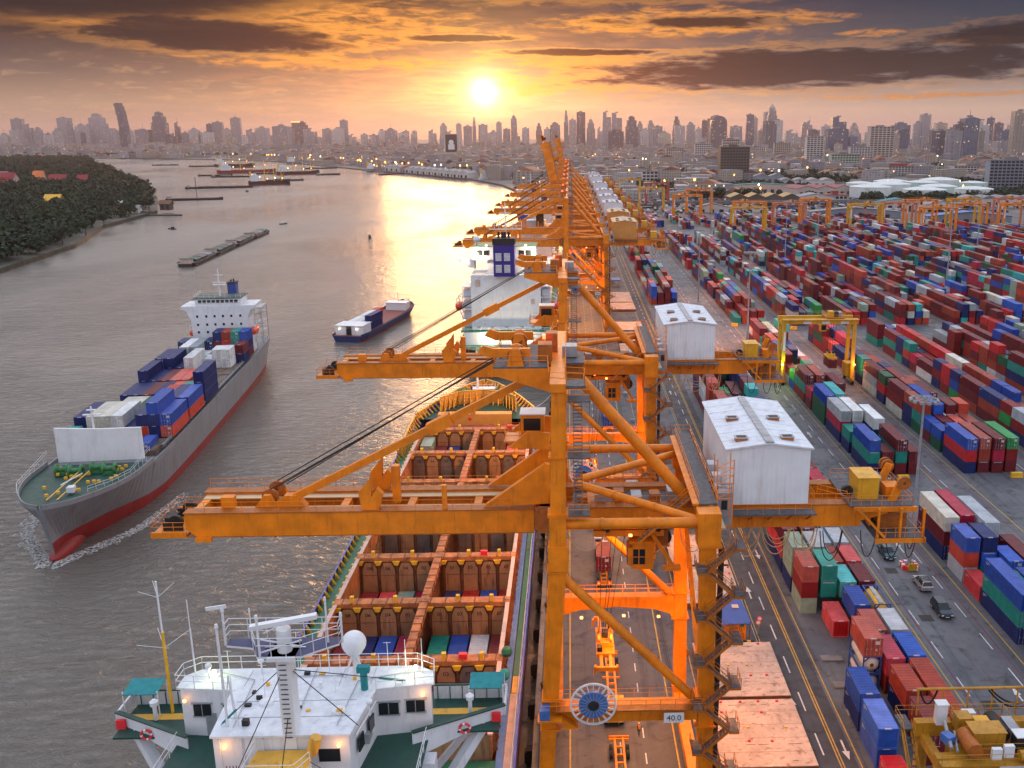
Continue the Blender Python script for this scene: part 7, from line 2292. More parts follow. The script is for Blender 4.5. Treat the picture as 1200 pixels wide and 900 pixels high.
# ------------------------------------------------------------------ a worker walking on the quay road
def person(x, y, rz):
    root = thing('person', 'worker in dark trousers and orange vest walking under the portal beam', 'person', (x, y, .02), rz)
    J = {'pelvis': (0, 0, .95, .14), 'waist': (0, .01, 1.12, .125), 'chest': (0, .02, 1.34, .155), 'neck': (0, .02, 1.50, .06), 'head0': (0, .03, 1.60, .085), 'head': (0, .03, 1.70, .095),
         'hl': (.10, 0, .90, .10), 'kl': (.11, .16, .50, .065), 'al': (.11, .08, .09, .045), 'tl': (.11, .25, .04, .04), 'hr': (-.10, 0, .90, .10), 'kr': (-.11, .02, .50, .065), 'ar': (-.11, -.22, .12, .045), 'tr': (-.11, -.06, .04, .04),
         'sl': (.19, .02, 1.42, .06), 'el': (.26, -.06, 1.16, .045), 'wl': (.25, .08, .95, .033), 'pl': (.25, .14, .88, .036), 'sr': (-.19, .02, 1.42, .06), 'er': (-.26, .0, 1.15, .045), 'wr': (-.25, -.12, .94, .033), 'pr': (-.25, -.15, .86, .036)}
    E_ = [('pelvis', 'waist'), ('waist', 'chest'), ('chest', 'neck'), ('neck', 'head0'), ('head0', 'head'), ('pelvis', 'hl'), ('hl', 'kl'), ('kl', 'al'), ('al', 'tl'), ('pelvis', 'hr'), ('hr', 'kr'), ('kr', 'ar'), ('ar', 'tr'),
          ('chest', 'sl'), ('sl', 'el'), ('el', 'wl'), ('wl', 'pl'), ('chest', 'sr'), ('sr', 'er'), ('er', 'wr'), ('wr', 'pr')]
    ks = list(J)
    me = D.meshes.new('person_body')
    me.from_pydata([J[k][:3] for k in ks], [(ks.index(a), ks.index(b_)) for a, b_ in E_], [])
    o = link('body', me, root)
    me.materials.append(M['dark'])
    sk = o.modifiers.new('skin', 'SKIN')
    for i, k in enumerate(ks): me.skin_vertices[0].data[i].radius = (J[k][3], J[k][3] * .85)
    me.skin_vertices[0].data[0].use_root = True
    o.modifiers.new('sub', 'SUBSURF').levels = 1
    o.modifiers[-1].render_levels = 1
    m = MB(); m.lathe((0, .02, 1.0), [(.155, 0), (.165, .2), (.185, .38), (.12, .48), (.07, .50)], 12); m.build('vest', M['orange'], root)
    m = MB(); m.lathe((0, .03, 1.70), [(.125, 0), (.12, .07), (.07, .12), (.01, .13)], 12); m.build('helmet', M['fitting'], root)
person(7.9, 99.6, .3)

# rows of parked trailers and cars beyond the gantries, too many to tell apart
m = MB()
rk = random.Random(17)
for row in range(26):
    y0_ = 890 + 7 * row
    for i in range(60):
        x = 60 + 7.5 * i + rk.uniform(-1, 1)
        if rk.random() < .62 or x > 0.30 * y0_ + 150: continue
        k = rk.randrange(5); L_ = rk.choice((4.5, 4.5, 9, 12)); a = rk.choice((0, 0, pi / 2))
        m.cbox((x, y0_, .9), (2.2, L_, 1.2), 4 if L_ > 5 else k, a); m.cbox((x, y0_, 1.9), (2.1, L_ * .55, 1.1), k, a)
m.build('parked_vehicles', [M['signwhite'], M['reelblue'], M['redpaint'], M['steelgrey'], M['dark']], kind='stuff')
# raised road crossing behind the yard
rd = thing('flyover', 'raised road on rows of posts crossing behind the yard gantries', 'bridge', (230, 935, 0), .06)
m = MB(); m.box(-150, 170, -5, 5, 6.6, 7.6); m.box(-150, 170, -5.3, -5, 7.6, 8.5); m.box(-150, 170, 5, 5.3, 7.6, 8.5); m.build('deck', M['kerb'], rd)
for k in range(17):
    m = MB(); m.box(-146 + 19.5 * k, -144 + 19.5 * k, -1.2, 1.2, 0, 6.6); m.box(-147 + 19.5 * k, -143 + 19.5 * k, -4, 4, 5.8, 6.6); m.build('pillar', M['kerb'], rd)

# ------------------------------------------------------------------ the city
TOWERS = [(-3215,5640,57,75,0),(-3147,5637,52,98,0),(-3351,6039,56,165,1),(-3072,5635,43,126,1),(-3018,5633,47,108,1),(-2782,5280,44,70,0),(-2895,5629,43,98,0),(-3070,6030,76,170,1),(-2836,5627,28,140,1),(-2769,5625,57,126,1),(-2594,5273,18,83,2),(-2868,6024,102,190,1),(-2465,5270,71,105,1),(-2572,5618,38,94,1),(-2526,5617,47,126,1),(-2272,5263,76,97,1),(-2178,5260,71,184,2),(-2112,5257,36,75,2),(-2224,5606,28,136,2),(-2183,5605,38,84,1),(-1998,5254,49,101,0),(-1933,5252,63,83,0),(-2185,5999,30,135,4),(-1993,5599,52,140,1),(-1944,5597,48,103,0),(-1890,5596,52,164,1),(-1733,5244,27,66,0),(-1808,5593,48,98,1),(-1744,5591,67,112,0),(-1441,4931,76,116,1),(-1474,5236,31,105,1),(-1418,5234,58,136,2),(-1381,5233,63,101,1),(-1285,5230,54,101,0),(-1228,5228,67,105,0),(-1199,5227,40,145,1),(-1156,5225,40,70,0),(-1092,5223,31,75,0),(-981,4915,46,70,1),(-894,4912,55,99,1),(-833,4910,59,62,0),(-828,5214,31,79,0),(-729,5211,36,92,0),(-669,5209,36,127,0),(-481,3788,39,64,1),(-626,5553,29,131,0),(-576,5551,43,122,1),(-577,5946,20,170,0),(-490,5549,48,126,0),(-398,5545,29,140,0),(-355,5544,38,103,1),(-313,5542,33,173,1),(-248,5540,38,108,0),(-172,5538,34,131,1),(-116,5190,31,105,0),(-75,5189,50,132,1),(-18,5927,26,210,1),(18,5186,36,149,0),(63,5185,45,188,2),(115,5183,41,145,1),(154,4876,25,103,0),(200,5180,45,188,1),(254,5178,54,184,1),(200,4143,65,91,2),(295,4601,56,152,2),(377,5174,27,136,1),(356,4599,40,94,0),(463,5517,43,145,1),(443,4867,47,112,1),(451,4596,61,82,3),(608,5512,43,168,2),(522,4593,48,113,0),(608,4861,43,128,1),(689,5163,32,105,0),(766,5506,29,150,2),(736,4858,77,161,2),(640,4346,23,100,1),(721,4587,57,70,1),(836,4854,60,112,1),(716,4125,25,63,0),(905,4851,38,169,4),(1055,5496,24,168,0),(1025,5152,36,97,1),(1064,5151,54,188,1),(742,3582,41,119,2),(809,3744,30,125,0),(1115,4845,60,91,0),(1021,4334,38,63,0),(1337,5487,34,136,1),(1364,5486,29,145,1),(1226,4841,60,95,2),(1366,5141,45,119,0),(1036,3738,77,96,4),(1147,4111,58,144,4),(1098,3735,47,64,4),(1619,5478,44,131,1),(1445,4833,34,91,0),(1510,4831,43,83,0),(729,2835,50,68,3),(1412,4102,70,119,4),(1292,3728,40,93,4),(1039,3156,76,81,3),(1649,4555,36,129,1),(1684,4554,45,164,1),(1725,4553,24,94,0),(1860,4820,52,128,3),(1056,2728,37,82,2),(1049,2638,23,86,1),(1030,2555,32,81,1),(1186,2922,31,105,2),(1216,2921,44,123,4),(1527,3556,45,122,0),(1464,3407,18,88,3),(1994,4544,32,148,4),(1829,4088,37,119,2),(1430,3143,57,51,1),(1556,3405,43,85,4),(1974,4302,42,107,0),(1320,2815,40,138,3),(1788,3712,47,128,1),(1692,3400,49,94,0)]


def facade(name, wall, win, fh=3.6, ww=3.2, frac=.55, lit=.02, rough=.5):
    """wall with rows of windows set by world size: far towers only"""
    m = D.materials.new(name)
    m.use_nodes = True
    t = NT(m.node_tree)
    b = m.node_tree.nodes['Principled BSDF']
    tc = t.n.new('ShaderNodeTexCoord').outputs['Object']
    x, y, z = t.sep(tc)
    u = t.div(t.add(x, y), ww)
    v = t.div(z, fh)
    fu, fv = t.m('FRACT', u), t.m('FRACT', v)
    mask = t.mul(t.mul(t.m('GREATER_THAN', fu, .2), t.m('LESS_THAN', fu, .2 + frac)), t.mul(t.m('GREATER_THAN', fv, .3), t.m('LESS_THAN', fv, .82)))
    geo = t.n.new('ShaderNodeNewGeometry')
    nz = t.sep(geo.outputs['Normal'])[2]
    mask = t.mul(mask, t.m('LESS_THAN', t.m('ABSOLUTE', nz), .5))
    wn = t.n.new('ShaderNodeTexWhiteNoise')
    t.l.new(t.vec(t.m('FLOOR', u), t.m('FLOOR', v), 0), wn.inputs['Vector'])
    oi = t.n.new('ShaderNodeObjectInfo').outputs['Random']
    wv = wn.outputs['Value']
    k = t.lin(oi, 0, 1, .75, 1.2)
    hsv = t.n.new('ShaderNodeHueSaturation')
    hsv.inputs['Color'].default_value = (*wall, 1)
    t.l.new(k, hsv.inputs['Value'])
    c = t.mix(mask, hsv.outputs[0], t.mix(wv, win, tuple(q * 2.2 for q in win)))
    t.l.new(c, b.inputs['Base Color'])
    t.l.new(t.lin(mask, 0, 1, .8, .25), b.inputs['Roughness'])
    on = t.mul(t.m('GREATER_THAN', t.m('FRACT', t.add(wv, oi)), 1 - lit), mask)
    b.inputs['Emission Color'].default_value = (1, .62, .28, 1)
    t.l.new(t.mul(on, 2.2), b.inputs['Emission Strength'])
    return m
F = [facade('pale tower wall', (.50, .46, .45), (.17, .16, .18)), facade('grey tower wall', (.34, .32, .34), (.12, .115, .14)), facade('dark tower wall', (.15, .14, .17), (.06, .06, .08), frac=.7),  # walls lightened and window contrast lowered: distance haze put into the colours
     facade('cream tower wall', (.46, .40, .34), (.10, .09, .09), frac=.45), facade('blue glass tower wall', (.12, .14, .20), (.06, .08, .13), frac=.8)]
ROOFM = mat('flat concrete roof', (.20, .19, .19), .85, 0, .2, .05)
BADJ = {0: 'pale', 1: 'grey', 2: 'dark', 3: 'cream', 4: 'blue grey glass'}
rt = random.Random(21)


def tower(x, y, w, h, s, label, seed, group='towers of the city skyline', name='tower'):
    r = random.Random(seed)
    d = min(max(w * r.uniform(.6, 1.0), 14), 60)
    root = thing(name, label, 'building', (x, y, 0), r.uniform(-.12, .12), group)
    kind = r.randrange(6)
    m = MB()
    a, c = w / 2, d / 2
    band = []
    if kind == 0: m.box(-a, a, -c, c, 0, h)
    elif kind == 1: m.box(-a, a, -c, c, 0, h * .93); m.box(-a * .6, a * .6, -c * .7, c * .7, h * .93, h)
    elif kind == 2: m.box(-a, -a * .1, -c, c, 0, h); m.box(-a * .08, a, -c * .9, c, 0, h * .86)
    elif kind == 3: m.box(-a, a, -c, c, 0, h * .72); m.box(-a * .8, a * .8, -c * .8, c * .8, h * .72, h * .9); m.box(-a * .5, a * .5, -c * .5, c * .5, h * .9, h)
    elif kind == 4: m.box(-a, a, -c, c, 0, h * .96); m.extr([(-a, h * .96), (a, h * .96), (a * .2, h)], 'y', -c, c)
    else: m.prism([(-a, -c * .5), (-a * .6, -c), (a * .6, -c), (a, -c * .5), (a, c), (-a, c)], 0, h)
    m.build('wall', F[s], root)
    m = MB()
    m.box(-a * .35, a * .25, -c * .4, c * .3, h, h + 5)
    if r.random() < .3: m.tube((0, 0, h), (0, 0, h + min(r.uniform(12, 30), 222 - h)), .8, 5)
    m.build('roof_plant', ROOFM, root)
    m = MB()
    n = r.choice((2, 3, 4, 5))
    for k in range(n + 1): xx = -a + 2 * a * k / n; m.box(xx - .8, xx + .8, -c - 1.2, -c, 0, h * (.96 if kind in (0, 4) else .70))
    m.build('facade_pier', F[s] if r.random() < .5 else ROOFM, root)
    return root


def where(x, y):
    """a spot named by things in the picture"""
    u = 667 + 1138 * x / y
    for lim, nm in ((60, 'above the wooded bank at the far left'), (120, 'above the tip of the wooded bank'), (175, 'left of the dark slab tower'), (240, 'just right of the dark slab tower'), (310, 'above the anchored barges'), (370, 'behind the lit riverside wharf'), (430, 'right of the orange topped tower'),
                    (500, 'left of the dark billboard'), (560, 'just left below the sun'), (610, 'directly below the sun'), (665, 'behind the raised crane boom'), (712, 'right of the raised boom'), (760, 'beside the tower with the aerial'), (826, 'left of the round topped tower'), (880, 'right of the round topped tower'),
                    (935, 'beside the pointed tower'), (1000, 'near the dark stepped tower'), (1070, 'near the wide cream block'), (1130, 'near the striped dark towers'), (1175, 'behind the blue sloped tower'), (3000, 'near the tall tower at the right edge')):
        if u < lim: return nm
used = {}
SZ = [(45, 'slim'), (80, 'medium width'), (1e9, 'broad')]
def tlabel(x, y, w, h, s):
    sz = 'low' if h < 90 else ('mid height' if h < 135 else ('tall' if h < 175 else 'very tall'))
    wd = 'slim' if w < 42 else ('broad' if w > 75 else '')
    l = ' '.join(q for q in (sz, wd, BADJ[s], 'tower', where(x, y)) if q)
    used[l] = used.get(l, 0) + 1
    n = used[l]
    if n > 1: l += {2: ', the next one right', 3: ', third from left', 4: ', fourth from left', 5: ', fifth from left', 6: ', sixth from left'}.get(n, ', far one %d' % n)
    return l
def hlabel(x, y, s):
    l = 'hazy %s block far back %s' % (BADJ[s], where(x, y)); used[l] = used.get(l, 0) + 1
    return l if used[l] == 1 else l + ', %s one' % ORD[used[l]]
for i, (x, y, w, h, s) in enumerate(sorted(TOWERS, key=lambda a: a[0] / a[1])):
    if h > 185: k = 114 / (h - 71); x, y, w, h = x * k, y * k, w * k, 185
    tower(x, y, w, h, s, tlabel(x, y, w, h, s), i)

# tower with a carved spiral corner and the pointed tower
def special(x, y, prof, label, m_, w, d):
    f = .8; x, y, d = x * f, y * f, d * f; prof = [(a * f, b * f, 71 + (c - 71) * f if c else 0, 71 + (e - 71) * f) for a, b, c, e in prof]
    root = thing('tower', label, 'building', (x, y, 0), 0, 'towers of the city skyline')
    m = MB()
    for (x0, x1, z0, z1) in prof: m.box(x0, x1, -d / 2, d / 2, z0, z1)
    m.build('wall', m_, root)
    return root
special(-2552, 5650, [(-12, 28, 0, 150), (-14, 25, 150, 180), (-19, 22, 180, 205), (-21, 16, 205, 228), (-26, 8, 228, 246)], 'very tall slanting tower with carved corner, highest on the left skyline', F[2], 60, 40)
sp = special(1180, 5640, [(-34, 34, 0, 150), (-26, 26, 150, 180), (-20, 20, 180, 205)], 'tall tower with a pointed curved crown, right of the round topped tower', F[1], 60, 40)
m = MB(); m.lathe((0, 0, 178), [(15, 0), (15.8, 9.6), (11, 19), (2.5, 30), (.1, 35)], 12); m.build('crown', F[1], sp)
# round topped tower
rt_ = thing('tower', 'broad tower with a rounded top, right of the skyline middle', 'building', (616, 4000, 0), 0, 'towers of the city skyline')
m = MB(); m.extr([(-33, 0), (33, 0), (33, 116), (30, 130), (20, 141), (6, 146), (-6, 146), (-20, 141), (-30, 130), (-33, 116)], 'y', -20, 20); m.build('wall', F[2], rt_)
# orange lit crown on the left
ot = thing('tower', 'grey tower with glowing orange roof edge above the lit wharf', 'building', (-1460, 5300, 0), 0, 'towers of the city skyline')
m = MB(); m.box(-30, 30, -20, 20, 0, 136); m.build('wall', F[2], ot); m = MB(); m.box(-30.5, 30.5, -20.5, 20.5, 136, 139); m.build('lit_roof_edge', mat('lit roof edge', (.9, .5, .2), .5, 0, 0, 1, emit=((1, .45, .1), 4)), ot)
# billboard tower below the sun
bb = thing('tower', 'pale block carrying a tall dark billboard with a white figure shape', 'building', (-372, 3080, 0), 0, 'towers of the city skyline')
m = MB(); m.box(-24, 24, -10, 10, 0, 74); m.build('wall', F[0], bb); m = MB(); m.box(-18, 18, -10.8, -10.1, 18, 72, 0); m.lathe((0, -10.9, 48), [(.1, -.1), (8, 0), (8, .2)], 14, 1, 'y'); m.box(-10, 10, -11, -10.85, 26, 42, 1); m.build('billboard', [M['dark'], M['signwhite']], bb)

# hazy filler towers behind, between the named ones
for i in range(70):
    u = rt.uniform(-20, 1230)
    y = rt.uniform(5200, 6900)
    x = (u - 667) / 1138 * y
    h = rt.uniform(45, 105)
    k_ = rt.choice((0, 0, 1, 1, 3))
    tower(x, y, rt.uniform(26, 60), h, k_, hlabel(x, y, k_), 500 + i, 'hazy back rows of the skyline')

# ------------------------------------------------------------------ low city: one object of thousands of roofs
LR = [mat('pale flat roof', (.36, .34, .33), .85, 0, .2, .02), mat('tin roof', (.24, .23, .25), .6, .2, .2, .02), mat('rust tin roof', (.20, .09, .06), .8, 0, .2, .02), mat('white wall', (.50, .47, .44), .8, 0, .1, .02), mat('teal roof', (.05, .20, .19), .7, 0, .2, .02), mat('dull orange roof', (.36, .16, .09), .8, 0, .2, .02)]
def on_land(x, y):
    # right of the shore line
    for (xa, ya), (xb, yb) in zip(shore, shore[1:]):
        if ya <= y <= yb: return x > xa + (xb - xa) * (y - ya) / (yb - ya) + 25
    return y > 3350
m = MB()
cnt = 0
rl = random.Random(4)
while cnt < 5200:
    y = 1080 + (rl.random() ** 1.1) * 4600
    u = rl.uniform(-60, 1290)
    x = (u - 667) / 1138 * y
    if not on_land(x, y) or (y < 1400 and x < 30) or (x < -10 and y < 1150): continue
    if 200 < x < 620 and 980 < y < 1500: continue
    w_, d_ = rl.uniform(9, 34), rl.uniform(9, 30)
    h_ = rl.choice((4, 6, 8, 10, 12, 15, 22)) * rl.uniform(.8, 1.2)
    if y > 3500: h_ *= 1.4
    a = rl.uniform(-.5, .5)
    k = rl.choice((0, 0, 1, 1, 2, 4 if rl.random() < .3 else 1, 5, 3))
    c, s = cos(a), sin(a)
    i = len(m.v)
    for z in (0, h_):
        for dx, dy in ((-w_ / 2, -d_ / 2), (w_ / 2, -d_ / 2), (w_ / 2, d_ / 2), (-w_ / 2, d_ / 2)): m.v.append((x + dx * c - dy * s, y + dx * s + dy * c, z))
    r1, r2 = i + 8, i + 9
    rh = h_ + (w_ * .18 if k in (2, 5) else .3)
    for dy in (-d_ / 2, d_ / 2): m.v.append((x - dy * s, y + dy * c, rh))
    wallm = rl.choice((6, 7, 7, 8))
    for q in ((0, 1, 5, 4), (1, 2, 6, 5), (2, 3, 7, 6), (3, 0, 4, 7)): m.f.append(tuple(i + b_ for b_ in q)); m.mi.append(wallm); m.sm.append(False)
    for q in ((i + 4, r1, r2, i + 7), (i + 5, i + 6, r2, r1), (i + 4, i + 5, r1), (i + 6, i + 7, r2)): m.f.append(q); m.mi.append(k); m.sm.append(False)
    cnt += 1
m.build('city_low_buildings', LR + [F[0], F[3], F[1]], kind='stuff')

# ------------------------------------------------------------------ nearer buildings one can tell apart
def block(name, label, x, y, w, d, h, wm, nfl, nwin, rz=0.0, roof=None, bands=False, wcol=None, group=None):
    root = thing(name, label, 'building', (x, y, 0), rz, group)
    m = MB(); m.box(-w / 2, w / 2, -d / 2, d / 2, 0, h); wl = m.build('wall', wm, root)
    m = MB(); m.box(-w / 2 - .8, w / 2 + .8, -d / 2 - .8, d / 2 + .8, h, h + 1.0); m.box(-w * .2, w * .1, -d * .2, d * .2, h + 1, h + 4.5); m.build('roof', roof or ROOFM, root)
    fh = h / nfl
    wm_ = MB(); ww = w / nwin
    wm_.box(-ww * .36, ww * .36, -.25, .12, -fh * .28, fh * .28)
    me = wm_.mesh('window', wcol or M['glass'])
    for i in range(nwin):
        for j in range(nfl):
            link('window', me, root, (-w / 2 + ww * (i + .5), -d / 2, fh * (j + .5)))
    if bands:
        m = MB()
        for j in range(nfl): m.box(-w / 2 - .6, w / 2 + .6, -d / 2 - .7, -d / 2 - .26, fh * j - .3, fh * j + .3)
        m.build('floor_band', wm, root)
    return root
M['glassdk'] = mat('dark office glass', (.03, .032, .036), .22, 0, .15, .1)
M['officewall'] = mat('dark office frame', (.075, .07, .065), .5, 0, .1, .1)
M['aptwhite'] = mat('white apartment wall', (.55, .53, .52), .8, 0, .08, .1)
M['aptgrey'] = mat('blue grey apartment wall', (.22, .25, .30), .8, 0, .08, .1)
M['mintwall'] = mat('pale mint wall', (.36, .46, .38), .8, 0, .08, .1)
M['creamwall'] = mat('cream block wall', (.48, .41, .36), .8, 0, .08, .1)
M['marooroof'] = mat('maroon tin roof', (.27, .045, .06), .6, 0, .12, .1)
M['oliveroof'] = mat('ochre shed roof', (.48, .30, .11), .7, 0, .12, .1)
M['tankwhite'] = mat('white tank paint', (.66, .70, .68), .6, 0, .06, .1)
M['tankmint'] = mat('pale mint tank paint', (.46, .62, .58), .6, 0, .06, .1)
M['winlit'] = mat('lit window', (.5, .4, .3), .4, 0, 0, 1, emit=((1, .6, .3), 1.5))
block('office_building', 'dark glass office building with a flat overhanging roof, left of the tree clumps', 263, 1540, 46, 30, 52, M['officewall'], 12, 10, 0, M['officewall'], True, M['glassdk'])
block('apartment_block', 'blue grey apartment block at the right edge with balcony rows', 560, 1200, 62, 16, 40, M['aptgrey'], 10, 12, -.05, None, True)
block('apartment_block', 'long low white apartment row behind the storage tanks', 590, 1700, 100, 16, 17, M['aptwhite'], 5, 18, -.05, M['marooroof'])
block('apartment_block', 'shorter white apartment row right of the tanks', 700, 1640, 76, 16, 19, M['aptwhite'], 5, 14, -.05)
block('office_building', 'pale mint office building with lit roof sign among the trees', 600, 2090, 62, 24, 30, M['mintwall'], 6, 10)
block('office_building', 'wide cream block with dark window columns on the right skyline', 855, 2640, 66, 30, 92, M['creamwall'], 16, 6, 0, None, False, M['glassdk'])
block('office_building', 'grey white slab with dark banded right half behind the trees', 616, 2420, 42, 24, 66, M['aptwhite'], 14, 5, 0, None, True)
block('apartment_block', 'small white house block left of the far yellow gantry', 112, 1340, 22, 14, 22, M['aptwhite'], 5, 4)
block('apartment_block', 'pale pink low block behind the small white block', 148, 1500, 36, 14, 14, M['creamwall'], 3, 6)
block('building', 'white building with maroon roof at the foot of the shed', 283, 1010, 22, 16, 9, M['aptwhite'], 2, 5, 0, M['marooroof'])
for i in range(5): block('apartment_block', ['leftmost of the five pale blocks below the round topped tower', 'second pale block below the round topped tower', 'third pale block below the round topped tower', 'fourth pale block below the round topped tower', 'rightmost of five pale blocks below the round topped tower'][i], 300 + 90 * i, 2750 + 60 * i, 50, 20, 34 + 12 * (i % 3), M['aptwhite'] if i % 2 else M['creamwall'], 8, 8)
block('apartment_block', 'pale apartment slab behind the mint office building', 760, 2500, 60, 18, 40, M['aptwhite'], 10, 8)

def shed(label, x, y, w, d, h, rm, wm, rz=0.0, bays=1, name='warehouse', group=None, arch=False):
    root = thing(name, label, 'warehouse', (x, y, 0), rz, group)
    m = MB(); m.box(-w / 2, w / 2, -d / 2, d / 2, 0, h)
    for k in range(bays):
        xa = -w / 2 + w * k / bays; xb = xa + w / bays
        if not arch: m.extr([(xa, h), (xb, h), ((xa + xb) / 2, h + min(3.5, (xb - xa) * .2))], 'y', -d / 2 + .2, d / 2 - .2)
    m.build('wall', wm, root)
    for k in range(bays):
        xa = -w / 2 + w * k / bays; xb = xa + w / bays; xm = (xa + xb) / 2
        m = MB()
        if arch:
            pts = [(xa + (xb - xa) * t / 8, h + (xb - xa) * .16 * sin(pi * t / 8)) for t in range(9)]
            m.extr(pts + [(xb, h - .2), (xa, h - .2)], 'y', -d / 2 - .6, d / 2 + .6)
        else:
            rh = h + min(3.5, (xb - xa) * .2) + .15
            m.extr([(xa - .4, h - .1), (xm, rh), (xb + .4, h - .1), (xb + .4, h + .25), (xm, rh + .35), (xa - .4, h + .25)][::-1], 'y', -d / 2 - .6, d / 2 + .6)
        m.build('roof', rm, root)
    m = MB()
    for k in range(int(w / 9)): m.box(-w / 2 + 3 + 9 * k, -w / 2 + 7 + 9 * k, -d / 2 - .1, -d / 2, .3, h * .6)
    m.build('loading_door', M['dark'], root)
    return root
shed('big maroon roofed hall with several gables behind the gantries', 300, 1150, 74, 40, 9, M['marooroof'], M['creamwall'], .25, 3)
shed('long ochre roofed shed left of the maroon hall', 200, 985, 72, 26, 9, M['oliveroof'], M['officewall'], .02, 4)
shed('grey flat shed right of the ochre roof', 256, 1000, 40, 24, 8, LR[0], M['aptwhite'], .02, 1)
shed('very long teal green roofed shed below the dark office building', 240, 1190, 130, 16, 9, M['canvas_teal'], M['deck_pink'], -.03, 1)
shed('white long warehouse behind the teal green roof', 330, 1330, 74, 30, 10, LR[0], M['aptwhite'], -.1, 4, arch=True)
shed('second white warehouse left of the tree clump', 300, 1440, 44, 24, 11, LR[0], M['aptgrey'], -.1, 2)
shed('teal roofed shed in front of the storage tanks', 322, 930, 44, 18, 7, M['canvas_teal'], M['aptwhite'], -.1, 1)
shed('white shed with teal roof wings below the storage tanks', 352, 900, 34, 16, 7, LR[0], M['aptwhite'], .1, 1)
shed('grey wave roofed shed at the right edge', 455, 960, 110, 26, 9, LR[1], M['aptwhite'], -.04, 7, arch=True)
shed('blue roofed long shed behind the right gantries', 330, 780, 70, 14, 6, M['reelblue'], M['aptgrey'], .0, 1)
shed('pale roofed long shed behind the lit gantry', 250, 830, 80, 12, 6, LR[0], M['aptgrey'], .0, 1)
shed('low grey shed by the far left gantries', 150, 900, 60, 12, 5, LR[1], M['aptwhite'], .0, 2)
for i in range(14):
    t = i / 13
    x, y = -390 + 190 * t + 28, 1990 - 345 * t
    shed('white gabled riverside warehouse, number %s of the white row counted from the left' % ORD[i + 1], x, y, 19, 30, 8, LR[0], M['aptwhite'], -.5, 1, group='white gabled warehouses on the far bank')

# storage tanks
for i, (x, y, r, h, c) in enumerate(((355, 1120, 24, 12, 0), (392, 1165, 26, 13, 0), (440, 1130, 22, 12, 1), (405, 1080, 24, 11, 0), (448, 1205, 20, 13, 1), (480, 1230, 25, 15, 0), (418, 1235, 22, 13, 1), (375, 1225, 18, 11, 0), (508, 1190, 17, 13, 1), (460, 1075, 21, 12, 0))):
    rr = thing('storage_tank', '%s storage tank, %s in the tank farm before the white apartments' % (('white', 'mint green')[c], ['leftmost front one', 'second front one', 'middle front one', 'nearest low one', 'middle back one', 'tallest right one', 'back one', 'left back one', 'rightmost one', 'right front one'][i]), 'tank', (x, y, 0), 0, 'storage tanks')
    m = MB(); m.lathe((0, 0, 0), [(r, 0), (r, h)], 36); m.build('shell', M['tankmint'] if c else M['tankwhite'], rr)
    m = MB(); m.lathe((0, 0, 0), [(r + .3, h - .2), (r + .3, h), (r * .5, h + r * .09), (.1, h + r * .13)], 36); m.build('roof', M['tankwhite'], rr)
    m = MB()
    for k in range(14): a = -1.2 - .07 * k; m.box((r + .5) * cos(a) - .7, (r + .5) * cos(a) + .7, (r + .5) * sin(a) - .5, (r + .5) * sin(a) + .5, h * k / 14, h * k / 14 + .2)
    m.build('stairway', M['steelgrey'], rr)

# ------------------------------------------------------------------ foliage
def leaf_mat(name, a, b_):
    m = D.materials.new(name)
    m.use_nodes = True
    t = NT(m.node_tree)
    p = m.node_tree.nodes['Principled BSDF']
    tc = t.n.new('ShaderNodeTexCoord').outputs['Object']
    n = t.noise(tc, .035, 4.0, .6)
    n2 = t.noise(tc, .4, 3.0, .6)
    c = t.mix(t.ss(t.add(t.mul(n, .6), t.mul(n2, .4)), .35, .65), a, b_)
    t.l.new(c, p.inputs['Base Color'])
    p.inputs['Roughness'].default_value = .7
    p.inputs['Specular IOR Level'].default_value = .2
    return m
M['leaf'] = leaf_mat('dark tropical foliage', (.006, .020, .013), (.022, .050, .018))
M['trunk'] = mat('tree bark', (.08, .06, .045), .9, 0, .2, 1)
def crown(m, x, y, z, r, h, rr, n=70, s=1.0, kind=0):
    """leaf clumps through a crown's volume: small faces, gaps between"""
    lobes = [(rr.uniform(-.5, .5) * r, rr.uniform(-.5, .5) * r, rr.uniform(.25, .8) * h, rr.uniform(.45, .7) * r) for _ in range(5)]
    for _ in range(n):
        lx, ly, lz, lr = lobes[rr.randrange(5)]
        a, b_ = rr.uniform(0, 2 * pi), rr.uniform(-.35, 1)
        q = lr * rr.uniform(.75, 1.08)
        cb = sqrt(max(0, 1 - b_ * b_))
        px, py, pz = x + lx + q * cb * cos(a), y + ly + q * cb * sin(a), z + lz + q * b_ * .8
        ss = s * rr.uniform(.6, 1.3)
        nx, ny, nz = cb * cos(a) + rr.uniform(-.5, .5), cb * sin(a) + rr.uniform(-.5, .5), b_ + rr.uniform(-.2, .7)
        v = Vector((nx, ny, nz)).normalized()
        t1 = v.cross(Vector((rr.uniform(-1, 1), rr.uniform(-1, 1), .3))).normalized() * ss
        t2 = v.cross(t1).normalized() * ss * rr.uniform(.6, 1)
        c = Vector((px, py, pz))
        i = len(m.v)
        m.v += [tuple(c - t1 - t2 * .4), tuple(c + t1 * .3 - t2), tuple(c + t1 + t2 * .4), tuple(c - t1 * .3 + t2)]
        m.f.append((i, i + 1, i + 2, i + 3)); m.mi.append(0); m.sm.append(False)
def inpoly(x, y, P):
    c = False
    for i in range(len(P)):
        (x1, y1), (x2, y2) = P[i], P[i - 1]
        if (y1 > y) != (y2 > y) and x < (x2 - x1) * (y - y1) / (y2 - y1) + x1: c = not c
    return c
rf = random.Random(8)
bare = [(-826, 1420, 26), (-788, 1440, 14), (-752, 1425, 20), (-724, 1440, 14), (-778, 1345, 9), (-533, 992, 14), (-500, 1035, 12), (-452, 970, 12), (-415, 915, 14), (-960, 1630, 24)]
m = MB()
cnt = 0
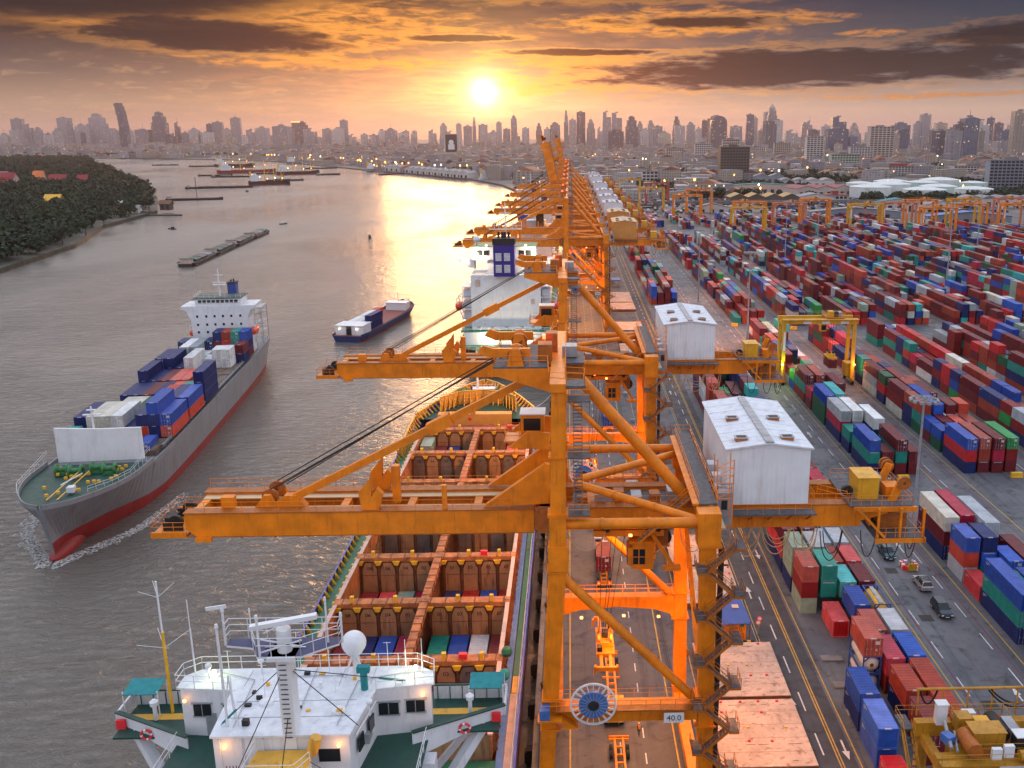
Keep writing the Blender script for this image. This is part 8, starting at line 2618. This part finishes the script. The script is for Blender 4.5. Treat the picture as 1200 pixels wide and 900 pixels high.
while cnt < 2700:
    y = 480 + rf.random() ** 1.25 * 2600
    u = rf.uniform(-70, 200)
    x = (u - 667) / 1138 * y
    if not inpoly(x, y, pen) or not inpoly(x + 7, y, pen): continue
    if any((x - a) ** 2 + ((y - b_) * .7) ** 2 < r * r for a, b_, r in bare): continue
    k = 1 if y < 1100 else .6
    r = rf.uniform(5, 9.5)
    crown(m, x, y, .5, r, rf.uniform(7, 13), rf, int(62 * k), 1.25 if y < 1100 else 2.0)
    cnt += 1
m.build('forest', M['leaf'], kind='stuff')
m = MB()
for (cx_, cy_, rx, ry, n) in ((300, 1570, 60, 30, 46), (372, 1480, 70, 46, 80), (432, 1700, 80, 60, 70), (300, 1800, 90, 50, 50), (392, 1010, 62, 20, 64), (330, 1015, 20, 20, 14), (460, 1020, 40, 18, 30), (520, 1090, 50, 22, 34), (130, 1330, 60, 60, 50), (180, 1250, 50, 30, 40), (80, 1500, 70, 90, 50), (700, 2100, 160, 80, 80), (900, 2300, 200, 90, 80), (560, 1350, 50, 60, 34), (640, 1300, 60, 60, 34), (-60, 1700, 40, 60, 20), (250, 1290, 60, 20, 30), (200, 1700, 120, 60, 60), (500, 1900, 160, 80, 70), (760, 1800, 120, 70, 60), (1000, 2600, 260, 100, 70), (180, 1080, 70, 14, 30), (560, 1120, 40, 20, 26), (-330, 2300, 120, 120, 40), (-900, 3300, 260, 90, 70), (-1500, 3400, 500, 90, 90), (100, 2600, 500, 300, 120), (-200, 1830, 40, 50, 20)):
    for _ in range(n):
        x, y = rf.gauss(cx_, rx * .5), rf.gauss(cy_, ry * .5)
        if on_land(x, y): crown(m, x, y, .3, rf.uniform(5, 9), rf.uniform(8, 13), rf, 46, 1.9)
m.build('park_trees', M['leaf'], kind='stuff')
# single trees on the point of the wooded bank
for i, (x, y) in enumerate(((-414, 905), (-408, 938), (-423, 965), (-450, 1010), (-396, 868), (-372, 770), (-352, 700), (-338, 640), (-328, 590), (-436, 925))):
    rr = thing('riverside_tree', '%s dark green tree along the wooded bank, counted from its nearest end' % ORD[[9, 10, 7, 8, 6, 5, 4, 3, 2, 1][::-1][i] if False else i + 1], 'tree', (x, y, 0), 0, 'trees at the edge of the wooded bank')
    m = MB(); m.tube((0, 0, 0), (.3, .2, 5.5), .45, 8, r2=.28)
    for k in range(4): a = 1.6 * k; m.tube((.3, .2, 4.5 + .3 * k), (3 * cos(a), 3 * sin(a), 9), .2, 6, r2=.08)
    m.build('trunk', M['trunk'], rr)
    m = MB(); crown(m, 0, 0, 3, 6.5, 9, rf, 420, .75); m.build('crown', M['leaf'], rr)

# houses on the wooded bank
def house(name, label, x, y, w, d, h, rm, wm, rh, rz=0.0, tiers=1):
    root = thing(name, label, 'building', (x, y, .25), rz)
    m = MB(); m.box(-w / 2, w / 2, -d / 2, d / 2, 0, h); m.extr([(-d / 2, h), (d / 2, h), (0, h + rh - .3)], 'x', -w / 2 + .2, w / 2 - .2); m.build('wall', wm, root)
    for k in range(tiers):
        f = 1 - .28 * k
        m = MB(); z = h + k * rh * .35
        m.extr([(-d / 2 * f - 1.2, z - .3), (0, z + rh * f), (d / 2 * f + 1.2, z - .3), (d / 2 * f + 1.2, z + .2), (0, z + rh * f + .5), (-d / 2 * f - 1.2, z + .2)], 'x', -w / 2 * f - 1, w / 2 * f + 1); m.build('roof', rm, root)
    m = MB()
    for k in range(int(w / 5)): m.box(-w / 2 + 1.5 + 5 * k, -w / 2 + 3.6 + 5 * k, -d / 2 - .1, -d / 2, 1, h - 1)
    m.build('window', M['dark'], root)
M['templered'] = mat('red tile roof', (.27, .015, .022), .6, 0, .1, .2)
M['templeorange'] = mat('orange tile roof', (.75, .20, .05), .6, 0, .1, .2)
house('temple_hall', 'long red roofed temple hall on the wooded bank, leftmost', -826, 1430, 36, 20, 7, M['templered'], M['creamwall'], 10, 0, 2)
house('temple', 'small temple with pointed cream and red roof between the halls', -788, 1455, 15, 12, 6, M['templeorange'], M['aptwhite'], 12, 0, 2)
house('temple_hall', 'red roofed hall in the middle of the wooded bank', -752, 1440, 24, 14, 6, M['templered'], M['officewall'], 8)
house('temple_hall', 'smaller red roofed hall, rightmost on the wooded bank', -724, 1455, 15, 11, 6, M['templered'], M['officewall'], 7)
house('house', 'tiny orange roofed house before the middle red hall', -744, 1405, 12, 9, 4, M['templeorange'], M['creamwall'], 5)
house('house', 'tiny orange roofed house before the left red hall', -778, 1350, 12, 9, 4, M['templeorange'], M['creamwall'], 5)
house('house', 'white roofed long building behind the left red hall', -960, 1640, 40, 14, 7, LR[0], M['aptwhite'], 4)
house('house', 'yellow roofed house among the trees near the river bend', -533, 1005, 15, 11, 5, M['fitting'], M['creamwall'], 6)
house('house', 'pale roofed shed right of the yellow roofed house', -515, 1045, 26, 9, 4, LR[0], M['aptgrey'], 2)
house('house', 'white boathouse at the tip of the wooded bank', -410, 905, 16, 9, 4, LR[0], M['aptwhite'], 3)
house('house', 'cream roofed shed in the wood near the tip', -452, 985, 18, 8, 4, M['fitting'] if False else LR[3], M['creamwall'], 2)
house('house', 'dark jetty house standing over the water at the tip', -392, 940, 10, 8, 6, LR[2], M['officewall'], 3)
m = MB(); m.box(-404, -365, 905, 909, -2.4, -1.2); m.box(-402, -396, 905, 915, -1.2, 1.8)
o = m.build('jetty', M['officewall']); tag(o, 'dark wooden jetty reaching into the river at the wooded tip', 'jetty')

# lamps of the far bank and the city: lit bulbs on posts
ll = random.Random(13)
lampm = MB(); lampm.lathe((0, 0, 9), [(.01, 1.0), (.8, .5), (1.0, 0), (.8, -.5), (.01, -1.0)], 8)
postm = MB(); postm.tube((0, 0, 0), (0, 0, 9), .15, 5)
lm, pm_ = {}, postm.mesh('post', M['steelgrey'])
for k in ('lamporange', 'lampwhite'): lm[k] = lampm.mesh('lamp_head', M[k])
PTS = []
for i in range(44):
    t = ll.random()
    y = 1620 + 1380 * t
    for (xa, ya), (xb, yb) in zip(shore, shore[1:]):
        if ya <= y <= yb: xs = xa + (xb - xa) * (y - ya) / (yb - ya)
    PTS.append((xs + ll.uniform(8, 120), y, 'lamporange' if ll.random() < .7 else 'lampwhite', .75))
for i in range(70):
    y = ll.uniform(1000, 3200); u = ll.uniform(560, 1190)
    x = (u - 667) / 1138 * y
    if on_land(x, y) and x > 20: PTS.append((x, y, 'lamporange' if ll.random() < .8 else 'lampwhite', ll.choice((.35, .5, .5, .8))))
PTS.sort(key=lambda q: q[1])
for (x, y, k, s) in PTS:
    lw = '%s street lamp %s' % ({'lamporange': 'orange', 'lampwhite': 'white'}[k], where(x, y)); used[lw] = used.get(lw, 0) + 1
    o = thing('street_lamp', 'glowing ' + lw + ('' if used[lw] == 1 else ', %s one nearest' % ORD[used[lw]]), 'street lamp', (x, y, 0), 0, 'glowing lamps in the far city')
    link('lamp_head', lm[k], o).scale = (s * 1.2, s * 1.2, s * 1.2) if False else (1, 1, 1)
    link('post', pm_, o)
    o.scale = (s * 1.6, s * 1.6, 1.0 + s)

# ------------------------------------------------------------------ river craft
def barge(x, y, L, W, rz, label, parent_group=None, open_hold=True, cabin=True, col=None, zz=1.6):
    root = thing('barge', label, 'barge', (x, y, -2.5), rz, parent_group)
    col = col or M['hull_dark']
    st = [(-L / 2, W * .36, W * .3, zz), (-L / 2 + L * .08, W / 2, W * .45, zz), (L / 2 - L * .1, W / 2, W * .45, zz), (L / 2, W * .2, W * .1, zz + .8)]
    h = hull(st, 0, 0, -2, .3, .5); deck_poly(h, st, 0, 0, 3, 2, .05, -.02)
    h.build('hull', [col, col, M['deck_grey'], col], root)
    if open_hold:
        n = 3
        for k in range(n):
            a = -L * .30 + k * L * .24
            m = MB(); m.extr([(-W * .36, zz), (W * .36, zz), (W * .36, zz + 1.2), (W * .12, zz + 1.9), (-W * .12, zz + 1.9), (-W * .36, zz + 1.2)], 'y', a, a + L * .21); m.build('hatch_cover', rf.choice([M['hull_dark'], M['deck_grey'], M['deck_dkgreen'], M['deck_rust']]), root)
    if cabin:
        m = MB(); m.box(-W * .28, W * .28, -L / 2 + 1.5, -L / 2 + 6, zz, zz + 2.6, 0); m.box(-W * .32, W * .32, -L / 2 + 1.2, -L / 2 + 6.3, zz + 2.6, zz + 2.8, 1); m.build('cabin', [M['deck_pink'], M['deck_dkgreen']], root)
    return root
for i in range(4):
    t = (i + .5) / 4
    barge(-222 - 16 * t, 548 + 196 * t, 50, 11, .09, ['nearest barge of the towed string in mid river', 'second barge of the towed string in mid river', 'third barge of the towed string in mid river', 'farthest barge of the towed string in mid river'][i], 'towed string of barges')
def feeder():
    root = thing('cargo_barge', 'blue hulled container barge with white cabins in mid river', 'ship', (-76.5, 371, -2.5), -.17)
    L, W = 64, 13
    st = [(-32, 5.6, 4.6, 2.2), (-27, 6.5, 5.8, 2.2), (18, 6.5, 5.8, 2.2), (27, 5.6, 3.6, 3.4), (32.5, 1.0, .3, 4.6)]
    h = hull(st, 0, 0, -2, .5, .7); deck_poly(h, st, 0, 0, 4, 2, .05, -.02)
    h.build('hull', [M['hull_navy'], M['boot_red'], M['deck_red'], M['hull_navy']], root)
    m = MB(); m.box(-5.2, -1, -30, -22, 2.2, 5.6); m.box(1.0, 5.4, -30, -22, 2.2, 5.6); m.box(-5.4, 5.6, -30.4, -21.6, 5.6, 5.8); m.build('stern_cabin', M['white'], root)
    m = MB(); m.box(-4.4, 4.4, 20, 25, 2.4, 5.4); m.box(-4.6, 4.6, 19.6, 25.4, 5.4, 5.7); m.build('wheelhouse', M['mastwhite'], root)
    m = MB(); m.box(-.9, .9, -30.3, -29.9, 2.4, 4.6); m.build('door', M['dark'], root)
    m = MB(); m.tube((0, 23, 5.7), (0, 23, 10), .12, 6); m.build('mast', M['steelgrey'], root)
    m = MB(); m.box(-5.2, 5.2, -21, 19, 2.2, 2.6); m.build('cargo_deck', M['deck_red'], root)
    for (x, y, ft, c, tz, lb) in ((-5.0, -20, 40, 'white', 0, 'white container in front on the blue river barge'), (-2.4, -20, 40, 'white', 0, 'white container in the middle row of the river barge'), (.1, -20, 20, 'grey', 0, 'grey container in the river barge'), (2.6, -21, 40, 'navy blue', 0, 'dark blue container low on the river barge'), (2.6, -20.6, 40, 'navy blue', 1, 'dark blue container on top on the river barge'), (-5.0, -7, 40, 'white', 0, 'second white container behind on the river barge'), (-5, 6, 20, 'orange red', 0, 'orange red container far along the river barge'), (-2.4, -7, 20, 'white', 0, 'short white container amid the river barge')):
        p = Matrix.Translation(root.location) @ Matrix.Rotation(-.17, 4, 'Z') @ Vector((x, y, 2.6 + tz * T))
        container(c, ft, p, -.17, lb, 'containers on the river barge', False, False)
    for x in (-3.4, 3.2):
        m = MB(); m.lathe((x, -30.6, 4.6), [(.01, .3), (.3, 0), (.01, -.3)], 8); m.build('lamp', M['lampwhite'], root)
feeder()
for i, (x, y, L, W, rz, lb) in enumerate(((-500, 1385, 90, 14, -1.15, 'long dark barge lying in front of the anchored barge crane'), (-655, 1800, 60, 16, -1.2, 'dark barge left of the anchored group in the upper river'), (-600, 1745, 80, 16, -1.3, 'dark barge at the front of the anchored group'), (-590, 1880, 60, 16, -1.25, 'dark barge in the middle of the anchored group'), (-760, 2250, 60, 16, -1.3, 'barge near the far shore beside the anchored group'), (-1000, 2420, 60, 14, -1.3, 'leftmost barge near the far shore'), (-860, 2330, 90, 14, -1.3, 'second barge near the far shore from the left'),
                                          (-437, 1128, 62, 12, -1.25, 'dark barge off the wooded tip with a thin mast'), (-470, 1600, 60, 11, -1.2, 'low barge right of the barge crane'), (-455, 1830, 46, 9, -.9, 'small barge moving in the upper river'), (-330, 1870, 90, 16, -.75, 'dark hull moored on the far bank, left of the white warehouses'), (-560, 2180, 80, 15, -.9, 'dark hull moored below the city lights'))):
    barge(x, y, L, W, rz, lb, None, i % 3 != 1, True)
def coaster(x, y, L, rz, label, hullm):
    root = thing('coaster', label, 'ship', (x, y, -2.5), rz)
    W = L * .16
    st = [(-L / 2, W * .36, W * .3, 5.5), (-L / 2 + L * .08, W / 2, W * .45, 5.0), (L * .25, W / 2, W * .45, 5.0), (L / 2 - L * .06, W * .3, W * .14, 7.0), (L / 2, .3, .1, 8)]
    h = hull(st, 0, 0, -3, 1.0, .8); deck_poly(h, st, 0, 0, 4, 2, .05, -.02); h.build('hull', [hullm, M['boot_red'], M['deck_rust'], hullm], root)
    m = MB(); m.box(-W * .4, W * .4, -L * .44, -L * .26, 5, 14); m.box(-W * .45, W * .45, -L * .42, -L * .3, 14, 17); m.build('superstructure', M['white'], root)
    m = MB(); m.box(-2, 2, -L * .46, -L * .42, 12, 20); m.build('funnel', M['fitting'], root)
    for k in (-.1, .12, .3):
        m = MB(); m.tube((0, L * k, 5), (0, L * k, 24), .6, 6); m.beam((0, L * k, 12), (W * .4, L * k + L * .12, 22), .5, .5); m.build('derrick', M['fitting'], root)
    for k in range(5):
        m = MB(); m.lathe((RND.uniform(-W * .4, W * .4), L * (-.4 + .18 * k), 9 + RND.uniform(0, 8)), [(.01, .9), (.9, 0), (.01, -.9)], 6); m.build('lamp', M['lampwhite'] if k % 2 else M['lamporange'], root)
coaster(-455, 1470, 60, -1.2, 'anchored ship with white wheelhouse and yellow derricks beside the long barge', M['hull_dark'])
coaster(-640, 1930, 110, -1.25, 'long dark ship with lit deck in the anchored group', M['boot_red'])
coaster(-520, 1860, 80, -1.2, 'ship with yellow funnel at the right of the anchored group', M['hull_dark'])
coaster(-800, 2330, 90, -1.3, 'brown ship anchored left near the far shore', M['hull_dark'])
coaster(-700, 2560, 90, -1.0, 'pale lit ship moored under the left city lights', M['hull_grey'])
coaster(-130, 1600, 46, -.9, 'white ferry moored at the far bank right of the warehouses', M['white'])
coaster(-395, 2010, 60, -.8, 'grey ship moored at the left end of the white warehouses', M['hull_grey'])
for i, (x, y, rz, lb) in enumerate(((-147.8, 702, .3, 'small dark motorboat alone in mid river'), (-243.7, 815, -.6, 'small motorboat just beyond the barge string'), (-320, 773, 1.2, 'tiny dark boat near the wooded bank'), (-500, 1680, .5, 'small boat beside the anchored ships'), (-430, 1290, 1, 'tiny boat left of the long barge'), (-520, 2000, .4, 'small white tug in the upper river'))):
    root = thing('motorboat', lb, 'boat', (x, y, -2.5), rz)
    st = [(-3.5, 1.2, 1.0, .7), (1, 1.3, 1.1, .8), (4, .1, .05, 1.2)]
    h = hull(st, 0, 0, -.5, .2); deck_poly(h, st, 0, 0, 2, 2); h.build('hull', [M['hull_dark']] * 3, root)
    m = MB(); m.box(-.8, .8, -1.8, .4, .7, 2.1); m.build('cabin', M['white'] if i in (1, 5) else M['hull_dark'], root)
m = MB(); m.tube((-431, 1120, -1), (-431, 1120, 24), .35, 6); o = m.build('crane_mast', M['dark']); tag(o, 'thin dark mast rising from the barge off the wooded tip', 'mast')
for i, (x, y) in enumerate(((-390, 850), (-383, 842), (-377, 835), (-371, 826), (-365, 818))):
    m = MB(); m.tube((0, 0, -3), (.6, .3, 6), .12, 5); o = m.build('mooring_pole', M['trunk'], None, (x, y, -1)); tag(o, 'thin mooring pole off the wooded bank, %s from the tip' % ORD[i + 1], 'pole', 'mooring poles off the wooded bank')

# ------------------------------------------------------------------ lit lamps, and an unseen one added over the hatch covers
def lamp(x, y, z, watts, col=(1.0, .34, .06), size=.5, spot=None, aim=None):
    d = D.lights.new('floodlight', 'SPOT' if spot else 'POINT')
    d.energy = watts
    d.color = col
    d.shadow_soft_size = size
    if spot: d.spot_size = radians(spot); d.spot_blend = .6
    o = D.objects.new('floodlight', d)
    COL.objects.link(o)
    o.location = (x, y, z)
    if aim is not None:
        o.rotation_euler = (Vector((x, y, z)) - Vector(aim)).to_track_quat('Z', 'Y').to_euler()
    return o
OR = (1.0, .37, .07)
for i, yc in enumerate((94, 159, 352, 396, 452, 500, 556, 640)):
    k = 1.0 if i < 2 else 1.6
    lamp(5.5, yc + 6, 30.2, 20000 * k, OR, 1.0, 150, (5.5, yc + 6, 0))
    lamp(5.5, yc + 9, 13.2, 6500 * k, OR, .6, 160, (5.5, yc + 4, 0))
    if i < 3: lamp(14.6, yc + 1, 24.0, 11000, OR, .8, 140, (22, yc + 2, 0))
    lamp(-5.5, yc, 30.6, 9000 * k, OR, 1.0, 150, (-16, yc + 4, 0))
lamp(19, 80, 22, 8000, OR, 1, 100, (23, 96, 0))  # unseen spot, added to brighten the hatch covers
lamp(4, 126, 24, 12000, (1, .36, .12), 1.0, 150, (4, 128, 0))
lamp(-9, 128, 24, 7000, OR, 1.0, 150, (-20, 122, 0)); lamp(-9, 205, 26, 20000, (1, .45, .10), 1.0, 150, (-20, 205, 0)); lamp(-11, 168, 22, 12000, OR, 1, 150, (-22, 172, 0))
# lit decks
WM = (1.0, .78, .50)
for p in ((-24.6, 57.2, 29.3), (-16.6, 57.2, 29.3), (-11.4, 63.0, 29.3)): lamp(*p, 30, (1, .45, .15), .12)
lamp(-28.0, 65.4, 31.0, 70, (.8, 1, .35), .12); lamp(-12.6, 65.4, 31.0, 110, (1, .95, .45), .12)
for p in ((-26, 296, 8.4), (-16, 296, 8.4), (-30, 301, 34), (-12, 301, 34)): lamp(*p, 3500, WM, .3)
lamp(61.2, 262.8, 6.2, 900, (.6, 1, .15), .3); lamp(83.4, 263, 6, 900, OR, .3)
# sodium light over the lane behind the second machinery house
lamp(52, 330, 26, 60000, (1, .35, .16), 1.5, 150, (52, 330, 0)); lamp(78, 300, 26, 30000, (1, .35, .16), 1.5, 150, (78, 300, 0)); lamp(58, 420, 26, 30000, (1, .4, .2), 1.5, 150, (58, 420, 0))

# ------------------------------------------------------------------ haze
def build_haze():
    m = D.materials.new('haze')
    m.use_nodes = True
    t = m.node_tree
    t.nodes.clear()
    v = t.nodes.new('ShaderNodeVolumePrincipled')
    v.inputs['Color'].default_value = (.92, .70, .68, 1)
    v.inputs['Density'].default_value = 0.45e-4
    v.inputs['Anisotropy'].default_value = .7
    o = t.nodes.new('ShaderNodeOutputMaterial')
    t.links.new(v.outputs[0], o.inputs['Volume'])
    b = MB()
    b.box(-9200, 9200, -420, 15700, -7.5, 232)
    b.build('haze', m, kind='stuff')
build_haze()
